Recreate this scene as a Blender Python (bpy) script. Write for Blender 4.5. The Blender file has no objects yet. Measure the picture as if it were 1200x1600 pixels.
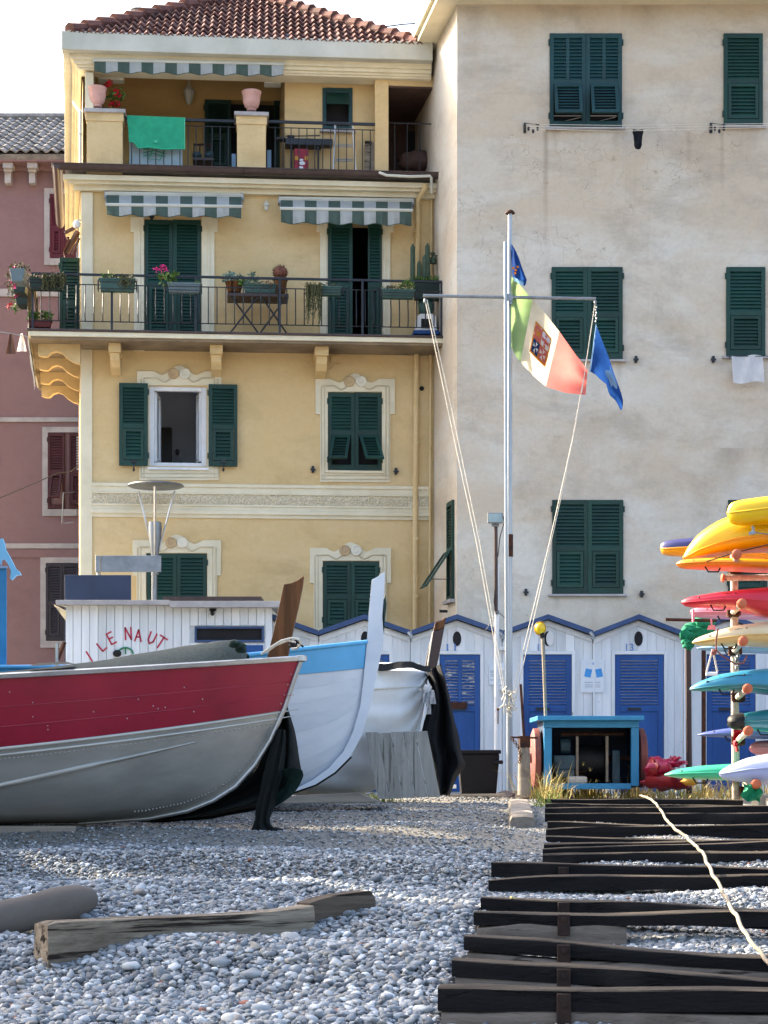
import bpy, bmesh, math, random
import numpy as np
from mathutils import Vector, Matrix, noise as mnoise

rnd = random.Random(11)
sc = bpy.context.scene
R = math.radians

# ---------------------------------------------------------------- camera, light, exposure
F, EYE, HV = 3000.0, 1.6, 1200.0          # focal length in photo pixels, eye height, photo row of the horizon
cam = bpy.data.objects.new('camera', bpy.data.cameras.new('camera'))
sc.collection.objects.link(cam); sc.camera = cam
cam.location = (0, 0, EYE); cam.rotation_euler = (R(90), 0, 0)
cam.data.sensor_fit = 'VERTICAL'; cam.data.sensor_height = 36.0; cam.data.sensor_width = 27.0
cam.data.lens = F / 1600 * 36; cam.data.shift_y = 0.25
cam.data.clip_start = 0.1; cam.data.clip_end = 2000

SUN_EL, SUN_AZ = R(31), R(33)             # low sun, to the left and behind the facades
to_sun = Vector((-math.cos(SUN_AZ) * math.cos(SUN_EL), math.sin(SUN_AZ) * math.cos(SUN_EL), math.sin(SUN_EL)))
world = bpy.data.worlds.new('World'); sc.world = world; world.use_nodes = True
wn = world.node_tree
sky = wn.nodes.new('ShaderNodeTexSky'); sky.sky_type = 'NISHITA'; sky.sun_disc = False
sky.sun_elevation = SUN_EL; sky.sun_rotation = math.atan2(to_sun.x, to_sun.y)
sky.air_density = 1.0; sky.dust_density = 6.0; sky.ozone_density = 1.0
bg = wn.nodes['Background']; bg.inputs['Strength'].default_value = 0.15
wn.links.new(sky.outputs[0], bg.inputs['Color'])
sun = bpy.data.objects.new('sun', bpy.data.lights.new('sun', 'SUN')); sc.collection.objects.link(sun)
sun.data.energy = 3.8; sun.data.angle = R(0.6); sun.data.color = (1.0, 0.87, 0.68)
sun.rotation_euler = to_sun.to_track_quat('Z', 'Y').to_euler()
sun.location = (-20, 20, 20)
sc.view_settings.view_transform = 'Standard'; sc.view_settings.look = 'None'
sc.view_settings.exposure = 2.27; sc.view_settings.gamma = 1.0
sc.view_settings.use_curve_mapping = False

# ---------------------------------------------------------------- helpers: placing
def P(u, v, D):
    "the point at distance D that the photo shows at (u, v)"
    return Vector(((u - 600) * D / F, D, EYE + (HV - v) * D / F))

class Fr:
    "a wall frame: a along the wall to the right, b out of it towards the beach, c height"
    def __init__(s, x0, y0, th=0.0):
        s.o = Vector((x0, y0)); s.ex = Vector((math.cos(th), math.sin(th))); s.n = Vector((math.sin(th), -math.cos(th)))
    def pt(s, a, b, c):
        q = s.o + s.ex * a + s.n * b
        return Vector((q.x, q.y, c))
    def loc(s, u, v, b=0.0):
        k = (u - 600) / F
        y = (b + s.n.dot(s.o)) / (s.n.x * k + s.n.y)
        q = Vector((k * y, y)) - s.o
        return s.ex.dot(q), EYE + (HV - v) * y / F
    def px(s, u, v, b=0.0):
        a, c = s.loc(u, v, b)
        return s.pt(a, b, c)

WLOC = {}
COL = sc.collection
class MB:
    "collects faces, then builds ONE mesh object"
    def __init__(s): s.v = []; s.f = []; s.m = []
    def add(s, pts, faces, mi=0):
        k = len(s.v); s.v += [tuple(p) for p in pts]
        s.f += [[k + i for i in f] for f in faces]; s.m += [mi] * len(faces)
    def box8(s, c, mi=0):
        s.add(c, [(0, 3, 2, 1), (4, 5, 6, 7), (0, 1, 5, 4), (1, 2, 6, 5), (2, 3, 7, 6), (3, 0, 4, 7)], mi)
    def box(s, x0, x1, y0, y1, z0, z1, mi=0, T=None):
        c = [(x0, y0, z0), (x1, y0, z0), (x1, y1, z0), (x0, y1, z0), (x0, y0, z1), (x1, y0, z1), (x1, y1, z1), (x0, y1, z1)]
        if T: c = [T(*p) for p in c]
        s.box8(c, mi)
    def lbox(s, fr, a0, a1, b0, b1, c0, c1, mi=0):
        s.box(a0, a1, b0, b1, c0, c1, mi, fr.pt)
    def fbox(s, fr, u0, v0, u1, v1, b0, b1, mi=0):
        "box whose front face (at b1) covers the photo rectangle"
        a0, c1 = fr.loc(u0, v0, b1); a1, c0 = fr.loc(u1, v1, b1)
        a0b, c1b = fr.loc(u0, v1, b1); a1b, c1c = fr.loc(u1, v0, b1)
        s.box((a0 + a0b) / 2, (a1 + a1b) / 2, b0, b1, (c0 + c1b) / 2, (c1 + c1c) / 2, mi, fr.pt)
    def tube(s, pts, r, n=8, mi=0, caps=True):
        pts = [Vector(p) for p in pts]; rs = r if isinstance(r, (list, tuple)) else [r] * len(pts)
        rings = []; prev = None
        for i, p in enumerate(pts):
            d = (pts[min(i + 1, len(pts) - 1)] - pts[max(i - 1, 0)]).normalized()
            if prev is None:
                a = d.cross(Vector((0, 0, 1)))
                if a.length < 1e-3: a = d.cross(Vector((0, 1, 0)))
            else: a = prev - d * prev.dot(d)
            a.normalize(); prev = a; b = d.cross(a)
            rings.append([p + (a * math.cos(6.2832 * k / n) + b * math.sin(6.2832 * k / n)) * rs[i] for k in range(n)])
        fs = []
        for i in range(len(pts) - 1):
            for k in range(n):
                fs.append((i * n + k, i * n + (k + 1) % n, (i + 1) * n + (k + 1) % n, (i + 1) * n + k))
        if caps: fs += [tuple(reversed(range(n))), tuple((len(pts) - 1) * n + k for k in range(n))]
        s.add([q for ring in rings for q in ring], fs, mi)
    def lathe(s, c, prof, n=16, mi=0):
        c = Vector(c); vs = []
        for r_, z_ in prof:
            vs += [c + Vector((r_ * math.cos(6.2832 * k / n), r_ * math.sin(6.2832 * k / n), z_)) for k in range(n)]
        fs = [(i * n + k, i * n + (k + 1) % n, (i + 1) * n + (k + 1) % n, (i + 1) * n + k) for i in range(len(prof) - 1) for k in range(n)]
        fs += [tuple(reversed(range(n))), tuple((len(prof) - 1) * n + k for k in range(n))]
        s.add(vs, fs, mi)
    def ell(s, c, r, nu=12, nv=8, mi=0, wob=0.0):
        c = Vector(c); vs = []
        for j in range(nv + 1):
            th = math.pi * j / nv
            for i in range(nu):
                ph = 6.2832 * i / nu
                d = Vector((math.sin(th) * math.cos(ph), math.sin(th) * math.sin(ph), math.cos(th)))
                k = 1 + wob * mnoise.noise(d * 1.7 + c)
                vs.append(c + Vector((d.x * r[0], d.y * r[1], d.z * r[2])) * k)
        s.add(vs, [(j * nu + i, (j + 1) * nu + i, (j + 1) * nu + (i + 1) % nu, j * nu + (i + 1) % nu) for j in range(nv) for i in range(nu)], mi)
    def grid(s, rows, mi=0):
        m = len(rows[0])
        mif = mi if callable(mi) else None
        k = len(s.v); s.v += [tuple(p) for r_ in rows for p in r_]
        for j in range(len(rows) - 1):
            for i in range(m - 1):
                s.f.append([k + j * m + i, k + j * m + i + 1, k + (j + 1) * m + i + 1, k + (j + 1) * m + i])
                s.m.append(mif(j, i) if mif else mi)
    def prism(s, poly, off, mi=0):
        off = Vector(off); n = len(poly); poly = [Vector(p) for p in poly]
        s.add(poly + [p + off for p in poly],
              [tuple(range(n)), tuple(reversed(range(n, 2 * n)))] + [(i, n + i, n + (i + 1) % n, (i + 1) % n) for i in range(n)], mi)
    def build(s, name, mats, parent=None, smooth=None, bevel=0, mod=None):
        if not isinstance(mats, (list, tuple)): mats = [mats]
        me = bpy.data.meshes.new(name)
        V = np.array(s.v, dtype=float); c = (V.min(0) + V.max(0)) / 2
        if parent is None: c[2] = V[:, 2].min()
        me.from_pydata([tuple(p) for p in (V - c)], [], s.f)
        for m_ in mats: me.materials.append(m_)
        me.polygons.foreach_set('material_index', s.m)
        bm = bmesh.new(); bm.from_mesh(me); bmesh.ops.recalc_face_normals(bm, faces=bm.faces); bm.to_mesh(me); bm.free()
        if smooth is not None:
            me.shade_smooth(); me.set_sharp_from_angle(angle=R(smooth))
        o = bpy.data.objects.new(name, me); COL.objects.link(o)
        put(o, c, parent)
        if bevel:
            b = o.modifiers.new('bevel', 'BEVEL'); b.width = bevel; b.segments = 2; b.limit_method = 'ANGLE'; b.angle_limit = R(40)
        return o

def put(o, c, parent):
    if parent is not None:
        o.parent = parent; pw = WLOC[parent.name]
        o.location = (c[0] - pw[0], c[1] - pw[1], c[2] - pw[2])
    else: o.location = tuple(c)
    WLOC[o.name] = tuple(c)
def tag(o, label=None, cat=None, group=None, kind=None):
    for k, v in (('label', label), ('category', cat), ('group', group), ('kind', kind)):
        if v: o[k] = v
    return o
def thing(name, label, cat, loc, group=None):
    o = bpy.data.objects.new(name, None); COL.objects.link(o); o.empty_display_size = 0.2
    put(o, tuple(loc), None)
    return tag(o, label, cat, group)
def inst(src, name, c, parent, rot=None, scale=None):
    "another object sharing src's mesh"
    o = bpy.data.objects.new(name, src.data if hasattr(src, 'data') else src); COL.objects.link(o); put(o, c, parent)
    if rot: o.rotation_euler = rot
    if scale: o.scale = scale
    return o
def text_mesh(txt, size, depth=0.002):
    cu = bpy.data.curves.new('lettering', 'FONT'); cu.body = txt; cu.size = size; cu.extrude = depth
    cu.align_x = 'CENTER'; cu.align_y = 'CENTER'
    o = bpy.data.objects.new('lettering', cu); COL.objects.link(o)
    me = bpy.data.meshes.new_from_object(o.evaluated_get(bpy.context.evaluated_depsgraph_get()))
    bpy.data.objects.remove(o); bpy.data.curves.remove(cu)
    return me
def lin(h):
    c = [int(h[i:i + 2], 16) / 255 for i in (0, 2, 4)]
    return tuple(x / 12.92 if x <= .04045 else ((x + .055) / 1.055) ** 2.4 for x in c)

# ---------------------------------------------------------------- helpers: materials
class NT:
    def __init__(s, name):
        s.m = bpy.data.materials.new(name); s.m.use_nodes = True; s.t = s.m.node_tree
        s.b = s.t.nodes['Principled BSDF']
        tc = s.n('ShaderNodeTexCoord'); oi = s.n('ShaderNodeObjectInfo')
        sc_ = s.n('ShaderNodeVectorMath', operation='SCALE'); s.l(oi.outputs['Random'], sc_.inputs['Scale']); sc_.inputs[0].default_value = (37, 23, 51)
        ad = s.n('ShaderNodeVectorMath', operation='ADD'); s.l(tc.outputs['Object'], ad.inputs[0]); s.l(sc_.outputs[0], ad.inputs[1])
        s.co = ad.outputs[0]; s.rand = oi.outputs['Random']; s.gen = tc.outputs['Generated']
    def n(s, t, **kw):
        x = s.t.nodes.new(t)
        for k, v in kw.items(): setattr(x, k, v)
        return x
    def l(s, a, b): s.t.links.new(a, b)
    def noise(s, scale, detail=4, rough=.6, stretch=(1, 1, 1), dist=0.0):
        mp = s.n('ShaderNodeMapping'); mp.inputs['Scale'].default_value = stretch; s.l(s.co, mp.inputs[0])
        x = s.n('ShaderNodeTexNoise'); x.inputs['Scale'].default_value = scale; x.inputs['Detail'].default_value = detail
        x.inputs['Roughness'].default_value = rough; x.inputs['Distortion'].default_value = dist
        s.l(mp.outputs[0], x.inputs['Vector']); return x.outputs['Fac']
    def ramp(s, fac, stops):
        x = s.n('ShaderNodeValToRGB'); e = x.color_ramp.elements
        while len(e) < len(stops): e.new(.5)
        for el, (p, c) in zip(e, stops): el.position = p; el.color = (*c, 1) if len(c) == 3 else c
        s.l(fac, x.inputs[0]); return x.outputs[0]
    def val(s, fac, a, b): return s.ramp(fac, [(a, (0, 0, 0)), (b, (1, 1, 1))])
    def mix(s, fac, a, b, mode='MIX'):
        x = s.n('ShaderNodeMix', data_type='RGBA', blend_type=mode)
        for val_, i in ((fac, 0), (a, 6), (b, 7)):
            if hasattr(val_, 'links'): s.l(val_, x.inputs[i])
            elif i == 0: x.inputs[0].default_value = val_
            else: x.inputs[i].default_value = (*val_, 1)
        return x.outputs[2]
    def bump(s, h, strength=.3, dist=.01):
        x = s.n('ShaderNodeBump'); x.inputs['Strength'].default_value = strength; x.inputs['Distance'].default_value = dist
        s.l(h, x.inputs['Height']); s.l(x.outputs[0], s.b.inputs['Normal'])
    def fin(s, col, rough=.7, metal=0, spec=.3):
        if hasattr(col, 'links'): s.l(col, s.b.inputs['Base Color'])
        else: s.b.inputs['Base Color'].default_value = (*col, 1)
        if hasattr(rough, 'links'): s.l(rough, s.b.inputs['Roughness'])
        else: s.b.inputs['Roughness'].default_value = rough
        s.b.inputs['Metallic'].default_value = metal; s.b.inputs['Specular IOR Level'].default_value = spec
        return s.m
MATS = {}
def mat(name, col, col2=None, scale=5, rough=.7, bump=.15, bscale=50, metal=0, stretch=(1, 1, 1), rv=0.0, chip=None, spec=.3, lo=.35, hi=.65, bd=.004):
    if isinstance(col, str): col = lin(col)
    if isinstance(col2, str): col2 = lin(col2)
    if col2 is None: col2 = tuple(c * .75 for c in col)
    s = NT(name)
    c = s.ramp(s.noise(scale, 6, .65, stretch), [(lo, col2), (hi, col)])
    if rv:
        h = s.n('ShaderNodeHueSaturation'); mr = s.n('ShaderNodeMapRange'); mr.inputs['To Min'].default_value = 1 - rv; mr.inputs['To Max'].default_value = 1 + rv
        s.l(s.rand, mr.inputs[0]); s.l(mr.outputs[0], h.inputs['Value']); s.l(c, h.inputs['Color']); c = h.outputs[0]
    if chip:
        cc = lin(chip[0]) if isinstance(chip[0], str) else chip[0]
        c = s.mix(s.val(s.noise(chip[1], 5, .7, chip[3] if len(chip) > 3 else (1, 1, 1)), chip[2], chip[2] + .03), c, cc)
    if bump: s.bump(s.noise(bscale, 3, .6, stretch), bump, bd)
    m = s.fin(c, rough, metal, spec); MATS[name] = m; return m
def cloth(name, col, trans=.5, col2=None):
    if isinstance(col, str): col = lin(col)
    s = NT(name); c = s.ramp(s.noise(6, 4), [(.3, col2 or tuple(x * .85 for x in col)), (.7, col)])
    s.fin(c, .9, 0, .1)
    tr = s.n('ShaderNodeBsdfTranslucent'); s.l(c, tr.inputs[0]); mx = s.n('ShaderNodeMixShader'); mx.inputs[0].default_value = trans
    s.l(s.b.outputs[0], mx.inputs[1]); s.l(tr.outputs[0], mx.inputs[2])
    s.l(mx.outputs[0], s.t.nodes['Material Output'].inputs[0]); return s.m

STREAKS = [(853, 205, 440, 6, .45), (1076, 205, 290, 6, .25), (868, 201, 260, 9, .25), (962, 203, 250, 8, .2), (700 + 40, 10, 120, 25, .25), (1128, 198, 330, 5, .3), (866, 565, 640, 8, .25), (968, 563, 660, 7, .25), (1010, 8, 60, 40, .35), (1140, 700, 790, 30, .35), (870, 932, 960, 8, .3), (900, 10, 45, 60, .2)]
def plaster(name, base, light, dark, rust, k=1.0, cracks=.5, drip=.4, streaks=()):
    s = NT(name)
    base, light, dark, rust = [lin(x) for x in (base, light, dark, rust)]
    c = s.mix(s.val(s.noise(.42, 7, .66, (1, 1, 1.9), .35), .42, .62), base, light)
    c = s.mix(s.mix(1.0, s.val(s.noise(.75, 9, .74, (1, 1, 1.7), .3), .50, .68), (k * .75,) * 3, 'MULTIPLY'), c, dark)
    c = s.mix(s.mix(1.0, s.val(s.noise(.33, 7, .7), .60, .72), (k * .7,) * 3, 'MULTIPLY'), c, rust)
    c = s.mix(s.mix(1.0, s.val(s.noise(1.6, 5, .7, (1, 1, .06)), .56, .74), (drip,) * 3, 'MULTIPLY'), c, dark)
    c = s.mix(s.mix(1.0, s.val(s.noise(14, 6, .75), .45, .7), (.3 * k,) * 3, 'MULTIPLY'), c, dark)
    if cracks:
        vo = s.n('ShaderNodeTexVoronoi', feature='DISTANCE_TO_EDGE'); vo.inputs['Scale'].default_value = 3.2
        mp = s.n('ShaderNodeVectorMath', operation='ADD')
        nz = s.n('ShaderNodeTexNoise'); nz.inputs['Scale'].default_value = 5; s.l(s.co, nz.inputs['Vector'])
        sm = s.n('ShaderNodeVectorMath', operation='SCALE'); sm.inputs['Scale'].default_value = .35; s.l(nz.outputs['Color'], sm.inputs[0])
        s.l(s.co, mp.inputs[0]); s.l(sm.outputs[0], mp.inputs[1]); s.l(mp.outputs[0], vo.inputs['Vector'])
        ln = s.ramp(vo.outputs['Distance'], [(0, (1, 1, 1)), (.018, (0, 0, 0))])
        ln = s.mix(1.0, ln, s.val(s.noise(.5, 3), .52, .6), 'MULTIPLY')
        c = s.mix(s.mix(1.0, ln, (cracks,) * 3, 'MULTIPLY'), c, tuple(x * .45 for x in dark))
    if streaks:       # rain marks under the ledges and brackets, where they run on this wall
        g = s.n('ShaderNodeNewGeometry'); xyz = s.n('ShaderNodeSeparateXYZ'); s.l(g.outputs['Position'], xyz.inputs[0]); wob = s.noise(2.5, 3)
        def M_(op, a, b=None, c_=None):
            x = s.n('ShaderNodeMath', operation=op)
            for i, q in enumerate((a, b, c_)):
                if q is None: continue
                if hasattr(q, 'links'): s.l(q, x.inputs[i])
                else: x.inputs[i].default_value = q
            return x.outputs[0]
        for u, v0, v1, w, kk in streaks:
            x0 = (u - 600) * 28.6 / F; z0, z1 = [EYE + (HV - v) * 28.6 / F for v in (v0, v1)]; ww = w * 28.6 / F
            dx = M_('ABSOLUTE', M_('SUBTRACT', xyz.outputs['X'], M_('MULTIPLY_ADD', wob, ww * .8, x0 - ww * .4)))
            mk = M_('MULTIPLY', M_('SMOOTH_MIN', M_('MAXIMUM', M_('SUBTRACT', 1.0, M_('DIVIDE', dx, ww)), 0.0), 1.0, .1), M_('MULTIPLY', M_('LESS_THAN', xyz.outputs['Z'], z0), M_('MAXIMUM', M_('DIVIDE', M_('SUBTRACT', xyz.outputs['Z'], z1), z0 - z1), 0.0)))
            c = s.mix(M_('MULTIPLY', mk, kk), c, lin('6E5C48'))
    s.bump(s.noise(28, 6, .75), .35, .012)
    m = s.fin(c, .92, 0, .15); return m

def grainy(name, col, col2, crack, top=None, rough=.88, axis=0, cl=.61):
    s = NT(name); st = [1, 1, 1]; st[axis] = .05 if axis != 2 else .03; st[1] = 1 if axis != 2 else .05; st2 = [1, 1, 1]; st2[axis] = .25
    c = s.ramp(s.noise(16, 6, .7, st, .4), [(.3, lin(col2)), (.7, lin(col))])
    c = s.mix(s.val(s.noise(3, 6, .75, st2, .5), .5, .66), c, lin(col2))
    cr = s.val(s.noise(24, 4, .6, st, .12), cl, cl + .07)
    c = s.mix(cr, c, lin(crack))
    if top:       # upward faces painted lighter, for wear and the sunlit rim
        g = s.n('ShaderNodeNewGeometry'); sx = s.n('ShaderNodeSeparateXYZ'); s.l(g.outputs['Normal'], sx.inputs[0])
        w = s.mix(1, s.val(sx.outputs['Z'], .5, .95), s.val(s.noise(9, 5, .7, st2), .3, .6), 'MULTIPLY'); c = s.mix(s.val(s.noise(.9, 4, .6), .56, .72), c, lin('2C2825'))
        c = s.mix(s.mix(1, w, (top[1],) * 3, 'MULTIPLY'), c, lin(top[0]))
    h = s.mix(.5, s.noise(22, 5, .7, st, .5), s.noise(60, 3, .7, st2)); s.bump(s.mix(.6, h, cr, 'SUBTRACT'), .9, .012)
    return s.fin(c, rough, 0, .15)

def pxmat():  # all plain materials
    G = {}
    G['yellow'] = plaster('yellow_plaster', 'CBB182', 'D2BB90', 'B0976B', 'C5A268', .75, 0, .3)
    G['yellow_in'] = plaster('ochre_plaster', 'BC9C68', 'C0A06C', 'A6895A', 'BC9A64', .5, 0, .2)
    G['grey'] = plaster('weathered_plaster', 'C1B39F', 'CAC5BA', '9C9183', 'BE9E80', .75, .45, .3, STREAKS)
    G['pink'] = plaster('rose_plaster', '7F6769', '826A6C', '705A5C', '786062', .7, 0, .3)
    G['white_wall'] = mat('rendered_wall', 'B9B5AC', '9A968E', 1.2, .9, .3, 30)
    G['cream'] = mat('cream_stucco', 'DAD2BA', 'CCC3A8', 2.2, .9, .25, 40)
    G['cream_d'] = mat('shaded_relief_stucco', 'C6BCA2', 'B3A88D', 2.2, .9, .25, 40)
    G['scroll_t'] = mat('tan_scroll', 'BDA582', 'AC9472', 4, .9, .2, 40)
    G['scroll_w'] = mat('pale_scroll', 'D9D5C6', 'CCC7B6', 4, .9, .2, 40)
    G['trim_grey'] = mat('pale_stone_trim', 'A9A6A6', '928F90', 3, .9, .2, 40)
    G['fascia'] = mat('fascia_paint', 'C2C2B8', 'AFAFA4', 1.5, .85, .1, 30)
    G['green'] = mat('green_shutter_paint', '0C3A31', '082D27', 2.2, .55, .15, 60, rv=.2, spec=.4)
    G['green2'] = mat('dull_green_paint', '17392F', '112C25', 3, .6, .15, 60, spec=.4)
    G['teal'] = mat('blue_green_paint', '123E42', '0D3235', 3, .55, .15, 60, spec=.4)
    G['maroon'] = mat('maroon_shutter_paint', '5B1F2C', '4A1823', 3, .6, .15, 60)
    G['brownsh'] = mat('brown_shutter_paint', '4A2326', '3A1B1E', 3, .6, .15, 60)
    G['darksh'] = mat('slate_shutter_paint', '35323A', '2A272E', 3, .6, .15, 60)
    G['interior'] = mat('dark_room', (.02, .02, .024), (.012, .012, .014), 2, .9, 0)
    G['room'] = mat('room_wall', 'DCDFE8', 'CED1DA', 2, .9, 0)
    G['brown_metal'] = mat('brown_gutter', '4A3B38', '3A2E2C', 6, .45, .1, 20, .3, spec=.5)
    G['iron'] = mat('railing_iron', '2D3138', '22262C', 9, .5, .1, 60, .4, spec=.5)
    G['tile'] = mat('clay_roof_tile', '70493F', '50352F', 7, .85, .4, 40, rv=.28, chip=('8A8178', 9, .66))
    G['tile_old'] = mat('grey_roof_tile', '8A857E', '605D5A', 6, .85, .4, 40, rv=.25, chip=('8C887E', 8, .62))
    G['awn_g'] = cloth('green_awning_stripe', '4E5F59', .15)
    G['awn_w'] = cloth('white_awning_stripe', 'A9AEAE', .15)
    G['white'] = mat('white_board_paint', 'DDE1E5', 'BFC5CA', 2.2, .6, .2, 40, rv=.07, stretch=(1, 1, .15), chip=('96968F', 11, .68))
    G['white_pl'] = mat('white_plastic', 'D8DADC', 'C8CACC', 3, .4, .03, 40)
    G['blue'] = mat('blue_door_paint', '23508F', '1B437C', 4, .5, .15, 40, rv=.05, stretch=(1, 1, .2), chip=('8FA0BC', 22, .715))
    G['blue_peel'] = mat('peeling_blue_paint', '23508F', '1B437C', 4, .55, .2, 40, rv=.05, chip=('B9B7AC', 9, .565, (.5, 1, 3)))
    G['blue_trim'] = mat('blue_roof_edge_paint', '3A5078', '2F446A', 5, .6, .15, 40, chip=('7E8CA8', 18, .69))
    G['navy'] = mat('navy_panel', '2E3A52', '273247', 2, .6, .05, 30)
    G['cyan'] = mat('sky_blue_paint', '2A87B8', '1F77A6', 4, .45, .12, 40, spec=.5, chip=('5FA0BE', 16, .69))
    G['ltblue'] = mat('light_blue_boat_paint', '57A8D6', '4B9AC8', 3, .4, .06, 40, spec=.5)
    G['dolphin'] = mat('pale_blue_dolphin_paint', '84C6E6', '74B6D8', 3, .4, .06, 40, spec=.5)
    G['hullw'] = mat('white_boat_paint', 'D3D8DE', 'BFC6CE', 1.6, .45, .1, 14, stretch=(.3, 1, 1), spec=.45, chip=('AEB4BA', 12, .7))
    G['red'] = mat('crimson_boat_paint', '94122F', '7C0D27', 1.8, .42, .10, 12, spec=.5, chip=('B9A7A4', 11, .735))
    G['alu'] = mat('weathered_aluminium', 'B8B7B1', '96958F', 2.2, .45, .12, 9, .62, stretch=(.25, 1, 1), spec=.5)
    G['alu_l'] = mat('bare_aluminium', 'B9BABA', '9EA0A0', 4, .38, .05, 60, .8)
    G['steel'] = mat('galvanised_steel', '8D9296', '767B80', 5, .45, .08, 60, .7)
    G['mast'] = mat('pale_mast_paint', 'A9B0B6', '8F979E', 3, .35, .04, 40, .25, stretch=(1, 1, .2), spec=.5)
    G['rust'] = mat('rusty_iron', '5A3626', '2E2422', 14, .85, .4, 50, .3)
    G['darkpaint'] = mat('dark_brown_varnish', '3B2622', '2B1B19', 5, .4, .1, 40, stretch=(1, 1, .2), spec=.5)
    G['varnish'] = grainy('varnished_wood', '7A5030', '52351F', '2C1B10', None, .45, 2)
    G['wood'] = mat('weathered_grey_wood', '9B9081', '6B6157', 5, .85, .5, 30, stretch=(.12, 1, 1), rv=.08)
    G['driftwood'] = grainy('sun_bleached_timber', '9C917F', '5C5146', '2A231E', cl=.54)
    G['woodv'] = grainy('grey_board', '94928A', '75726A', '5C5952', None, .85, 2)
    G['log'] = mat('bark_stripped_log', '6C6259', '4E463F', 2.6, .9, .45, 22, stretch=(.35, .35, 1), lo=.3, hi=.7)
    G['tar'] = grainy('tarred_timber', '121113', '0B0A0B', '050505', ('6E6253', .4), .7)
    G['tar_w'] = grainy('bare_timber_face', '7A7168', '544C45', '2A2521')
    G['drift_dark'] = grainy('dark_driftwood', '6A5F54', '443B32', '1E1916', cl=.56)
    G['strap'] = mat('dark_rusty_strap', '35251E', '221A17', 14, .8, .4, 50, .2)
    G['soffit'] = mat('dark_balcony_soffit', '8A7B66', '665A4A', 1.6, .9, .2, 30)  # slab underside in a darker brown than the edge above it
    G['kerb'] = mat('rough_stone', '8D857B', '6C655D', 6, .95, .6, 30, bd=.01)
    G['rope'] = mat('pale_rope', '9C917F', '786E60', 60, .9, .5, 200)
    G['rope_w'] = mat('white_rope', 'D9D3C4', 'BDB6A8', 40, .9, .3, 200)
    G['net'] = mat('dark_green_netting', '0F1817', '070B0A', 60, .9, .4, 160)
    G['net_g'] = mat('green_netting', '17342E', '0D1F1B', 40, .85, .4, 160)
    G['net_k'] = mat('black_netting', '15181C', '0B0D10', 30, .9, .3, 160)
    G['tarp'] = mat('olive_mesh_tarp', '36433F', '202A28', 45, .8, .4, 120)
    G['tarpw'] = mat('white_tarpaulin', 'DFE3E6', 'CFD4D8', 2.5, .55, .2, 14, spec=.4)
    G['bin'] = mat('black_plastic_bin', '090C14', '06080E', 5, .6, .05, 40, spec=.25)
    G['terracotta'] = mat('pink_terracotta', 'C9A097', 'B98E85', 6, .9, .2, 40)
    G['trough'] = mat('green_plastic_trough', '3E5B55', '304A45', 5, .6, .08, 40)
    G['trough_d'] = mat('dark_plastic_trough', '23332F', '1B2926', 5, .6, .08, 40)
    G['trough_g'] = mat('grey_plastic_trough', '66757A', '56656A', 5, .6, .08, 40)
    G['trough_r'] = mat('red_brown_trough', '6B2F2E', '562524', 5, .6, .08, 40)
    G['leaf'] = mat('green_leaf', '5A7A33', '3E5A28', 12, .6, 0, rv=.1)
    G['leaf_d'] = mat('dry_trailing_plant', '5A5B3C', '44442E', 12, .8, 0, rv=.1)
    G['leaf_s'] = mat('grey_succulent', '6E8C7E', '567367', 12, .6, 0)
    G['leaf_r'] = mat('rusty_succulent', '80503F', '5F3B30', 12, .7, 0)
    G['cactus'] = mat('cactus_skin', '465847', '35463A', 8, .7, .3, 60)
    G['flower_r'] = mat('red_petal', 'C4162C', 'A81226', 12, .6, 0)
    G['flower_p'] = mat('pink_petal', 'D63A86', 'C22F78', 12, .6, 0)
    G['grass_y'] = mat('dry_grass', 'C9B674', 'A8945A', 3, .8, 0, rv=.2)
    G['grass_g'] = mat('green_grass', '7E8E42', '667838', 3, .8, 0, rv=.2)
    G['towel'] = mat('green_towel', '2E9C78', '278B6B', 8, .95, .3, 160)
    G['sheet'] = cloth('pale_blue_sheet', 'B9D2DC', .35)
    G['black'] = mat('black_rubber', '121214', '0C0C0E', 5, .6, .05, 40)
    G['blackcloth'] = mat('black_cloth', '14141C', '0D0D13', 9, .9, .2, 60)
    G['whitecloth'] = cloth('white_cloth', 'DADCE0', .3)
    G['glass'] = None
    s = NT('window_glass'); s.fin((.75, .8, .85), .05, 0, .5); s.b.inputs['Transmission Weight'].default_value = .85; G['glass'] = s.m
    G['brownbag'] = mat('brown_cover', '54403A', '463430', 5, .8, .2, 30)
    G['redbag'] = mat('red_paper_bag', '8C2436', '7A1E2E', 4, .5, .1, 30)
    G['yellowprint'] = mat('yellow_print', 'B98A2E', 'A87C28', 4, .5, 0)
    G['magenta'] = mat('magenta_plastic_bag', 'A01446', '8C103C', 6, .35, .25, 30, spec=.6)
    G['crimson'] = mat('dark_red_tarpaulin', '8C1626', '74101E', 6, .45, .25, 30, spec=.5)
    G['fender'] = mat('faded_red_disc', '7E4A44', '6A3C36', 6, .6, .1, 40)
    G['machine'] = mat('machine_green', '3E5560', '2F424C', 6, .6, .1, 40)
    G['amber'] = mat('yellow_lamp_lens', 'D8B400', 'C7A200', 5, .25, .05, 40, spec=.6)
    G['lampglass'] = mat('floodlight_glass', '8EA6AC', '7A9299', 4, .15, .02, 40, spec=.6)
    G['globe'] = mat('white_globe', 'E6E2DA', 'D8D4CC', 4, .3, 0, spec=.5)
    G['greencloth'] = mat('green_fabric', '1E8A62', '15694A', 7, .85, .3, 40)
    G['orangecap'] = mat('orange_pipe_cap', 'C06A4A', 'A6563A', 8, .7, .2, 40)
    G['pipe'] = mat('scuffed_white_pipe', 'C4B9AD', '8F7F74', 9, .6, .2, 40, chip=('7A4A3C', 12, .60))
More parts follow.
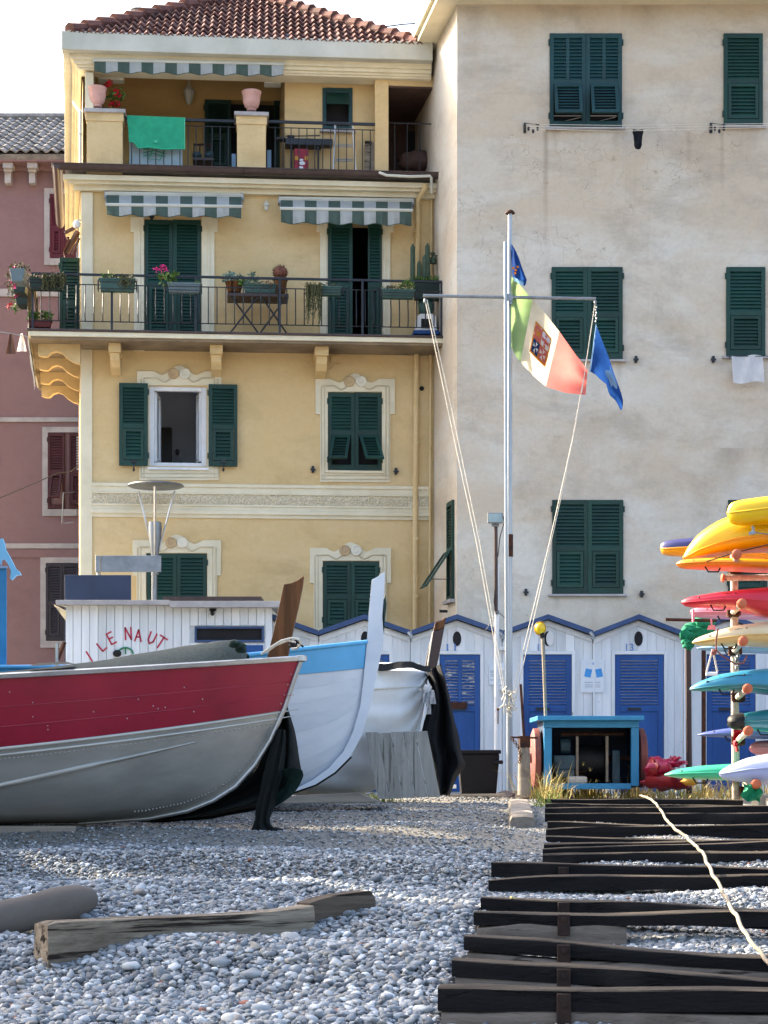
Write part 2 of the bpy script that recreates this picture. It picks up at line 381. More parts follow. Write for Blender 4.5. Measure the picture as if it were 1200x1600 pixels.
    G['paper'] = mat('white_paper', 'D4DBE2', 'C8CFD6', 4, .8, 0)
    G['print_b'] = mat('light_blue_print', '4C96D6', '4088C6', 4, .8, 0)
    G['print_n'] = mat('blue_numeral_paint', '5E86BE', '4E74AA', 9, .8, 0)
    G['print_r'] = mat('red_letter_paint', 'B3304A', 'A0283F', 9, .8, 0)
    G['print_k'] = mat('grey_print', '5A5F66', '4E535A', 9, .8, 0)
    for nm, h, h2 in (('st_white', 'B4B6B4', '9DA0A0'), ('st_grey', '84898C', '70757A'), ('st_red', '96604E', '7E4E40')): G[nm] = mat('stone_' + nm[3:], h, h2, 9, .75, .25, 40)
    for nm, h, h2 in (('k_yellow', 'D9B400', 'CBA600'), ('k_gold', 'E09A00', 'D28C00'), ('k_orange', 'E08A1A', 'D27E14'), ('k_red', 'C21E34', 'B0182C'),
                      ('k_pink', 'C97C92', 'BA7085'), ('k_cream', 'D6C6A2', 'C8B892'), ('k_sand', 'CDAE72', 'BE9F64'), ('k_pale', '7FA3C4', '7296B6'),
                      ('k_turq', '2F7F9E', '287492'), ('k_teal', '1C6C74', '17606A'), ('k_navy', '2E2E66', '28285A'), ('k_violet', '5262A8', '48589A'),
                      ('k_mint', '3CB68E', '34A880'), ('k_lav', '9AA6D0', '8E9AC4'), ('k_lilac', 'C6CCE2', 'BAC0D8'), ('k_rose', 'B07078', 'A2646C')):
        G[nm] = mat('kayak_plastic_' + nm[2:], h, h2, 2, .35, .05, 30, spec=.5, chip=(tuple(x * .55 + .05 for x in lin(h)), 9, .655, (.35, 1, 2)))
    return G
G = pxmat()

# ---------------------------------------------------------------- the beach
_gy = [-60, -8, 0, 3, 5, 7, 8, 9, 10, 11, 12, 13, 14, 16, 18, 20, 24, 28, 60, 400]
_gz = [-2.1, -1.9, -1.72, -1.62, -1.5, -1.25, -1.10, -.93, -.80, -.69, -.60, -.53, -.475, -.41, -.375, -.36, -.355, -.355, -.35, -.35]
def ground(x, y):
    z = EYE + np.interp(y, _gy, _gz)
    k = np.interp(y, [4, 8, 14, 19, 22], [1, 1, .8, .25, 0])
    z = z + k * (.040 * np.sin(4.3 * y + 1.1 * np.sin(1.1 * x + 1) + .5 * np.sin(2.7 * x)) + .020 * np.sin(7.1 * y + 1.3 * x) + .012 * np.sin(5.3 * x - 2.2 * y + 2) + .02 * np.sin(1.7 * x + .8 * y))
    r = np.clip(1 - np.abs(x - .223 - .1195 * (y - 7.7) - 1.1) / 1.7, 0, 1)   # the beach is worn lower along the slipway
    return z - .05 * np.clip(r * 3, 0, 1) * np.interp(y, [6, 11, 13, 21, 23], [.1, .1, .8, .8, 0])

def ground_sheet():
    xs = np.unique(np.concatenate([np.linspace(-400, -12, 12), np.linspace(-12, 12, 161), np.linspace(12, 400, 12)]))
    ys = np.unique(np.concatenate([np.linspace(-60, 4, 10), np.linspace(4, 24, 201), np.linspace(24, 60, 20), np.linspace(60, 600, 10)]))
    X, Y = np.meshgrid(xs, ys); Z = ground(X, Y)
    mb = MB(); n = len(xs)
    mb.v = list(zip(X.ravel(), Y.ravel(), Z.ravel()))
    mb.f = [[j * n + i, j * n + i + 1, (j + 1) * n + i + 1, (j + 1) * n + i] for j in range(len(ys) - 1) for i in range(n - 1)]
    mb.m = [0] * len(mb.f)
    s = NT('gravel_ground')
    vo = s.n('ShaderNodeTexVoronoi'); vo.inputs['Scale'].default_value = 60; s.l(s.co, vo.inputs['Vector'])
    c = s.ramp(vo.outputs['Color'], [(0, lin('66655F')), (.5, lin('85827B')), (1, lin('A5A197'))])
    c = s.mix(s.val(s.noise(.7, 6, .7), .4, .65), c, lin('7C766C'))
    c = s.mix(s.val(s.noise(90, 2), .35, .7), s.mix(.5, c, lin('3C3B39')), c)
    s.bump(vo.outputs['Distance'], -.9, .02)
    o = mb.build('beach_ground', s.fin(c, .95, 0, .15), smooth=60); o['kind'] = 'structure'
    return o
ground_sheet()

def pebbles():
    shapes = bpy.data.collections.new('pebble_shapes')
    s = NT('pebble_stone')
    at = s.n('ShaderNodeAttribute', attribute_type='INSTANCER', attribute_name='pcol')
    c = s.mix(s.val(s.noise(28, 5, .7), .35, .75), at.outputs['Color'], s.mix(1, at.outputs['Color'], (.72, .72, .74), 'MULTIPLY'))
    vein = s.val(s.noise(9, 2, .5, (1, 4, 1)), .62, .66)
    c = s.mix(s.mix(1, vein, (.25,) * 3, 'MULTIPLY'), c, lin('D8DAD8'))
    s.bump(s.noise(40, 4, .7), .2, .05)
    pm = s.fin(c, .72, 0, .3); MATS['pebble'] = pm; G['pebble'] = pm
    for k in range(6):
        bm = bmesh.new(); bmesh.ops.create_icosphere(bm, subdivisions=2, radius=.5)
        off = Vector((k * 7.3, k * 3.1, k))
        for v in bm.verts:
            d = v.co.normalized()
            v.co *= 1 + .36 * mnoise.noise(d * 1.2 + off) + .2 * mnoise.noise(d * 2.6 + off)
        me = bpy.data.meshes.new('pebble_shape'); bm.to_mesh(me); bm.free(); me.materials.append(pm); me.shade_smooth()
        o = bpy.data.objects.new('pebble_shape', me); shapes.objects.link(o)
    g = np.random.default_rng(5); pts = []; scl = []
    def band(y0, y1, n, dia, sig, sink):
        y = g.uniform(y0, y1, n); w = .2 * y + .9; x = g.uniform(-1, 1, n) * w
        d = dia * np.exp(g.normal(0, sig, n)); d = np.clip(d, dia * .45, dia * 2.6)
        z = ground(x, y) + d * .16 + g.uniform(-.3, .5, n) * sink
        inr = np.abs(x - (.223 + .1195 * (y - 7.7)) - 1.35) < 1.4
        z = z + np.where(inr, -.15, .25) * d
        pts.append(np.stack([x, y, z], 1)); scl.append(d)
    band(5.5, 8.2, 48000, .0195, .52, .018)
    band(8.2, 10.2, 90000, .0170, .52, .016)
    band(5.5, 10.2, 60000, .010, .3, .014)
    band(10.2, 11.4, 62000, .0145, .5, .013)
    band(11.4, 13, 66000, .0115, .55, .01)
    band(13, 19.5, 70000, .0085, .6, .004)
    band(19.5, 26, 20000, .010, .6, .002)
    band(6.5, 11.5, 650, .044, .28, .0)
    p = np.concatenate(pts); d = np.concatenate(scl); n = len(p)
    sz = np.stack([d * g.uniform(.95, 1.5, n), d * g.uniform(.75, 1.1, n), d * g.uniform(.42, .75, n)], 1)
    rot = np.stack([g.normal(0, .3, n), g.normal(0, .3, n), g.uniform(0, 6.28, n)], 1)
    dim = .84 * np.array([.97, 1.0, 1.045])
    pal = dim * np.array([lin(h) for h in ('959798', '7F8385', 'AAABA9', '65686B', 'C4C4C1', '8B8C89', 'A79F93', '6F7071', 'D8D8D3', '968C82')])
    col = pal[g.choice(len(pal), n, p=[.2, .17, .16, .1, .1, .1, .05, .06, .04, .02])] * g.uniform(.85, 1.12, (n, 1))
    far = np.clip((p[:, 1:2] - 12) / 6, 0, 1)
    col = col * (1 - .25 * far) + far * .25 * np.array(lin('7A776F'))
    odd = g.random(n) < .002; col[odd] = np.array(lin('8A5A48'))
    me = bpy.data.meshes.new('pebbles'); me.vertices.add(n); me.vertices.foreach_set('co', p.ravel().astype(np.float32))
    for nm, ty, da, key in (('prot', 'FLOAT_VECTOR', rot, 'vector'), ('pscl', 'FLOAT_VECTOR', sz, 'vector')):
        me.attributes.new(nm, ty, 'POINT').data.foreach_set(key, da.ravel().astype(np.float32))
    me.attributes.new('pidx', 'INT', 'POINT').data.foreach_set('value', g.integers(0, 6, n).astype(np.int32))
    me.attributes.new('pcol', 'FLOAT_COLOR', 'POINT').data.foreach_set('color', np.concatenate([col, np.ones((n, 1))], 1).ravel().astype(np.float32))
    me.materials.append(pm)
    o = bpy.data.objects.new('pebbles', me); COL.objects.link(o); o['kind'] = 'stuff'
    t = bpy.data.node_groups.new('scatter_pebbles', 'GeometryNodeTree')
    t.interface.new_socket('Geometry', in_out='INPUT', socket_type='NodeSocketGeometry'); t.interface.new_socket('Geometry', in_out='OUTPUT', socket_type='NodeSocketGeometry')
    gi = t.nodes.new('NodeGroupInput'); go = t.nodes.new('NodeGroupOutput'); ip = t.nodes.new('GeometryNodeInstanceOnPoints')
    ci = t.nodes.new('GeometryNodeCollectionInfo'); ci.inputs['Collection'].default_value = shapes; ci.inputs['Separate Children'].default_value = True; ci.inputs['Reset Children'].default_value = True
    def na(nm, ty):
        x = t.nodes.new('GeometryNodeInputNamedAttribute'); x.data_type = ty; x.inputs['Name'].default_value = nm; return x.outputs['Attribute']
    ip.inputs['Pick Instance'].default_value = True
    t.links.new(gi.outputs[0], ip.inputs['Points']); t.links.new(ci.outputs[0], ip.inputs['Instance'])
    t.links.new(na('pidx', 'INT'), ip.inputs['Instance Index']); t.links.new(na('prot', 'FLOAT_VECTOR'), ip.inputs['Rotation']); t.links.new(na('pscl', 'FLOAT_VECTOR'), ip.inputs['Scale'])
    t.links.new(ip.outputs[0], go.inputs[0])
    md = o.modifiers.new('scatter', 'NODES'); md.node_group = t
pebbles()

# ---------------------------------------------------------------- building blocks
def holed_wall(mb, fr, a0, a1, c0, c1, holes, b=0.0, mi=0, hmi=1, rmi=None):
    "a wall face with real recesses; holes = (a0, a1, c0, c1, depth)"
    A = sorted({a0, a1, *[h[0] for h in holes], *[h[1] for h in holes]}); C = sorted({c0, c1, *[h[2] for h in holes], *[h[3] for h in holes]})
    for i in range(len(A) - 1):
        for j in range(len(C) - 1):
            ca, cc = (A[i] + A[i + 1]) / 2, (C[j] + C[j + 1]) / 2
            if any(h[0] < ca < h[1] and h[2] < cc < h[3] for h in holes): continue
            mb.add([fr.pt(A[i], b, C[j]), fr.pt(A[i + 1], b, C[j]), fr.pt(A[i + 1], b, C[j + 1]), fr.pt(A[i], b, C[j + 1])], [(0, 1, 2, 3)], mi)
    for h in holes:
        x0, x1, z0, z1, d = h[:5]
        q = [fr.pt(x, y, z) for y in (b, b - d) for x, z in ((x0, z0), (x1, z0), (x1, z1), (x0, z1))]
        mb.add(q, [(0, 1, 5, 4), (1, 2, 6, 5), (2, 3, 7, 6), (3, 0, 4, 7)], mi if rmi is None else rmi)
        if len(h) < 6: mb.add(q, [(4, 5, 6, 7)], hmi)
def hole(fr, u0, v0, u1, v1, d, b=0.0, *more):
    a0, c1 = fr.loc(u0, v0, b); a1, c0 = fr.loc(u1, v1, b); return (a0, a1, c0, c1, d, *more)

def shutter(parent, fr, u0, v0, u1, v1, b=.03, m='green', mid=.52, flap=0, swing=0, skew=0, hinge='l', slats=True, cols=1, label=None, stuff=True):
    a0, c1 = fr.loc(u0, v0, b); a1, c0 = fr.loc(u1, v1, b)
    w, h, t = a1 - a0, c1 - c0, .035
    cs, sn = math.cos(R(swing)), math.sin(R(swing))
    def T(x, y, z):
        if swing:
            if hinge == 'l': x, y = x * cs - y * sn, x * sn + y * cs
            else: x, y = w - ((w - x) * cs + y * sn), (w - x) * sn * -1 * -1 + y * cs
        return fr.pt(a0 + x, b + y, c0 + z)
    st, zm = min(.06, w * .14), h * (1 - mid)
    f = MB(); s = MB(); fl = MB()
    f.box(0, st, -t, 0, 0, h, 0, T); f.box(w - st, w, -t, 0, 0, h, 0, T)
    f.box(st, w - st, -t, -.001, h - .07, h, 0, T); f.box(st, w - st, -t, -.001, zm - .035, zm + .035, 0, T); f.box(st, w - st, -t, -.001, 0, .09, 0, T)
    if cols == 2: f.box(w / 2 - .025, w / 2 + .025, -t, -.002, zm + .035, h - .07, 0, T)
    def louvre(mb, x0, x1, z0, z1, TT):
        n = max(3, int((z1 - z0) / .05)); st_ = (z1 - z0) / n
        for i in range(n):
            z = z0 + (i + .5) * st_
            mb.box8([TT(x, y, z + dz + e) for e in (-.005, .005) for x, y, dz in ((x0, -.006, -.026), (x1, -.006, -.026), (x1, -.034, .026), (x0, -.034, .026))])
    if cols == 2:
        louvre(s, st, w / 2 - .025, zm + .035, h - .07, T); louvre(s, w / 2 + .025, w - st, zm + .035, h - .07, T)
    else: louvre(s, st, w - st, zm + .035, h - .07, T)
    # the lower flap, hinged at its top
    x0, x1, z0, z1 = st + .006, w - st - .006, .096, zm - .04
    fa = R(flap); fs = .045
    def T2(x, y, z):
        dz = z1 - z
        if flap: x, y, z = x + skew * dz, y + dz * math.sin(fa) + .012, z1 - dz * math.cos(fa) + y * math.sin(fa)
        return T(x, y, z)
    tgt = fl
    tgt.box(x0, x0 + fs, -.03, .006, z0, z1, 0, T2); tgt.box(x1 - fs, x1, -.03, .006, z0, z1, 0, T2)
    tgt.box(x0 + fs, x1 - fs, -.03, .005, z1 - fs, z1, 0, T2); tgt.box(x0 + fs, x1 - fs, -.03, .005, z0, z0 + fs, 0, T2)
    louvre(fl, x0 + fs, x1 - fs, z0 + fs, z1 - fs, T2)
    # hinges
    for zz in (.12, h - .18):
        xx = -.02 if hinge == 'l' else w + .002
        f.box(xx, xx + .018, -.02, .012, zz, zz + .09, 0, T)
    o = f.build('shutter', G[m], parent, bevel=.004)
    if label: o['label'] = label
    q = s.build('slats', G[m], o); q['kind'] = 'stuff'
    fl.build('flap', G[m], o)
    return o

def ledge(parent, fr, u0, v0, u1, v1, b0=.0, b1=.06, m='trim_grey', name='sill'):
    mb = MB(); mb.fbox(fr, u0, v0, u1, v1, b0, b1); return mb.build(name, G[m], parent, bevel=.006)

def hooks(parent, fr, pts, m='iron'):
    for u, v in pts:
        mb = MB(); mb.fbox(fr, u - 2, v - 5, u + 2, v + 5, 0, .05); mb.fbox(fr, u - 4, v - 1, u + 4, v + 2, .05, .07)
        mb.build('shutter_catch', G[m], parent)

# ---------------------------------------------------------------- the grey house on the right
GF = Fr(1.087, 28.6)
gx0 = 1.087
sd = Vector((-500 / F, 1)).normalized()                      # the way its left wall runs back
GS = Fr(gx0, 28.6, math.atan2(-sd.y, -sd.x))                 # a runs towards the beach, b out to the left
grey = thing('house', 'tall weathered grey plaster house with green shutters and no balcony', 'house', (gx0 + 4, 32, EYE - .36))
def grey_house():
    ztop = EYE + (1200 - 7) * 28.6 / F; zb = EYE - .6; x1 = gx0 + 9.5
    wins = [(859, 52, 972, 198), (1131, 52, 1192, 195), (862, 417, 973, 561), (1135, 417, 1196, 556), (863, 781, 974, 928), (1138, 781, 1199, 928)]
    hs = [hole(GF, *w, .16) for w in wins]
    for hh in list(hs[1::2]): hs.append((hh[0] + 3.3, hh[1] + 3.3 + .5, hh[2], hh[3], .16))
    mb = MB(); holed_wall(mb, GF, 0, 9.5, zb, ztop, hs)
    swh = (-.62, -.18, EYE + (1200 - 938) * 29 / F, EYE + (1200 - 784) * 29 / F, .14)
    holed_wall(mb, GS, -11, 0, zb, ztop, [swh])
    bk = [GS.pt(-11, 0, z) for z in (zb, ztop)]; 
    far = GS.pt(-11, 0, 0)
    mb.add([(far.x, far.y, zb), (x1, far.y, zb), (x1, far.y, ztop), (far.x, far.y, ztop)], [(0, 1, 2, 3)])
    mb.add([(x1, 28.6, zb), (x1, far.y, zb), (x1, far.y, ztop), (x1, 28.6, ztop)], [(0, 1, 2, 3)])
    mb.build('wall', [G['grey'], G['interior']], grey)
    # eaves: a boxed overhang and a low roof
    e = MB(); ov = .24; fo = .55
    c = [Vector((GS.pt(-11, ov, 0).x, GS.pt(-11, ov, 0).y)), Vector((GS.pt(0, ov, 0).x, 28.6 - fo)), Vector((x1, 28.6 - fo)), Vector((x1, far.y))]
    e.add([(p.x, p.y, z) for z in (ztop, ztop + .09) for p in c], [(0, 1, 2, 3), (7, 6, 5, 4), (0, 4, 5, 1), (1, 5, 6, 2), (2, 6, 7, 3), (3, 7, 4, 0)])
    e.add([(p.x + dx, p.y + dy, z) for z in (ztop + .09, ztop + .24) for p, dx, dy in ((c[0], -.05, 0), (c[1], -.05, -.05), (c[2], 0, -.05), (c[3], 0, 0))],
          [(0, 1, 2, 3), (7, 6, 5, 4), (0, 4, 5, 1), (1, 5, 6, 2), (2, 6, 7, 3), (3, 7, 4, 0)])
    e.build('eaves', G['cream'], grey)
    r_ = MB(); z0 = ztop + .245; cx, cy = gx0 + 4, 33.5
    r_.add([(c[0].x, c[0].y, z0), (c[1].x, c[1].y, z0), (c[2].x, c[2].y, z0), (c[3].x, c[3].y, z0), (cx - 1, cy, z0 + 1.6), (cx + 2, cy, z0 + 1.6)],
           [(0, 1, 4), (1, 2, 5, 4), (2, 3, 5), (3, 0, 4, 5)])
    r_.build('roof', G['tile_old'], grey)
    # shutters
    for i, (u0, v0, u1, v1) in enumerate(wins):
        if i == 1 or i == 3:
            shutter(grey, GF, u0, v0, u1 , v1, m='green')
        elif i == 5:
            shutter(grey, GF, u0, v0, u1, v1, m='green')
        else:
            um = (u0 + u1) / 2
            fl = 24 if i == 0 else 0
            m_ = 'teal' if i == 0 else 'green'
            shutter(grey, GF, u0, v0, um, v1, m=m_, flap=fl, cols=2 if i == 0 else 1)
            shutter(grey, GF, um + .3, v0, u1, v1, m=m_, flap=fl, cols=2 if i == 0 else 1, hinge='r')
        ledge(grey, GF, u0 - 6, v1, u1 + 6, v1 + 3.5, 0, .07)
    for hh in hs[6:]:
        mb = MB(); mb.lbox(GF, hh[0], hh[1], -.03, .02, hh[2], hh[3]); mb.build('shutter', G['green'], grey)
    # the side window with its flap pushed out
    f = MB(); a0, a1, z0, z1, _ = swh; zm = z0 + (z1 - z0) * .52
    for aa, ab, za, zb_ in ((a0, a0 + .05, z0, z1), (a1 - .05, a1, z0, z1), (a0 + .05, a1 - .05, z1 - .07, z1), (a0 + .05, a1 - .05, zm - .03, zm + .03), (a0 + .05, a1 - .05, z0, z0 + .06)):
        f.lbox(GS, aa, ab, .0, .04, za, zb_)
    so = f.build('shutter', G['green'], grey)
    s = MB(); n = 13
    for i in range(n):
        z = zm + .05 + (z1 - .09 - zm - .05) * (i + .5) / n
        s.box8([GS.pt(a, b, z + dz + e) for e in (-.005, .005) for a, b, dz in ((a0 + .05, .035, -.017), (a1 - .05, .035, -.017), (a1 - .05, .005, .017), (a0 + .05, .005, .017))])
    s.build('slats', G['green'], so)['kind'] = 'stuff'
    s = MB(); L = .66; ta = R(34)
    def TF(a, q, t): return GS.pt(a, .05 + q * math.sin(ta) + t, zm - .04 - q * math.cos(ta))
    for aa, ab, q0, q1 in ((a0, a0 + .05, 0, L), (a1 - .05, a1, 0, L), (a0 + .05, a1 - .05, 0, .05), (a0 + .05, a1 - .05, L - .05, L)):
        s.box8([TF(a, q, t) for t in (0, .035) for a, q in ((aa, q0), (ab, q0), (ab, q1), (aa, q1))])
    for i in range(11):
        q = .07 + (L - .14) * (i + .5) / 11
        s.box8([TF(a, qq, t) for dq in (-.004, .004) for a, qq, t in ((a0 + .05, q + dq, .03), (a1 - .05, q + dq, .03), (a1 - .05, q - .03 + dq, 0), (a0 + .05, q - .03 + dq, 0))])
    s.build('flap', G['green'], so)
    s = MB(); s.lbox(GS, a0 - .05, a1 + .05, 0, .09, z0 - .05, z0); s.build('sill', G['trim_grey'], grey)
    s = MB(); s.tube([GS.pt(a1 - .03, .05, z0 + .3), TF(a1 - .03, L * .8, 0)], .006); s.build('flap_stay', G['iron'], so)
    hooks(grey, GF, [(822, 925), (1003, 928), (994, 561), (1115, 561)])
    m = MB(); m.lbox(GS, -.75, -.72, 0, .12, z0 - .16, z0 - .12); m.build('shutter_catch', G['iron'], grey)
    # bare rods across the open window
    m = MB()
    for ua, ub in ((864, 913), (918, 966)): m.tube([GF.px(ua, 181, -.05), GF.px(ub, 181, -.05)], .008); m.tube([GF.px(ua + 6, 192, -.05), GF.px(ub - 4, 183, -.05)], .005)
    m.build('window_rod', G['alu_l'], grey)
grey_house()

def laundry():
    t = thing('clothesline', 'thin clothesline strung on iron brackets below the top windows of the grey house', 'clothesline', GF.px(960, 200, .3))
    for u, v in ((820, 205), (1111, 205)):
        br = MB()
        br.tube([GF.px(u, v, 0), GF.px(u, v - 12, .34)], .014); br.tube([GF.px(u, v - 12, .02), GF.px(u + 22, v - 10, .36)], .010)
        br.fbox(GF, u - 2, v - 13, u + 2, v + 2, 0, .03); 
        for k in range(3): br.ell(GF.px(u + 6 + k * 7, v - 4 + (k % 2) * 4, .3), (.02, .02, .035), 6, 4)
        br.build('bracket', G['iron'], t)
    for dv, db in ((0, .30), (4, .34), (9, .40)):
        l = MB(); l.tube([GF.px(818 + dv, 194 + dv * .8, db), GF.px(960, 196 + dv, db), GF.px(1205, 193 + dv * .7, db)], .004, 5); l.build('line', G['rope_w'], t)
    m = MB(); rows = []
    for j in range(7):
        w = [8, 8.5, 7, 6.5, 6, 6, 4][j]; v = 203 + j * 5
        rows.append([GF.px(997 + (i / 4 - .5) * 2 * w, v + abs(i - 2) * (-.6), .36 + .02 * math.sin(i * 2 + j)) for i in range(5)])
    m.grid(rows); rows2 = [[p + Vector((0, .02, 0)) for p in r_] for r_ in rows]; m.grid(rows2)
    tag(m.build('garment', G['blackcloth'], None, smooth=60), 'small black garment pegged on the clothesline under the top window', 'laundry')
    m = MB(); rows = []
    for j in range(9):
        v = 556 + j * 5.2
        rows.append([GF.px(1143 + i * 6.1 + j * .35, v + 2 * math.sin(i * .8), .22 + .025 * math.sin(i * 1.5 + j * .5)) for i in range(9)])
    m.grid(rows); tag(m.build('white_cloth', G['whitecloth'], None, smooth=60), 'white cloth hung below the middle right window of the grey house', 'laundry')
    m = MB(); m.tube([GF.px(1135, 557, .22), GF.px(1235, 556, .22)], .005, 5); m.tube([GF.px(1140, 560, 0), GF.px(1140, 556, .24)], .01, 5); m.tube([GF.px(1210, 560, 0), GF.px(1210, 556, .24)], .01, 5)
    tag(m.build('drying_line', G['iron'], None), 'short drying line holding the white cloth below a window', 'clothesline')
laundry()

# ---------------------------------------------------------------- the pink house far left
PF = Fr((0 - 600) / F * 38, 38.0)
pink = thing('house', 'old rose pink house with a grey tiled roof at the left edge', 'house', (-6.6, 42, EYE - .4))
def pink_house():
    a0, a1 = -4.5, 3.6; zb = EYE - .6; zt = PF.loc(0, 240)[1]
    wins = [(78, 303, 118, 403, 'maroon'), (75, 676, 119, 795, 'brownsh'), (72, 880, 122, 1001, 'darksh')]
    hs = [hole(PF, *w[:4], .12) for w in wins]
    mb = MB(); holed_wall(mb, PF, a0, a1, zb, zt, hs)
    mb.lbox(PF, a0, a1, -9, -.02, zb, zt - .01); mb.build('wall', [G['pink'], G['interior']], pink)
    for i, w in enumerate(wins):
        u0, v0, u1, v1, m_ = w
        um = (u0 + u1) / 2 + (2 if i == 1 else 0)
        if i == 0:
            shutter(pink, PF, u0, v0, um, v1, m=m_); shutter(pink, PF, um + .4, v0, u1, v1, m=m_, hinge='r')
        elif i == 1:
            shutter(pink, PF, u0, v0, u0 + 26, v1, m=m_, flap=32); shutter(pink, PF, u0 + 33, v0, u1 + 10, v1, m=m_, hinge='r', flap=10)
        else:
            shutter(pink, PF, u0, v0, um, v1, m=m_); shutter(pink, PF, um + .4, v0, u1, v1, m=m_, hinge='r')
        s = MB(); b = .02
        s.fbox(PF, u0 - 9, v0 - 9, u0 - .5, v1 + 11, 0, b); s.fbox(PF, u1 + .5, v0 - 9, u1 + 8, v1 + 11, 0, b)
        s.fbox(PF, u0 - .5, v0 - 9, u1 + .5, v0 - .5, 0, b); s.fbox(PF, u0 - .5, v1 + .5, u1 + .5, v1 + 11, 0, b + .03)
        s.build('window_surround', G['trim_grey'], pink)
    for k, (v0, v1) in enumerate(((451, 463), (652, 659), (849, 857))):
        s = MB(); s.fbox(PF, -340, v0, 260, v1, 0, .035); s.build('string_course', G['trim_grey'], pink, bevel=.004)
    s = MB(); s.fbox(PF, -340, 858, 260, 871, 0, .02); s.build('string_course', G['pink'], pink)
    s = MB(); s.fbox(PF, -340, 252, 260, 266, 0, .12); s.fbox(PF, -340, 240, 260, 252, 0, .42); s.build('cornice', G['pink'], pink, bevel=.01)
    for u in range(-330, 250, 38):
        s = MB(); s.fbox(PF, u - 8, 253.5, u + 8, 262, .12, .36); s.fbox(PF, u - 5, 262, u + 5, 286, .02, .2); s.fbox(PF, u - 6.5, 262, u + 6.5, 268, .2, .28)
        s.build('corbel', G['trim_grey'], pink, bevel=.01)
    # tiled roof: every tile over the part in view, slope rising away from the beach
    eave = PF.loc(0, 240, .45); sl = R(26)
    def RT(a, q, h): return PF.pt(a, .48 - q * math.cos(sl) + h * math.sin(sl), eave[1] + q * math.sin(sl) + h * math.cos(sl))
    m = MB(); m.box8([RT(a, q, h) for h in (-.12, -.02) for a, q in ((a0 - .3, 0), (a1 + .3, 0), (a1 + .3, 4.8), (a0 - .3, 4.8))]); m.build('roof', G['tile_old'], pink); roof = bpy.data.objects[COL.objects[-1].name]
    me = tile_mesh(.2, .46, 1)
    i = 0
    a = -1.9
    while a < 3.6:
        for r_ in range(12):
            q = r_ * .4
            o = inst(me, 'roof_tile', RT(a + rnd.uniform(-.01, .01), q, .0), roof, rot=(sl + rnd.uniform(-.015, .03), 0, rnd.uniform(-.02, .02)))
            i += 1
        a += .2
    m = MB(); m.tube([RT(a0, 4.82, .05), RT(a1, 4.82, .05)], .1, 8); m.build('ridge', G['tile_old'], roof)
def tile_mesh(w, L, humps=2, m='tile_old'):
    key = f'roof_tile_{w}_{m}'
    mb = MB(); n = 6 * humps; rows = []
    for j in range(2):
        row = []
        for i in range(n + 1):
            t = i / n; ph = t * humps * 2 * math.pi
            z = .028 * (1 - math.cos(ph)) * (1.0 if j == 0 else .9) + (.03 if j == 0 else 0)
            row.append((-w / 2 + t * w, j * L, z))
        rows.append(row)
    rows.insert(0, [(p[0], p[1], p[2] - .03) for p in rows[0]])
    mb.grid(rows)
    me = bpy.data.meshes.new('roof_tile'); me.from_pydata(mb.v, [], mb.f); me.materials.append(G[m]); me.shade_smooth(); me.set_sharp_from_angle(angle=R(50))
    return me
pink_house()
m = MB(); m.tube([P(-30, 788, 33), P(0, 778, 33.2), P(50, 757, 33.4), P(90, 739, 33.6), P(110, 737, 33.7), P(122, 728, 34)], .009, 6)
tag(m.build('cable', G['iron'], None), 'loose grey cable sagging across the pink house', 'cable')
m = MB(); m.tube([P(97, 818, 36), P(99, 770, 36), P(117, 769, 36.2)], .012, 6); m.tube([P(99, 818, 36), P(115, 816, 36)], .01, 6)
tag(m.build('drying_rack', G['steel'], None), 'thin metal bracket outside the brown shutters of the pink house', 'bracket')
m = MB(); m.tube([P(-10, 517, 34), P(15, 521, 34), P(48, 527, 34)], .012, 6); tag(m.build('clothesline', G['steel'], None), 'line with two pegged rags left of the yellow balcony', 'clothesline')
for u, h, mm, lb in ((17, 32, 'brownbag', 'grey brown rag pegged left of the yellow balcony'), (34, 28, 'whitecloth', 'pale rag pegged beside the yellow balcony corner')):
    m = MB(); m.grid([[P(u + (i - 1.5) * (1 + j * 1.4), 521 + j * h / 3, 33.98 + .03 * math.sin(i * 2)) for i in range(4)] for j in range(4)])
    tag(m.build('rag', G[mm], None, smooth=60), lb, 'laundry')

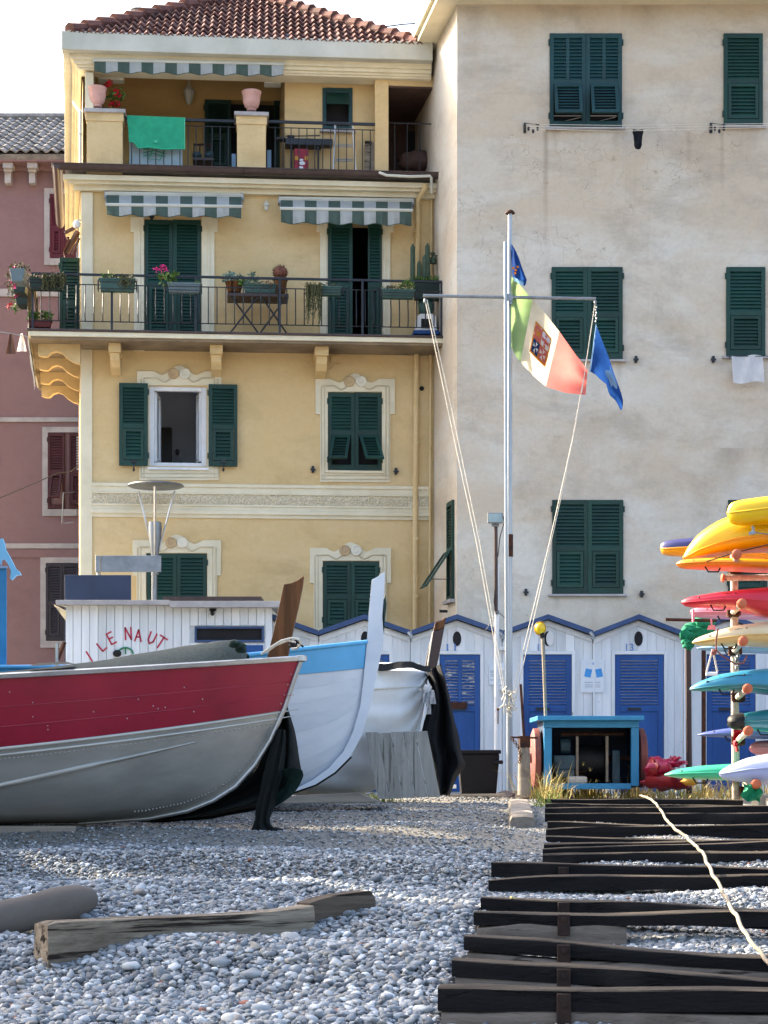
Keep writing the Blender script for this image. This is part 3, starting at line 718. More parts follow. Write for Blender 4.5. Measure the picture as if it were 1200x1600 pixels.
# ---------------------------------------------------------------- the yellow house
YF = Fr((125 - 600) / F * 29.95, 29.95, math.atan(.0814))
yel = thing('house', 'yellow plaster house with green shutters, long balcony and roof terrace', 'house', (-2, 33, EYE - .36))
def ymat(o): return o
yA1 = YF.loc(679, 700)[0]
def lw(t, off=0.0):                      # along its left wall, t metres back
    return (-.0797 * t + off, -t)
def yellow_house():
    zb = EYE - .6
    z_terr = YF.loc(400, 268, .1)[1]                    # terrace floor
    z_top = YF.loc(400, 84, .0)[1]                      # under the roof fascia
    win = (233, 603, 323, 729)
    doorR = (513, 348, 596, 545)
    hs = [hole(YF, 226, 343, 314, 545, .14), (*hole(YF, *doorR, .25)[:5], 1), (*hole(YF, *win, .22)[:5], 1), hole(YF, 513, 613, 596, 735, .14), hole(YF, 229, 865, 323, 1000, .14), hole(YF, 505, 877, 592, 985, .14)]
    mb = MB(); holed_wall(mb, YF, 0, yA1, zb, z_terr - .04, hs)
    lt = 5.7
    (ax, bx), (ay, by) = lw(0), lw(lt)
    def V(a, b, z): return YF.pt(a, b, z)
    mb.add([V(0, 0, zb), V(ay, by, zb), V(ay, by, z_terr), V(0, 0, z_terr)], [(0, 1, 2, 3)])
    mb.add([V(ay, by, zb), V(yA1, by, zb), V(yA1, by, z_top), V(ay, by, z_top)], [(0, 1, 2, 3)])
    mb.add([V(yA1, 0, zb), V(yA1, by, zb), V(yA1, by, z_top), V(yA1, 0, z_terr)], [(0, 1, 2, 3)])
    mb.build('wall', [G['yellow'], G['interior']], yel)
    # rooms behind the two openings
    for (u0, v0, u1, v1), dp, m_ in ((win, 2.4, 'room'), (doorR, 2.4, 'interior')):
        a0, a1, c0, c1, _ = hole(YF, u0, v0, u1, v1, 0)
        r_ = MB(); q = [V(a, b, z) for b in (-.25 if m_ == 'interior' else -.22, -dp) for a, z in ((a0 - .9, c0 - .7), (a1 + .9, c0 - .7), (a1 + .9, c1 + .5), (a0 - .9, c1 + .5))]
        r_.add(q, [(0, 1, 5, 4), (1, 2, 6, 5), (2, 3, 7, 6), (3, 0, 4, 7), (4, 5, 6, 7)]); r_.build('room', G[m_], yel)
    # things in the open room
    f = MB(); f.fbox(YF, 246, 668, 268, 740, -2.6, -2.2); tag(f.build('wardrobe', G['darkpaint'], None, bevel=.01), 'dark wardrobe seen through the open yellow house window', 'wardrobe')
    f = MB(); f.fbox(YF, 270, 716, 283, 740, -1.6, -1.3); f.fbox(YF, 272, 704, 281, 716, -1.5, -1.45); f.ell(YF.px(277, 706, -1.42), (.03, .03, .05)); tag(f.build('bedside_stand', G['darkpaint'], None), 'small dark stand behind the open window beside the wardrobe', 'stand')
    # window frame, casements swung in
    w = MB(); u0, v0, u1, v1 = win
    w.fbox(YF, u0, v0, u0 + 8, v1, -.12, -.03); w.fbox(YF, u1 - 8, v0, u1, v1, -.12, -.03); w.fbox(YF, u0 + 8, v0, u1 - 8, v0 + 8, -.12, -.03); w.fbox(YF, u0 + 8, v1 - 6, u1 - 8, v1, -.12, -.03)
    wf = w.build('window', G['white_pl'], yel, bevel=.006)
    for sg, uu in ((1, u0 + 8), (-1, u1 - 8)):
        c = MB(); a, c1 = YF.loc(uu, v0 + 10, -.12); _, c0 = YF.loc(uu, v1 - 8, -.12); d = .36; lean = .15
        def CT(q, t, z): return YF.pt(a + sg * (q * lean + t), -.12 - q, z)
        for q0, q1, z0, z1 in ((0, .06, c0, c1), (d - .06, d, c0, c1), (.06, d - .06, c0, c0 + .06), (.06, d - .06, c1 - .06, c1)):
            c.box8([CT(q, t, z) for z in (z0, z1) for q, t in ((q0, 0), (q1, 0), (q1, .04), (q0, .04))])
        co = c.build('casement', G['white_pl'], wf)
        g_ = MB(); g_.box8([CT(q, t, z) for z in (c0 + .06, c1 - .06) for q, t in ((.06, .015), (d - .06, .015), (d - .06, .022), (.06, .022))]); g_.build('pane', G['glass'], wf)
    ledge(yel, YF, 231, 730, 326, 734, 0, .07, 'white_pl')
    shutter(yel, YF, 186, 598, 231, 728, b=.085, m='green', hinge='r'); shutter(yel, YF, 326, 600, 371, 729, b=.085, m='green')
    for u in (209, 349):
        k = MB(); k.fbox(YF, u - 4, 719, u + 4, 723, .085, .10); k.tube([YF.px(u, 723, .09), YF.px(u, 733, .09)], .008, 6); k.ell(YF.px(u, 734, .09), (.02, .02, .03), 6, 4); k.build('shutter_latch', G['iron'], yel)
    shutter(yel, YF, 513, 613, 554.3, 735, m='green', flap=30, skew=-.16); shutter(yel, YF, 554.7, 613, 596, 735, m='green', flap=30, skew=.2, hinge='r')
    shutter(yel, YF, 229, 865, 276, 1000, m='green'); shutter(yel, YF, 276.4, 865, 323, 1000, m='green', hinge='r')
    shutter(yel, YF, 505, 877, 548.3, 985, m='green'); shutter(yel, YF, 548.7, 877, 592, 985, m='green', hinge='r')
    shutter(yel, YF, 226, 343, 270, 545, m='green', mid=.5); shutter(yel, YF, 270.4, 343, 314, 545, m='green', mid=.5, hinge='r')
    shutter(yel, YF, 513, 348, 551, 545, b=.05, m='green', mid=.5); shutter(yel, YF, 575, 348, 596, 545, b=.06, m='green', mid=.5, hinge='r', label='half folded door shutter standing open')
    ledge(yel, YF, 508, 735, 601, 739, 0, .06, 'cream')
    hooks(yel, YF, [(489, 733), (619, 736), (237, 338)])
    # corner strip, bands, cornices
    s = MB(); s.fbox(YF, 127, 300, 145, 519, 0, .03); s.fbox(YF, 126, 546, 144, 900, 0, .03); s.fbox(YF, 124, 900, 140, 1235, 0, .03)
    s.build('corner_strip', G['cream'], yel, bevel=.004)
    s = MB(); uu0, uu1 = 143, 672
    for v0, v1, b, mi in ((752, 757, .05, 0), (757, 766, .03, 0), (766, 768, .045, 0), (768, 784, .022, 1), (784, 787, .045, 0), (787, 793, .03, 0), (793, 799, .055, 0), (799, 805, .025, 0)):
        a0, c1 = YF.loc(uu0, v0 + 2, b); a1, c0 = YF.loc(uu1, v1 + 10, b); c1 = YF.loc(400, v0 + 5, b)[1]; c0 = YF.loc(400, v1 + 5, b)[1]
        s.lbox(YF, a0, a1, -.005, b, c0, c1, mi)
    fz = s.build('frieze_band', [G['cream'], frieze_mat()], yel, bevel=.003)
    # carved leaves on the frieze
    cv = MB(); a0, _ = YF.loc(146, 775, .02); a1, _ = YF.loc(668, 775, .02); a = a0
    zc = YF.loc(400, 781, .02)[1]
    while a < a1:
        for k in range(2):
            ang = rnd.uniform(0, 6.28); r_ = rnd.uniform(.02, .045); zz = zc + rnd.uniform(-.055, .055); aa = a + rnd.uniform(-.03, .03)
            pts = [YF.pt(aa + r_ * math.cos(ang + t) * (1 - t / 9), .03, zz + r_ * math.sin(ang + t) * (1 - t / 9)) for t in (0, 1, 2, 3, 4)]
            cv.tube(pts, .009, 4)
        a += .05
    cv.build('carved_leaves', G['cream'], fz)['kind'] = 'stuff'
    # surrounds
    def surround(u0, v0, u1, v1, ub0, ub1, vtop, vbot, ear=12, dv=0):
        "stucco frame round the opening (u0..v1): outer rectangle ub0..ub1, scrolled head"
        s = MB(); b = .028
        s.fbox(YF, ub0 + ear, vtop + 55, u0 - 1, vbot, 0, b); s.fbox(YF, u1 + 1, vtop + 55, ub1 - ear, vbot, 0, b)
        if vbot > v1 + 3: s.fbox(YF, u0 - 1, v1 + 2, u1 + 1, vbot, 0, b)
        cu = (ub0 + ub1) / 2; hw = (ub1 - ub0) / 2
        top = []
        def prof(x):       # x in -1..1, the wavy head
            ax = abs(x)
            if ax > .6: return 0
            if ax > .42: return 5 * (1 - (ax - .42) / .18) ** .8 * (1 if ax > .42 else 0) * 1.2 if ax < .6 else 0
            return 6 - 15 * (.5 + .5 * math.cos(math.pi * ax / .42)) * .98
        n = 44
        poly = []
        for i in range(n + 1):
            x = -1 + 2 * i / n; vv = vtop + prof(x) + dv * x; poly.append((cu + hw * x, vv))
        low = [(ub1, vtop + 55), (u1 + 1, vtop + 55), (u1 + 1, v0 - 1), (u0 - 1, v0 - 1), (u0 - 1, vtop + 55), (ub0, vtop + 55)]
        # head as strips so that the outline stays concave
        rows = []
        for i in range(n):
            (ua, va), (ub, vb) = poly[i], poly[i + 1]
            mid_ = (ua + ub) / 2
            vl = v0 - 1 if u0 - 1 < mid_ < u1 + 1 else vtop + 55
            if ua < u0 - 1 < ub or ua < u1 + 1 < ub: vl = vtop + 55 if False else v0 - 1
            q = [YF.px(ua, va, b), YF.px(ub, vb, b), YF.px(ub, vl, b), YF.px(ua, vl, b)]
            s.prism(q, YF.pt(0, -b, 0) - YF.pt(0, 0, 0))
        s.fbox(YF, ub0, v0 - 1, u0 - 1, vtop + 55, 0, b - .001); s.fbox(YF, u1 + 1, v0 - 1, ub1, vtop + 55, 0, b - .001)
        o = s.build('window_surround', G['cream'], yel)
        # mouldings
        m_ = MB()
        for off, rr in ((ear + 2, .012), (ear + 7, .009)):
            if ub0 + off < u0 - 2:
                m_.tube([YF.px(ub0 + off, vtop + 12, b), YF.px(ub0 + off, vbot - 4, b)], rr, 6); m_.tube([YF.px(ub1 - off, vtop + 12, b), YF.px(ub1 - off, vbot - 4, b)], rr, 6)
        if vbot > v1 + 8:
            for vv in (vbot - 4, vbot - 10): m_.tube([YF.px(ub0 + ear + 2, vv, b), YF.px(ub1 - ear - 2, vv, b)], .012, 6)
        pts = [YF.px(cu + hw * x * .86, vtop + 11 + prof(x) * 1.0, b + .004) for x in [-.98 + .04 * i for i in range(50)]]
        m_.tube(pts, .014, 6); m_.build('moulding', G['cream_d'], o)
        for du, mm in ((-9, 'scroll_t'), (9, 'scroll_w')):
            k = MB(); c = YF.px(cu + du, vtop + 4, b); rr = .085
            k.add([c + (YF.pt(math.cos(t * .3927) * rr, h, math.sin(t * .3927) * rr) - YF.pt(0, 0, 0)) for h in (0, .035) for t in range(16)],
                  [tuple(range(16, 32))] + [(t, (t + 1) % 16, 16 + (t + 1) % 16, 16 + t) for t in range(16)])
            sp = [c + (YF.pt(math.cos(t * .5) * rr * (1 - t / 16), .036, math.sin(t * .5) * rr * (1 - t / 16)) - YF.pt(0, 0, 0)) for t in range(13)]
            k.tube(sp, .008, 5); k.build('scroll', G[mm], o, bevel=.006)
    surround(233, 603, 323, 729, 214, 346, 580, 750, 4)
    surround(513, 613, 596, 735, 493, 617, 592, 753, 7)
    surround(229, 865, 323, 1000, 207, 345, 844, 1000, 6)
    surround(505, 877, 592, 985, 484, 611, 856, 985, 6)
    # pale door surrounds on the balcony floor
    for u0, u1, um0, um1 in ((204, 340, 225, 315), (495, 615, 512, 597)):
        s = MB(); vt, vb_ = 345, 548
        s.fbox(YF, u0 + 5, vt, um0, vb_, 0, .03); s.fbox(YF, um1, vt, u1 - 5, vb_, 0, .03); s.fbox(YF, u0, vt - 6, um0, vt + 18, 0, .034); s.fbox(YF, um1, vt - 6, u1, vt + 18, 0, .034)
        s.fbox(YF, u0 + 12, vt, u0 + 15, vb_, .03, .042); s.fbox(YF, u1 - 15, vt, u1 - 12, vb_, .03, .042)
        s.build('door_surround', G['cream'], yel, bevel=.003)
    # cornice under the terrace with its cove, gutter
    s = MB()
    aL, aR = -.24, yA1 + .02
    def cor(v0, v1, b0, b1, ov):
        z1, z0 = YF.loc(400, v0, b1)[1], YF.loc(400, v1, b1)[1]
        bk = lw(3.0)
        poly = [(-ov, b1), (aR, b1), (aR, b0), (-ov + .2 * 0, b0)]
        s.lbox(YF, -ov, aR, b0, b1, z0, z1)
        s.box8([YF.pt(a, b, z) for z in (z0, z1) for a, b in ((-ov, b0), (0 if ov > 0 else -.01, b0), (bk[0], bk[1]), (bk[0] - ov, bk[1]))])
    cor(279, 287, -.05, .26, .24); cor(287, 293, -.05, .20, .17); cor(293, 303, -.05, .10, .09)
    s.build('cornice', G['cream'], yel, bevel=.004)
    s = MB()      # the slanted cove under the left overhang
    z1 = YF.loc(400, 282, .2)[1]; z0 = z1 - .035
    bk = lw(3.0)
    s.add([YF.pt(-.23, .2, z1), YF.pt(-.01, .0, z0), YF.pt(bk[0] - .01, bk[1], z0), YF.pt(bk[0] - .23, bk[1], z1)], [(0, 1, 2, 3)])
    s.add([YF.pt(-.23, .2, z1), YF.pt(-.01, .0, z0), YF.pt(.02, .0, z1)], [(0, 1, 2)])
    s.build('cove', G['yellow'], yel)
    s = MB()
    zg = YF.loc(400, 262, .42)[1]; n = 10
    def gut(p0, p1, out):
        rows = [[p0 + out * (.065 * math.cos(math.pi * k / n)) + Vector((0, 0, -.085 * math.sin(math.pi * k / n))) for k in range(n + 1)],
                [p1 + out * (.065 * math.cos(math.pi * k / n)) + Vector((0, 0, -.085 * math.sin(math.pi * k / n))) for k in range(n + 1)]]
        s.grid(rows)
        for w_, p in ((-1, p0), (1, p1)): s.add([q + Vector((0, 0, 0)) for q in rows[0 if w_ < 0 else 1]], [tuple(range(n + 1))])
        for rw in (0, n): s.tube([rows[0][rw], rows[1][rw]], .012, 6)
    nv = Vector((YF.n.x, YF.n.y, 0)); ev = Vector((YF.ex.x, YF.ex.y, 0))
    gut(YF.pt(-.36, .34, zg), YF.pt(yA1 + .12, .34, zg - .0), nv)
    gb = lw(2.9); gut(YF.pt(-.32, .40, zg), YF.pt(gb[0] - .32, gb[1], zg), -ev)
    for i in range(9):
        a = -.1 + i * .66
        s.tube([YF.pt(a, .34 + .067 * math.cos(math.pi * k / 8), zg - .087 * math.sin(math.pi * k / 8)) for k in range(9)], .008, 4)
    s.build('gutter', G['brown_metal'], yel, smooth=50)
    # terrace floor slab edge
    s = MB(); s.lbox(YF, -.22, yA1 - .01, -5.4, .24, z_terr - .08, z_terr - .01); s.build('terrace_floor', G['trim_grey'], yel)
    # downpipes
    s = MB(); s.tube([YF.px(664, 287, .3), YF.px(664, 294, .28), YF.px(653, 312, .1), YF.px(653, 330, .07), YF.px(652, 519, .07)], .042, 10); s.tube([YF.px(651, 548, .06), YF.px(649, 760, .06), YF.px(648, 1235, .06)], .042, 10)
    for v in (360, 470, 600, 690, 840, 930): s.tube([YF.px(651, v, .06), YF.px(651, v + 4, .06)], .05, 10)
    s.build('downpipe', G['yellow'], yel, smooth=50)
    s = MB(); s.tube([YF.px(674, 300, .05), YF.px(674, 518, .05)], .02, 8); s.tube([YF.px(673, 548, .05), YF.px(671, 985, .05)], .02, 8); s.build('thin_pipe', G['yellow'], yel, smooth=50)
    s = MB(); s.tube([YF.px(587, 268, .22), YF.px(594, 270, .42), YF.px(604, 274, .45), YF.px(640, 276, .45), YF.px(672, 275, .45), YF.px(674, 278, .45), YF.px(675, 302, .3)], .022, 8); s.build('white_pipe', G['fascia'], yel, smooth=50)
    s = MB(); s.tube([YF.px(659, 607, .0), YF.px(659, 607, .012)], .038, 12); s.build('vent_hole', G['black'], yel)
    s = MB(); s.fbox(YF, 517, 556, 529, 568, 0, .04); s.tube([YF.px(523, 568, .03), YF.px(520, 574, .03), YF.px(508, 580, .03)], .007, 5); s.ell(YF.px(507, 580, .03), (.02, .02, .02), 6, 4); s.build('junction_box', G['yellow'], yel, bevel=.004)
    # wall lamps
    t = MB(); c = YF.px(416, 322, .1); t.lathe(c, [(.01, .08), (.05, .02), (.052, .0), (.034, -.005), (.03, -.06), (.018, -.07)], 8); t.tube([YF.px(416, 313, 0), YF.px(416, 314, .1)], .012, 6)
    tag(t.build('wall_lantern', G['fascia'], None), 'small white lantern on the yellow wall between the two lower awnings', 'lamp')
    t = MB(); t.ell(YF.px(120, 351, .12), (.06, .06, .07), 12, 8); t.tube([YF.px(127, 344, .0), YF.px(121, 344, .12)], .012, 6)
    tag(t.build('globe_lamp', G['globe'], None, smooth=60), 'round white globe lamp on the corner of the yellow house', 'lamp')

def frieze_mat():
    s = NT('carved_frieze')
    vo = s.n('ShaderNodeTexVoronoi'); vo.inputs['Scale'].default_value = 26; s.l(s.co, vo.inputs['Vector'])
    c = s.ramp(vo.outputs['Distance'], [(.1, lin('D6CDB6')), (.6, lin('BAB098'))]); s.bump(vo.outputs['Distance'], -.6, .02)
    return s.fin(c, .9, 0, .2)
yellow_house()

def balcony():
    z1 = YF.loc(400, 519.5, .75)[1]; zs = z1 - .105; zu = z1 - .15
    aR = yA1 + .06
    def poly(o_, z, out=0.0):
        l0 = -.72 - out
        bk = lw(3.3)
        return [YF.pt(l0, .75 + out, z), YF.pt(aR, .75 + out, z), YF.pt(aR, .002, z), YF.pt(.002, .002, z), YF.pt(bk[0] + .002, bk[1], z), YF.pt(l0 + bk[0], bk[1], z)]
    def slab(mb, za, zb, out, mi):
        q = poly(0, za, out) + poly(0, zb, out); n = 6
        mb.add(q, [(0, 1, 2, 3), (0, 3, 4, 5), (6, 9, 8, 7), (6, 11, 10, 9)] + [(i, (i + 1) % n, n + (i + 1) % n, n + i) for i in range(n)], mi)
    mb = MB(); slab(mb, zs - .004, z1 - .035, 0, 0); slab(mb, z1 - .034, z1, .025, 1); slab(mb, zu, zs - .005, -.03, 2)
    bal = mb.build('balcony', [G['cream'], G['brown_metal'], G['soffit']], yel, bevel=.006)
    for u0, u1, va in ((170, 189, 545), (328, 348, 548), (492, 513, 551)):
        a0, _ = YF.loc(u0, va, .45); a1, _ = YF.loc(u1, va, .45)
        k = MB(); k.lbox(YF, a0, a1, .0, .55, zu - .14, zu - .001)
        k.prism([YF.pt(a0 + .02, 0, zu - .141), YF.pt(a0 + .02, .50, zu - .141), YF.pt(a0 + .02, .46, zu - .25), YF.pt(a0 + .02, .34, zu - .34), YF.pt(a0 + .02, .0, zu - .40)], YF.ex.to_3d() * (a1 - a0 - .04))
        k.build('bracket', G['yellow'], bal, bevel=.006)
    pr = [(-.64, 0), (-.64, -.17), (-.58, -.19), (-.50, -.19), (-.44, -.13), (-.36, -.105), (-.28, -.13), (-.21, -.20), (-.12, -.26), (0, -.30), (0, 0)]
    for t in (-.38, .66, 1.75, 2.9):
        k = MB(); off = lw(t)
        # two pieces keep the polygon simple
        for i in range(len(pr) - 2):
            (x0, y0), (x1, y1) = pr[i], pr[i + 1]
            if x0 == x1: continue
            k.prism([YF.pt(off[0] + x0, off[1], zu), YF.pt(off[0] + x0, off[1], zu + y0), YF.pt(off[0] + x1, off[1], zu + y1), YF.pt(off[0] + x1, off[1], zu)], YF.n.to_3d() * -.13)
        k.build('bracket', G['yellow'], bal)
    # railing
    rail = MB(); br = .70; zt = YF.loc(400, 435, br)[1]; zl = YF.loc(400, 507, br)[1]; zm = YF.loc(400, 450, br)[1]
    aL = -.66; bk = lw(3.2)
    def runs(z, r_):
        rail.tube([YF.pt(aL, br, z), YF.pt(aR - .03, br, z)], r_, 6); rail.tube([YF.pt(aL, br, z), YF.pt(aL + bk[0], bk[1], z)], r_, 6)
    rail.lbox(YF, aL - .02, aR - .02, br - .02, br + .02, zt - .012, zt + .02); rail.tube([YF.pt(aL, br, zt), YF.pt(aL + bk[0], bk[1], zt)], .022, 6)
    runs(zm, .009); runs(zl, .009)
    for u in (175, 306, 437, 566):
        a = YF.loc(u, 480, br)[0]; rail.lbox(YF, a - .016, a + .016, br - .016, br + .07, zl - .16, zt)
    for a in (aL, aR - .03): rail.lbox(YF, a - .016, a + .016, br - .016, br + .016, z1, zt)
    ra = rail.build('railing', G['iron'], bal)
    b0 = MB(); H = zm - zl
    b0.tube([(0, 0, 0), (0, -.03, .08 * H), (0, -.055, .2 * H), (0, -.05, .38 * H), (0, -.015, .62 * H), (0, 0, .75 * H), (0, 0, H)], .0095, 5)
    me = bpy.data.meshes.new('baluster'); me.from_pydata(b0.v, [], b0.f); me.materials.append(G['iron'])
    a = aL + .125
    while a < aR - .08:
        p = YF.pt(a, br, zl); o = inst(me, 'baluster', p, ra, rot=(0, 0, .08)); a += .1335
    t = .15
    while t < 3.2:
        q = lw(t); p = YF.pt(aL + q[0], q[1] + .0, zl); inst(me, 'baluster', p, ra, rot=(0, 0, -1.45)); t += .16
balcony()

# ---------------------------------------------------------------- top floor and roof of the yellow house
def terrace():
    zt = YF.loc(400, 268, .1)[1]
    zf0 = YF.loc(400, 90.5, .30)[1]; zf1 = YF.loc(400, 61, .30)[1]     # fascia
    bw = -1.7                                                    # back wall of the loggia
    lt = 5.7
    def ycor(v0, v1, b1, ov, mi, mb, back=5.7):
        z1, z0 = YF.loc(400, v0 + 3, b1)[1], YF.loc(400, v1 + 3, b1)[1]; bk = lw(back)
        mb.lbox(YF, -ov, yA1 - .06, -.3, b1, z0, z1, mi); mb.box8([YF.pt(a, b, z) for z in (z0, z1) for a, b in ((-ov, -.3), (.0, -.3), (bk[0], bk[1]), (bk[0] - ov, bk[1]))], mi)
    s = MB(); ycor(54, 83, .30, .26, 0, s); s.build('fascia', G['fascia'], yel, bevel=.01)
    s = MB(); ycor(83.2, 97, .14, .14, 0, s); ycor(97.2, 104, .10, .09, 0, s); ycor(104.2, 109, .06, .05, 0, s); ycor(109.2, 113, .03, .03, 0, s); s.build('entablature', G['cream'], yel, bevel=.004)
    zc = YF.loc(400, 62, .03)[1]; zp = YF.loc(400, 116, .03)[1]
    # ceiling and back wall of the loggia
    w = MB(); door = (320, 155, 442, 268)
    bk = lw(-bw); hs = [hole(YF, *door, .2, bw)]
    holed_wall(w, YF, bk[0] + .05, yA1, zt - .02, zc, hs, bw); 
    w.lbox(YF, bk[0], yA1, bw + .001, -.31, zc, zc + .05)
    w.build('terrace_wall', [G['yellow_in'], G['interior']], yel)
    # corner pier behind the pots, left wall behind
    s = MB(); s.fbox(YF, 133, 113, 146, 172, -.3, .0, 0); s.build('corner_pier', G['cream'], yel, bevel=.004)
    s = MB(); q = lw(5.7); s.add([YF.pt(0.02, -.3, zt), YF.pt(q[0] + .02, q[1], zt), YF.pt(q[0] + .02, q[1], zp), YF.pt(.02, -.3, zp)], [(0, 1, 2, 3)])
    s.build('side_wall', G['yellow'], yel)
    s = MB(); zz = YF.loc(300, 86, .1)[1]
    s.add([YF.pt(-.25, .1, zz), YF.pt(.0, .0, zz - .03), YF.pt(q[0], q[1], zz - .03), YF.pt(q[0] - .25, q[1], zz)], [(0, 1, 2, 3)]); s.build('cove', G['yellow'], yel)
    s = MB(); s.tube([YF.px(115, 158, -.6), YF.px(119, 166, -.55), YF.px(126, 175, .04), YF.px(126, 258, .04)], .03, 8); s.tube([YF.px(126, 208, .04), YF.px(126, 211, .04)], .038, 8); s.build('downpipe', G['fascia'], yel, smooth=50)
    # parapet piers
    for u0, u1, v0 in ((134, 195, 170), (369, 419, 175)):
        s = MB(); s.fbox(YF, u0, v0 + 5, u1 - 2, v0 + 19, -.28, .14); s.fbox(YF, u0 + 1.5, v0 + 19, u1 - 3.5, 272, -.27, .125); s.fbox(YF, u0 - 3, v0 - 1, u1 + 1, v0 + 5, -.31, .18, 1)
        s.build('parapet_pier', [G['yellow'], G['trim_grey']], yel, bevel=.006)
    # small projecting room with its window
    br = -.35; win = (504, 137, 551, 202); zt1 = YF.loc(510, 124, br)[1]
    s = MB(); a0 = YF.loc(445, 200, br)[0]; a1 = YF.loc(586, 200, br)[0]
    holed_wall(s, YF, a0, a1, zt - .02, zt1, [hole(YF, *win, .14, br)], br)
    s.add([YF.pt(a0, br, zt), YF.pt(a0 - .05, bw, zt), YF.pt(a0 - .05, bw, zt1), YF.pt(a0, br, zt1)], [(0, 1, 2, 3)]); s.lbox(YF, a0 - .03, a1, bw, br + .06, zt1, zt1 + .045)
    s.build('roof_room', [G['yellow'], G['interior']], yel)
    w = MB(); u0, v0, u1, v1 = win
    w.fbox(YF, u0, v0, u0 + 6, v1, br - .1, br + .02); w.fbox(YF, u1 - 6, v0, u1, v1, br - .1, br + .02); w.fbox(YF, u0 + 6, v0, u1 - 6, v0 + 8, br - .1, br + .02); w.fbox(YF, u0 + 6, v1 - 5, u1 - 6, v1, br - .1, br + .02)
    wf = w.build('window', G['teal'], yel, bevel=.004)
    w = MB(); a, zh = YF.loc(u0 + 6, v0 + 9, br + .02); a_, _ = YF.loc(u1 - 6, v0, br + .02); zl = YF.loc(u0, 168, br)[1]
    q = [(br + .0, zh), (br + .16, zl)]
    for f0, f1, g0, g1 in ((0, .12, 0, 1), (.88, 1, 0, 1), (.12, .88, 0, .16), (.12, .88, .84, 1)):
        w.box8([YF.pt(a + (a_ - a) * f, q[0][0] + (q[1][0] - q[0][0]) * g + t, q[0][1] + (q[1][1] - q[0][1]) * g) for t in (0, .03) for f, g in ((f0, g0), (f1, g0), (f1, g1), (f0, g1))])
    w.box8([YF.pt(a + (a_ - a) * f, q[0][0] + (q[1][0] - q[0][0]) * g + t, q[0][1] + (q[1][1] - q[0][1]) * g) for t in (.008, .02) for f, g in ((.12, .16), (.88, .16), (.88, .84), (.12, .84))])
    w.build('flap', G['green'], wf)
    ledge(yel, YF, 500, 202, 556, 206, br, br + .07, 'trim_grey')
    # tiles along the little roof edge
    me = tile_mesh(.19, .3, 1, 'tile')
    aa = a0 + .05
    while aa < a1 - .1:
        inst(me, 'roof_tile', YF.pt(aa, br + .12, zt1 + .05), yel, rot=(.35, 0, .08 + rnd.uniform(-.04, .04))); aa += .19
    s = MB(); s.tube([YF.pt(a0 - .02, br + .04, zt1 + .09), YF.pt(a0 - .1, bw + .3, zt1 + .3)], .06, 8); s.build('ridge_tile', G['cream'], yel, smooth=50)
    # wall with rounded top, dark recess at the right
    s = MB(); a0p, a1p = YF.loc(586, 200, -.05)[0], YF.loc(607, 200, -.05)[0]; ztop = YF.loc(596, 124, -.05)[1]
    s.lbox(YF, a0p, a1p, bw, -.05, zt - .02, ztop); s.prism([YF.pt((a0p + a1p) / 2 + (a1p - a0p) / 2 * math.cos(math.pi * k / 8), -.05, ztop + .07 * math.sin(math.pi * k / 8)) for k in range(9)], -YF.n.to_3d() * 1.2)
    s.build('partition', G['yellow'], yel)
    s = MB(); zr = YF.loc(640, 135, -.1)[1]; a2 = yA1 - .01
    s.lbox(YF, a1p + .002, a2, -.35, -.08, zr, zp + .1); s.build('lintel', G['yellow'], yel)
    s = MB(); s.lbox(YF, a1p + .002, a2, bw + .01, bw + .03, zt, zr); s.lbox(YF, a1p + .45, a2 - .02, bw + .03, bw + .06, zt, zr - .2, 1); s.lbox(YF, a2 - .004, a2 + .01, bw + .03, -.36, zt, zr); s.lbox(YF, a1p + .003, a2, bw + .03, -.1, zr - .03, zr - .004)
    s.build('recess', [G['brownbag'], G['interior']], yel)
    # door leaves
    shutter(yel, YF, 320, 155, 361, 268, b=bw + .06, m='green2', mid=.5, label='dull green shutter on the terrace door'); 
    shutter(yel, YF, 428, 157, 442, 268, b=bw + .08, m='green2', mid=.5, hinge='r')
    # railings between the piers
    for u0, u1, vt_, lab in ((196, 368, 183, 0), (420, 586, 188, 0), (607, 680, 190, 0)):
        b = .02 if u0 < 600 else -.2; a0_, zt_ = YF.loc(u0, vt_ + 2, b); a1_, _ = YF.loc(u1, vt_, b); zl_ = zt + .03; zm_ = zt_ - .09
        r_ = MB()
        if u0 < 600: r_.lbox(YF, a0_, a1_, b - .02, b + .02, zt_ - .02, zt_ + .02)
        else: r_.tube([YF.pt(a0_, b, zt_), YF.pt(a1_, b, zt_)], .01, 6)
        if u0 < 600: r_.tube([YF.pt(a0_, b, zm_), YF.pt(a1_, b, zm_)], .008, 6)
        r_.tube([YF.pt(a0_, b, zl_), YF.pt(a1_, b, zl_)], .008, 6)
        ro = r_.build('railing', G['iron'], yel)
        k = MB(); H = (zm_ if u0 < 600 else zt_) - zl_; k.tube([(0, 0, 0), (0, -.03, .2 * H), (0, -.02, .45 * H), (0, 0, .7 * H), (0, 0, H)], .008, 5)
        me = bpy.data.meshes.new('baluster'); me.from_pydata(k.v, [], k.f); me.materials.append(G['iron'])
        a = a0_ + .1
        while a < a1_ - .05: inst(me, 'baluster', YF.pt(a, b, zl_), ro); a += .125 if u0 < 600 else .2
    # hip roof
    E = [YF.pt(-.14, .24, zf1), YF.pt(yA1 - .25, .24, zf1 - .02)]
    apex = Vector(((385 - 600) * 33 / F, 33.0, EYE + 1206 * 33 / F))
    bk = lw(5.9); Bk = [YF.pt(bk[0] - .1, bk[1], zf1), YF.pt(yA1 - .2, bk[1], zf1)]
    r_ = MB(); ap2 = apex + Vector((0.1, 1.2, 0))
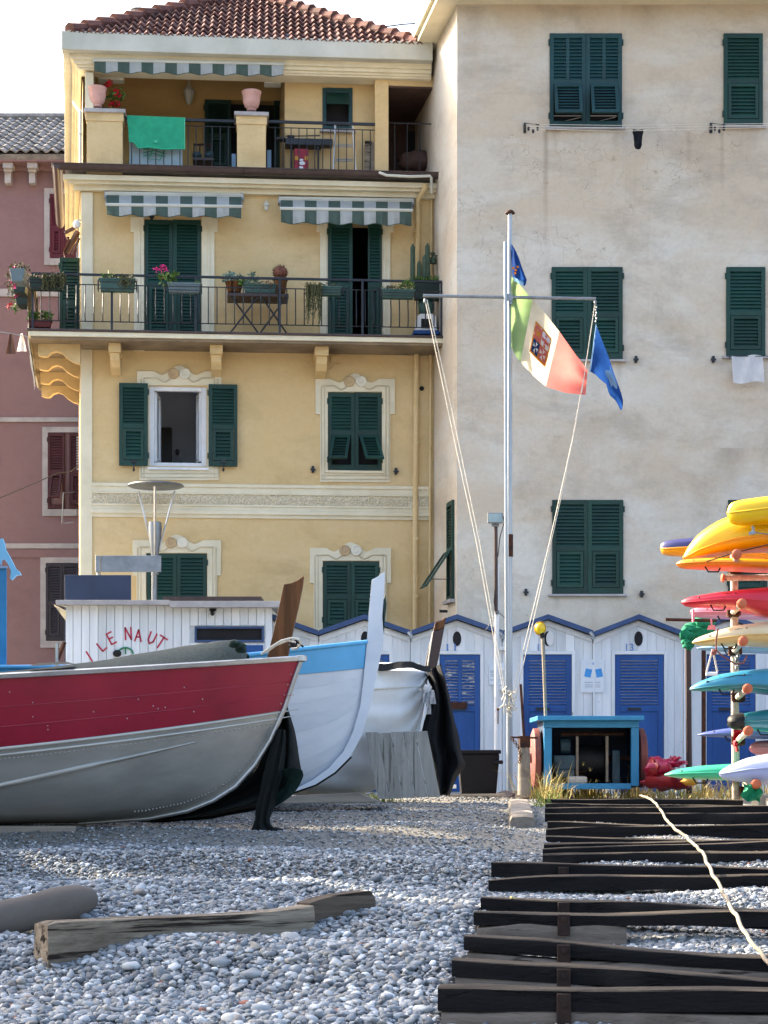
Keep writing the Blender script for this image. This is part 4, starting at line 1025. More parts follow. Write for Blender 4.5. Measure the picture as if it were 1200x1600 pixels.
    r_.add([E[0], E[1], Bk[1], Bk[0], apex, ap2], [(0, 1, 4), (1, 2, 5, 4), (2, 3, 5), (3, 0, 4, 5)]); roof = r_.build('roof', G['tile'], yel)
    me = tile_mesh(.26, .40, 2, 'tile')
    ex = (E[1] - E[0]).normalized(); L = (E[1] - E[0]).length
    mid = E[0] + ex * (apex - E[0]).dot(ex); up = (apex - mid).normalized(); H = (apex - mid).length; xm = (apex - E[0]).dot(ex)
    sl = math.asin(up.z); yaw = YF.ex.y
    q = 0
    rowi = 0
    while q < H - .25:
        lo, hi = xm * q / H, L - (L - xm) * q / H
        x = lo + .12 + (rowi % 2) * .0
        while x < hi - .05:
            p = E[0] + ex * x + up * (q - .05); p.z += .012
            inst(me, 'roof_tile', p, roof, rot=(sl - .03 + rnd.uniform(-.02, .03), rnd.uniform(-.02, .02), yaw + rnd.uniform(-.03, .03))); x += .25
        q += .34; rowi += 1
    # hip caps: half-round tiles with a mortar bed
    for s0, s1 in ((E[0], apex), (E[1], apex)):
        n = 13 if s0 is E[0] else 15; d = (s1 - s0)
        for i in range(n):
            p0 = s0 + d * (i / n); p1 = s0 + d * ((i + 1.12) / n); k = MB()
            k.tube([p0 + Vector((0, 0, .075)), p1 + Vector((0, 0, .035))], [.11, .085], 8); k.build('hip_tile', G['tile'], roof, smooth=40)
        k = MB(); k.tube([s0 + Vector((0, .0, .0)), s1 + Vector((0, .0, .0))], .08, 6); k.build('mortar_bed', G['kerb'], roof)
    k = MB(); k.tube([P(217, 30, 33.2), P(217, 17, 33.2)], .12, 10); 
    for i in range(3): k.tube([P(217, 16 + i * 3, 33.2), P(217, 17.5 + i * 3, 33.2)], .15, 10)
    k.build('chimney', G['tile_old'], roof)
    k = MB(); k.tube([P(279, 15, 32.3), P(279, -14, 32.3)], .012, 5); tag(k.build('aerial', G['steel'], None), 'thin aerial rod rising from the left roof hip', 'aerial')
    k = MB(); k.tube([P(600, 42, 31), P(630, 38, 31), P(664, 36, 31)], .012, 5); tag(k.build('wire', G['iron'], None), 'thin wire running from the tiled roof to the grey house', 'cable')
terrace()
# an added screen of boards beyond the left edge keeps the lower beach in shade

# ---------------------------------------------------------------- awnings
def awning(label, uL, uR, vtop, vbar, vbot, b0, bbar, n, dv, first=0, bar_top=False):
    t = thing('awning', label, 'awning', YF.px((uL + uR) / 2, vbot, bbar), 'striped awnings of the yellow house')
    f = MB()
    def E(u, v, b): return YF.px(u, v + dv * (u - uL) / (uR - uL), b)
    for i in range(n):
        ua, ub = uL + (uR - uL) * i / n, uL + (uR - uL) * (i + 1) / n; mi = (i + first) % 2
        f.grid([[E(u, vtop, b0) for u in (ua, ub)], [E(u, (vtop + vbar) / 2 + 1, (b0 + bbar) / 2) for u in (ua, ub)], [E(u, vbar, bbar) for u in (ua, ub)]], mi)
        us = [ua + (ub - ua) * k / 4 for k in range(5)]
        def sc_(u): return vbot - 3.2 * (.5 + .5 * math.cos((u - uL) / (uR - uL) * n * math.pi))
        f.grid([[E(u, vbar + 2, bbar + .012) for u in us], [E(u, (vbar + vbot) / 2, bbar + .02 + .012 * math.sin(u * .35)) for u in us], [E(u, sc_(u), bbar + .015 + .02 * math.sin(u * .35)) for u in us]], mi)
        f.tube([E(u, sc_(u), bbar + .016 + .02 * math.sin(u * .35)) for u in us], .006, 4, 0)
    f.build('fabric', [G['awn_g'], G['awn_w']], t)
    b = MB(); b.tube([E(uL - 2, vbar, bbar), E(uR + 2, vbar, bbar)], .028, 8); b.build('front_bar', G['fascia'], t, smooth=40)
    b = MB(); b.tube([E(uL - 3, vtop, b0), E(uR + 3, vtop, b0)], .04, 8); b.build('roller', G['fascia'], t, smooth=40)
    for u in (uL - 1, uR + 1):
        b = MB(); b.fbox(YF, u - 3, vtop - 4 + dv * (u > 300 and u - uL > 50), u + 3, vtop + 6 + dv * (u - uL > 50), 0, b0 + .03); b.tube([E(u, vtop + 4, b0), E(u, vbar, bbar)], .015, 6); b.build('arm', G['steel'], t)
    return t
aw1 = awning('green and white striped awning over the left balcony door', 167, 377, 303, 320, 338, .12, .42, 11, 3)
aw2 = awning('green and white striped awning over the right balcony door', 439, 643, 311, 326, 350, .12, .42, 11, 3)
aw3 = awning('long striped awning under the roof, above the terrace with the green towel', 147, 443, 104, 94, 114, -1.5, .16, 16, 6)
for u in (153, 413):
    m = MB(); m.fbox(YF, u, 118 + (u > 300) * 7, u + (40 if u < 300 else 26), 124 + (u > 300) * 6, -.5, -.3); m.tube([YF.px(u + 30, 118, -.3), YF.px(u + 12, 112, -.1)], .02, 6); m.build('folding_arm', G['fascia'], aw3, bevel=.004)

# ---------------------------------------------------------------- plants and pots
def foliage(mb, c, r, n, size, mi=0, droop=0.0, up=.3):
    c = Vector(c)
    for _ in range(n):
        d = Vector((rnd.gauss(0, 1), rnd.gauss(0, 1), rnd.gauss(0, 1))); d.normalize(); k = rnd.random() ** .4
        p = c + Vector((d.x * r[0], d.y * r[1], d.z * r[2])) * k
        a = Vector((rnd.gauss(0, 1), rnd.gauss(0, 1), rnd.gauss(0, .6) + up - droop)).normalized(); b = a.cross(Vector((rnd.gauss(0, 1), rnd.gauss(0, 1), rnd.gauss(0, 1)))).normalized()
        s = size * rnd.uniform(.6, 1.3)
        mb.add([p - a * s * .1, p + a * s * .45 + b * s * .28, p + a * s, p + a * s * .45 - b * s * .28], [(0, 1, 2, 3)], mi)
def trail(mb, p, L, n, size, mi=0, spread=.15):
    p = Vector(p)
    for _ in range(n):
        q = p + Vector((rnd.uniform(-spread, spread), rnd.uniform(-.05, .05), 0)); l = L * rnd.uniform(.4, 1)
        pts = [q + Vector((rnd.gauss(0, .012), rnd.gauss(0, .012), -l * k / 4)) for k in range(5)]
        mb.tube(pts, .006, 3, mi, caps=False)
        for k in range(5):
            foliage(mb, pts[k], (.02, .02, .03), 3, size, mi)
def trough(fr, label, u0, v0, u1, v1, b, m='trough', group='plant troughs on the balcony railing', name='planter', hook=True):
    c = fr.px((u0 + u1) / 2, v1, b)
    t = thing(name, label, 'planter', c, group)
    a0, z1 = fr.loc(u0, v0, b); a1, z0 = fr.loc(u1, v1, b); k = MB(); i_ = .02
    k.box8([fr.pt(a, bb, z) for z, a0_, a1_, b0_, b1_ in ((z0, a0 + i_, a1 - i_, b - .13, b - .01), (z1, a0, a1, b - .15, b)) for a, bb in ((a0_, b0_), (a1_, b0_), (a1_, b1_), (a0_, b1_))])
    k.lbox(fr, a0 - .008, a1 + .008, b - .158, b + .008, z1 - .025, z1 + .002)
    n = max(3, int((a1 - a0) / .09))
    k.build('trough', G[m], t, bevel=.006)
    if hook:
        h = MB()
        for a in (a0 - .02, a1 + .02): h.tube([fr.pt(a, b - .16, z1 + .03), fr.pt(a, b - .16, z0 + .02), fr.pt(a, b + .01, z0 + .02), fr.pt(a, b + .01, z1 - .04)], .006, 5)
        h.tube([fr.pt(a0 - .02, b + .012, z0 + .03), fr.pt(a1 + .02, b + .012, z0 + .03)], .006, 5); h.tube([fr.pt(a0 - .02, b + .012, z1 - .06), fr.pt(a1 + .02, b + .012, z1 - .06)], .006, 5)
        h.build('wire_cradle', G['iron'], t)
    return t, (a0, a1, z0, z1)
BB = .86
def along(a0, a1, z, n, r, cnt, size, mb, mi=0, b=BB - .07):
    for i in range(n):
        a = a0 + (a1 - a0) * (i + .5) / n; foliage(mb, YF.pt(a, b, z), r, cnt, size, mi)
t, (a0, a1, z0, z1) = trough(YF, 'dark green trough of low dry plants left of the shuttered balcony door', 155, 434, 211, 455, BB)
f = MB(); along(a0 + .05, a1 - .05, z1 + .02, 6, (.06, .06, .04), 18, .05, f, 1); along(a0 + .03, a0 + .2, z1 + .04, 2, (.05, .05, .04), 16, .06, f, 0); trail(f, YF.pt(a1 - .1, BB + .02, z1), .16, 14, .03, 1)
f.build('plants', [G['leaf'], G['leaf_d']], t)
t, (a0, a1, z0, z1) = trough(YF, 'grey trough with a bushy pink geranium before the left shuttered door', 262, 441, 313, 457, BB, 'trough_g')
f = MB(); foliage(f, YF.pt(a0 + .0, BB - .06, z1 + .07), (.15, .1, .11), 110, .075); along(a1 - .12, a1, z1 + .02, 1, (.04, .04, .03), 12, .05, f)
f.build('leaves', [G['leaf']], t); f = MB()
for du, dv in ((248, 421), (252, 419), (256, 417), (244, 421), (258, 422)): foliage(f, YF.px(du, dv, BB - .05), (.03, .03, .03), 16, .04)
f.tube([YF.px(252, 421, BB - .05), YF.px(254, 436, BB - .05)], .006, 4); f.build('flowers', G['flower_p'], t)
# folding table with its pots
def table():
    t = thing('folding_table', 'folding table with two crossed leg pairs on the yellow balcony', 'table', YF.px(403, 520, .5))
    m = MB(); m.fbox(YF, 355, 458, 451, 463, .15, .62); m.build('table_top', G['darkpaint'], t, bevel=.004)
    for ua, ub in ((357, 408), (404, 452)):
        for bb in (.2, .58):
            for p, q in (((ua + 4, 463), (ub - 4, 521)), ((ub - 4, 463), (ua + 2, 521))):
                m = MB(); m.tube([YF.px(*p, bb), YF.px(*q, bb)], .014, 5); m.build('leg', G['iron'], t)
table()
t, (a0, a1, z0, z1) = trough(YF, 'green trough with rusty trailing succulents on the folding table', 381, 443, 432, 458, .60, hook=False)
f = MB(); along(a0, a0 + .25, z1 + .05, 3, (.06, .06, .07), 40, .05, f, 0, .53); foliage(f, YF.pt(a0 + .12, .53, z1 + .14), (.05, .05, .07), 26, .06, 0); foliage(f, YF.pt(a1 - .14, .56, z1 - .02), (.12, .07, .09), 90, .045, 1)
f.build('plants', [G['leaf_s'], G['leaf_r']], t)
t = thing('potted_plant', 'grey green succulent in a low wooden pot at the left end of the folding table', 'plant', YF.px(364, 458, .45))
m = MB(); m.lathe(YF.px(366, 457, .4), [(.10, 0), (.14, .14), (.15, .15), (.12, .14)], 12); m.build('pot', G['varnish'], t, smooth=40)
f = MB(); foliage(f, YF.px(362, 436, .4), (.17, .12, .11), 150, .06); f.build('leaves', G['leaf_s'], t)
f = MB(); f.tube([YF.px(377, 446, .5), YF.px(377, 440, .5)], .04, 8); foliage(f, YF.px(377, 440, .5), (.07, .06, .08), 80, .045)
tag(f.build('small_plant', G['leaf'], None), 'small bright green plant between succulent and trough on the table', 'plant')
t = thing('potted_cactus', 'round spiny red cactus in a clay pot on the folding table', 'cactus', YF.px(437, 458, .35))
m = MB(); m.lathe(YF.px(438, 458, .35), [(.08, 0), (.11, .2), (.125, .2), (.125, .23), (.1, .22)], 12); m.build('pot', G['varnish'], t, smooth=40)
m = MB(); c = YF.px(438, 426, .35); m.ell(c, (.115, .115, .105), 16, 10); m.build('body', G['leaf_r'], t, smooth=60)
m = MB()
for _ in range(150):
    d = Vector((rnd.gauss(0, 1), rnd.gauss(0, 1), rnd.gauss(0, 1))).normalized(); p = c + Vector((d.x * .11, d.y * .11, d.z * .10)); m.tube([p, p + d * .035], [.004, .001], 3, caps=False)
m.build('spines', G['rust'], t)['kind'] = 'stuff'
t, (a0, a1, z0, z1) = trough(YF, 'green trough with long hanging strands left of the half open door', 484, 446, 534, 461, BB)
f = MB(); trail(f, YF.pt(a0 + .06, BB + .03, z1), .62, 46, .028, 0, .12); along(a0, a1, z1 + .02, 5, (.05, .05, .03), 10, .045, f, 0); f.build('plants', [G['leaf_d']], t)
t, (a0, a1, z0, z1) = trough(YF, 'green trough with a light green bush right of the half open door', 597, 451, 648, 466, BB)
f = MB(); foliage(f, YF.pt(a1 - .12, BB - .07, z1 + .07), (.14, .09, .09), 130, .05, 0); along(a0, a1 - .2, z1 + .03, 4, (.05, .05, .03), 14, .05, f, 1); f.build('plants', [G['leaf'], G['leaf_d']], t)
t, (a0, a1, z0, z1) = trough(YF, 'large black trough with dense low plants at the right balcony end', 646, 439, 692, 468, .5, 'trough_d', hook=False)
f = MB(); along(a0, a1, z1 + .04, 7, (.06, .1, .06), 30, .06, f, 0, .42); f.build('plants', [G['leaf']], t)
for u, v0, v1, r, lb in ((645, 381, 440, .036, 'tall dark column cactus at the left of the cactus group by the grey wall'), (655, 408, 440, .033, 'short column cactus in the middle of the cactus group'), (668, 380, 436, .036, 'tall pale column cactus at the right of the cactus group'), (664, 398, 438, .04, 'stout column cactus behind the tall pale one')):
    m = MB(); p0, p1 = YF.px(u, v1, .38), YF.px(u, v0, .38); m.tube([p0, p0.lerp(p1, .5), p0.lerp(p1, .9), p1], [r, r * 1.05, r * .9, r * .3], 10)
    for k in range(8):
        a = k * .785; m.tube([p0 + Vector((math.cos(a) * r, math.sin(a) * r, 0)), p1 + Vector((math.cos(a) * r * .8, math.sin(a) * r * .8, -.04))], .008, 4)
    tag(m.build('column_cactus', G['cactus'], None, smooth=50), lb, 'cactus', 'column cacti by the grey wall')
m = MB(); m.tube([YF.px(677, 412, .3), YF.px(677, 403, .3)], .05, 10); foliage(m, YF.px(677, 399, .3), (.05, .05, .05), 30, .05)
tag(m.build('wall_pot', G['cactus'], None), 'dark pot plant fixed above the cactus group at the wall', 'plant')
def cage():
    t = thing('bird_feeder', 'white plastic box with a dark front on a blue base at the right balcony end', 'box', YF.px(669, 520, .5))
    m = MB(); m.prism([YF.px(u, v, .5) for u, v in ((649, 516), (652, 494), (657, 490), (676, 490), (681, 494), (683, 516))], -YF.n.to_3d() * .25); m.build('shell', G['white_pl'], t, bevel=.01)
    m = MB(); m.fbox(YF, 658, 498, 675, 513, .49, .506); m.build('front', G['black'], t)
    m = MB(); m.fbox(YF, 646, 516, 687, 522, .2, .56); m.build('base', G['blue'], t, bevel=.01)
    m = MB(); m.ell(YF.px(666, 480, .42), (.13, .1, .14), 12, 8, 0, .4); tag(m.build('plastic_bag', G['trough'], None, smooth=60), 'crumpled green plastic bag above the white box on the balcony', 'bag')
cage()
# left wing of the balcony: pots on the railing and on the floor
LF = YF
t, (a0, a1, z0, z1) = trough(YF, 'dark trough with a dry trailing fringe on the front rail at the balcony corner', 45, 434, 99, 453, BB, 'trough_d')
f = MB(); along(a0, a1, z1 + .02, 6, (.06, .06, .04), 26, .05, f, 0); trail(f, YF.pt(a1 - .14, BB + .03, z1 + .04), .24, 50, .03, 0, .16); f.build('plants', [G['leaf_d']], t)
t, (a0, a1, z0, z1) = trough(YF, 'dark red trough of small plants on the floor of the balcony corner', 43, 499, 80, 511, .5, 'trough_r', hook=False)
f = MB(); along(a0, a1, z1 + .07, 4, (.07, .08, .07), 45, .06, f, 0, .42); f.build('plants', [G['leaf']], t)
q = lw(.3)
for k, (u, v, bb, lb, mt) in enumerate(((30, 438, .35, 'grey pot with pink blossoms hung outside the balcony corner', 'trough_g'), (33, 455, -.5, 'dark pot hung behind the grey one on the balcony side', 'trough_d'), (37, 474, -1.3, 'lowest dark pot with red flowers on the balcony side rail', 'trough_d'))):
    t = thing('hanging_pot', lb, 'planter', YF.px(u, v, bb), 'pots hung outside the balcony side rail')
    m = MB(); c = YF.px(u, v + 6, bb); m.box8([c + Vector((x, y, z)) for z, w in ((0, .085), (.2, .12)) for x, y in ((-w, -.17), (w, -.17), (w, .17), (-w, .17))]); m.build('pot', G[mt], t, bevel=.01)
    f = MB(); foliage(f, c + Vector((0, 0, .24)), (.16, .15, .07), 90, .055, 0); foliage(f, c + Vector((-.14, 0, .05 if k < 2 else 0)), (.07, .08, .14), 60, .05, 0); f.build('leaves', [G['leaf_d' if k < 2 else 'leaf']], t)
    f = MB()
    for du, dv in (((-10, 4), (-6, -20), (-8, 12)) if k == 0 else ((-12, -20), (-6, -4), (-18, 2), (-24, 6)) if k == 2 else ((-8, 8),)): foliage(f, YF.px(u + du, v + dv, bb), (.035, .03, .035), 14, .04)
    f.build('flowers', G['flower_r' if k == 2 else 'flower_p'], t)
# net hanging over the left rail, door shutter and rolled awning on the side
m = MB(); rows = []
for j in range(9):
    s_ = j / 8; row = []
    for i in range(6):
        tt = i / 5 * 2.9; qq = lw(-.55 + tt); zt_ = YF.loc(400, 440, .7)[1]
        row.append(YF.pt(-.70 + qq[0] - .04 - .06 * math.sin(s_ * 3.1) - .02 * math.sin(i * 2.2 + j), qq[1], zt_ - s_ * (1.05 + .12 * math.sin(i * 1.7))))
    rows.append(row)
m.grid(rows); tag(m.build('railing_net', G['net'], None, smooth=60), 'dark netting draped outside the left side of the balcony railing', 'net')
shutter(yel, YF, 93, 402, 125.5, 545, b=-.5, m='green', mid=.5, label='green door shutter swung open beside the balcony corner')
m = MB(); m.fbox(YF, 94, 403, 124, 540, -.60, -.56); m.build('shutter_backing', G['green'], yel)  # backing added so that no sun shows through the shutter slats
m = MB()
rows = [[YF.px(u + (j % 2) * 1.5, v + j * 1.0, -.3 - j * .05) for u, v in ((101, 366), (106, 374), (103, 384), (99, 392), (100, 400))] for j in range(4)]
m.grid(rows); m.tube([YF.px(101, 364, -.2), YF.px(124, 352, -.2)], .03, 6); m.tube([YF.px(112, 398, -.2), YF.px(124, 372, -.2)], .02, 6); m.tube([YF.px(103, 396, -.4), YF.px(122, 362, -.4)], .05, 6)
tag(m.build('folded_awning', G['brownbag'], None), 'folded awning with bent arms at the side of the yellow house', 'awning')

# ---------------------------------------------------------------- things on the roof terrace
for u, v0, v1, ur, lb in ((152, 136, 167, 15, 'pink clay pot on the left terrace pier beside the red geranium'), (393, 142, 173, 15.5, 'pink clay pot alone on the middle terrace pier')):
    c = YF.px(u, v1 + .5, -.05); h = (v1 - v0) * 29.8 / F; r = ur * 29.8 / F; m = MB()
    m.lathe(c, [(r * .45, 0), (r * .5, h * .05), (r * .42, h * .10), (r * .72, h * .22), (r * .88, h * .5), (r * .93, h * .84), (r * 1.0, h * .88), (r * 1.02, h * .97), (r * .92, h), (r * .85, h * .9), (r * .2, h * .85)], 20)
    tag(m.build('clay_pot', G['terracotta'], None, smooth=50), lb, 'pot', 'pink clay pots on the terrace piers')
t = thing('geranium', 'red geranium standing behind the left clay pot on the terrace pier', 'plant', YF.px(180, 168, -.2))
f = MB(); foliage(f, YF.px(179, 152, -.2), (.12, .1, .16), 110, .07); foliage(f, YF.px(190, 153, -.2), (.07, .07, .07), 40, .06); f.tube([YF.px(176, 168, -.2), YF.px(177, 140, -.2)], .01, 4); f.build('leaves', G['leaf'], t)
f = MB()
for u, v in ((171, 129), (168, 134), (181, 143), (183, 149), (176, 163), (184, 164)): foliage(f, YF.px(u, v, -.12), (.045, .04, .04), 26, .05)
f.build('flowers', G['flower_r'], t)
m = MB(); rows = []
for j in range(8):
    row = []
    for i in range(13):
        u = 198.5 + 90 * i / 12 + (3 * j / 7 if i < 3 else 0); v = 180 + (.3 * i) + j * (50 + (-9 if i < 2 else 0) + 1.0 * math.sin(i)) / 7
        row.append(YF.px(u, v, .055 + .012 * math.sin(i * 1.1) * j / 7))
    rows.append(row)
m.grid(rows); back = [[p - YF.n.to_3d() * .11 for p in r_[:]] for r_ in rows[:5]]; m.grid(back); m.grid([rows[0], [p - YF.n.to_3d() * .055 + Vector((0, 0, .015)) for p in rows[0]], back[0]])
m.build  # noqa
tw = tag(m.build('towel', G['towel'], None, smooth=60), 'bright green towel hung over the terrace railing', 'towel')
hm = MB(); hm.tube([p + YF.n.to_3d() * .006 for p in rows[-1]], .01, 4); hm.tube([r_[-1] + YF.n.to_3d() * .006 for r_ in rows], .008, 4); hm.fbox(YF, 241, 219, 246, 223, .07, .078); hm.build('hem', G['k_mint'], tw)
m = MB(); m.grid([[YF.px(202 + 83 * i / 8, 222 + j * 7.6 + .3 * i, -.09 + .01 * math.sin(i * 1.3)) for i in range(9)] for j in range(6)]); tag(m.build('sheet', G['sheet'], None, smooth=60), 'pale blue sheet hanging behind the bars below the green towel', 'laundry')
m = MB()
for v in (234, 239, 244): m.tube([YF.px(224, v, -.05), YF.px(240, v - 4, -.05), YF.px(258, v + 1, -.05)], .008, 5)
m.tube([YF.px(240, 232, -.05), YF.px(232, 248, -.05), YF.px(250, 250, -.05), YF.px(256, 236, -.05)], .007, 5)
tag(m.build('clothes_hanger', G['towel'], None), 'green wire clothes hangers before the pale blue sheet', 'hanger')
def chair():
    t = thing('chair', 'small dark slatted chair with cushions behind the terrace bars', 'chair', YF.px(318, 266, -.7))
    m = MB()
    for u in (303, 312, 321, 330): m.tube([YF.px(u, 246, -.8), YF.px(u, 226, -.85)], .012, 5)
    m.tube([YF.px(302, 226, -.85), YF.px(332, 226, -.85)], .018, 6); m.build('backrest', G['darkpaint'], t)
    m = MB(); m.fbox(YF, 301, 246, 334, 250, -.95, -.5); m.build('seat', G['darkpaint'], t)
    for u in (303, 331):
        for b in (-.9, -.55): m = MB(); m.tube([YF.px(u, 250, b), YF.px(u, 266, b)], .014, 5); m.build('leg', G['darkpaint'], t)
    for u in (308, 327): m = MB(); m.ell(YF.px(u, 243, -.6), (.08, .1, .06), 10, 6); tag(m.build('cushion', G['machine'], None, smooth=60), ('left' if u < 320 else 'right') + ' of two round blue grey cushions on the dark terrace chair', 'cushion', 'cushions on the terrace chair')
chair()
m = MB(); c = YF.px(295, 150, -1.55)
m.lathe(c + Vector((0, 0, -.1)), [(.02, -.04), (.05, 0), (.055, .02), (.085, .16), (.09, .18), (.05, .25), (.02, .29), (.015, .34)], 6); m.tube([c + Vector((0, 0, .24)), c + Vector((0, -.03, .36)), c + Vector((0, .13, .38))], .012, 5)
tag(m.build('hanging_lantern', G['fascia'], None), 'old lantern on the back wall of the terrace under the long awning', 'lamp')
def grill():
    t = thing('barbecue', 'dark barbecue table on thin legs under the small terrace window', 'barbecue', YF.px(482, 266, -.1))
    m = MB(); m.fbox(YF, 446, 216, 503, 226, -.3, -.05); m.fbox(YF, 430, 214, 446, 217, -.25, -.08); m.fbox(YF, 503, 217, 520, 226, -.28, -.08); m.build('tray', G['iron'], t, bevel=.004)
    m = MB(); m.fbox(YF, 449, 211, 460, 216, -.2, -.1); m.tube([YF.px(446, 213, -.06), YF.px(500, 212, -.06)], .01, 5); m.build('lid', G['iron'], t)
    for u in (455, 497):
        for b in (-.27, -.08): m = MB(); m.tube([YF.px(u, 226, b), YF.px(u, 267, b)], .016, 5); m.build('leg', G['iron'], t)
grill()
def bag():
    t = thing('paper_bag', 'red printed paper bag standing behind the terrace bars', 'bag', YF.px(471, 266, -.05))
    m = MB(); m.fbox(YF, 460, 232, 482, 267, -.2, -.05); m.build('sack', G['redbag'], t, bevel=.01)
    m = MB(); m.fbox(YF, 460.5, 244, 466, 250, -.049, -.046); m.fbox(YF, 476, 244, 481.5, 250, -.049, -.046); m.build('print', G['yellowprint'], t)
    m = MB()
    for u, v, rx, rz in ((471, 250, .03, .02), (472, 255, .05, .03), (470, 262, .04, .025)): m.ell(YF.px(u, v, -.048), (rx, .004, rz), 10, 6)
    m.build('print', G['paper'], t)
bag()
def ladder():
    t = thing('ladder', 'aluminium folding ladder leaning by the small terrace window', 'ladder', YF.px(537, 266, -.1))
    for u0, u1 in ((524, 521), (551, 556)): m = MB(); m.tube([YF.px(u0, 193, -.18), YF.px(u0 + (u1 - u0) * .6, 240, -.12), YF.px(u1, 267, -.06)], .016, 6); m.build('stile', G['alu_l'], t)
    for v in (202, 226, 229, 249, 252): m = MB(); m.tube([YF.px(524, v, -.15), YF.px(551, v, -.15)], .012, 6); m.build('rung', G['alu_l'], t)
ladder()
for u0, u1, v0, h, lb in ((569, 579, 220, 'driftwood', 'pale upright board leaning at the terrace partition'), (580, 587, 222, 'wood', 'darker board standing next to the pale board on the terrace')):
    m = MB(); m.box8([YF.px(u, v, b) for b in (-.24, -.2) for u, v in ((u0, 268), (u1, 268), (u1 + 2, v0), (u0 + 1, v0))]); tag(m.build('board', G[h], None, bevel=.004), lb, 'board')
m = MB(); m.ell(YF.px(649, 254, -.7), (.29, .2, .15), 16, 10, 0, .5); tag(m.build('covered_bundle', G['brownbag'], None, smooth=60), 'brown covered bundle on the floor of the dark terrace recess', 'bundle')
for u, v0, v1, lb in ((420, 234, 264, 'pale blue cloth glimpsed right of the middle terrace pier'), (365, 240, 264, 'pale blue box glimpsed left of the middle terrace pier')):
    m = MB(); m.fbox(YF, u - 3, v0, u + 4, v1, -.5, -.4); tag(m.build('box', G['k_pale'], None, bevel=.01), lb, 'box')

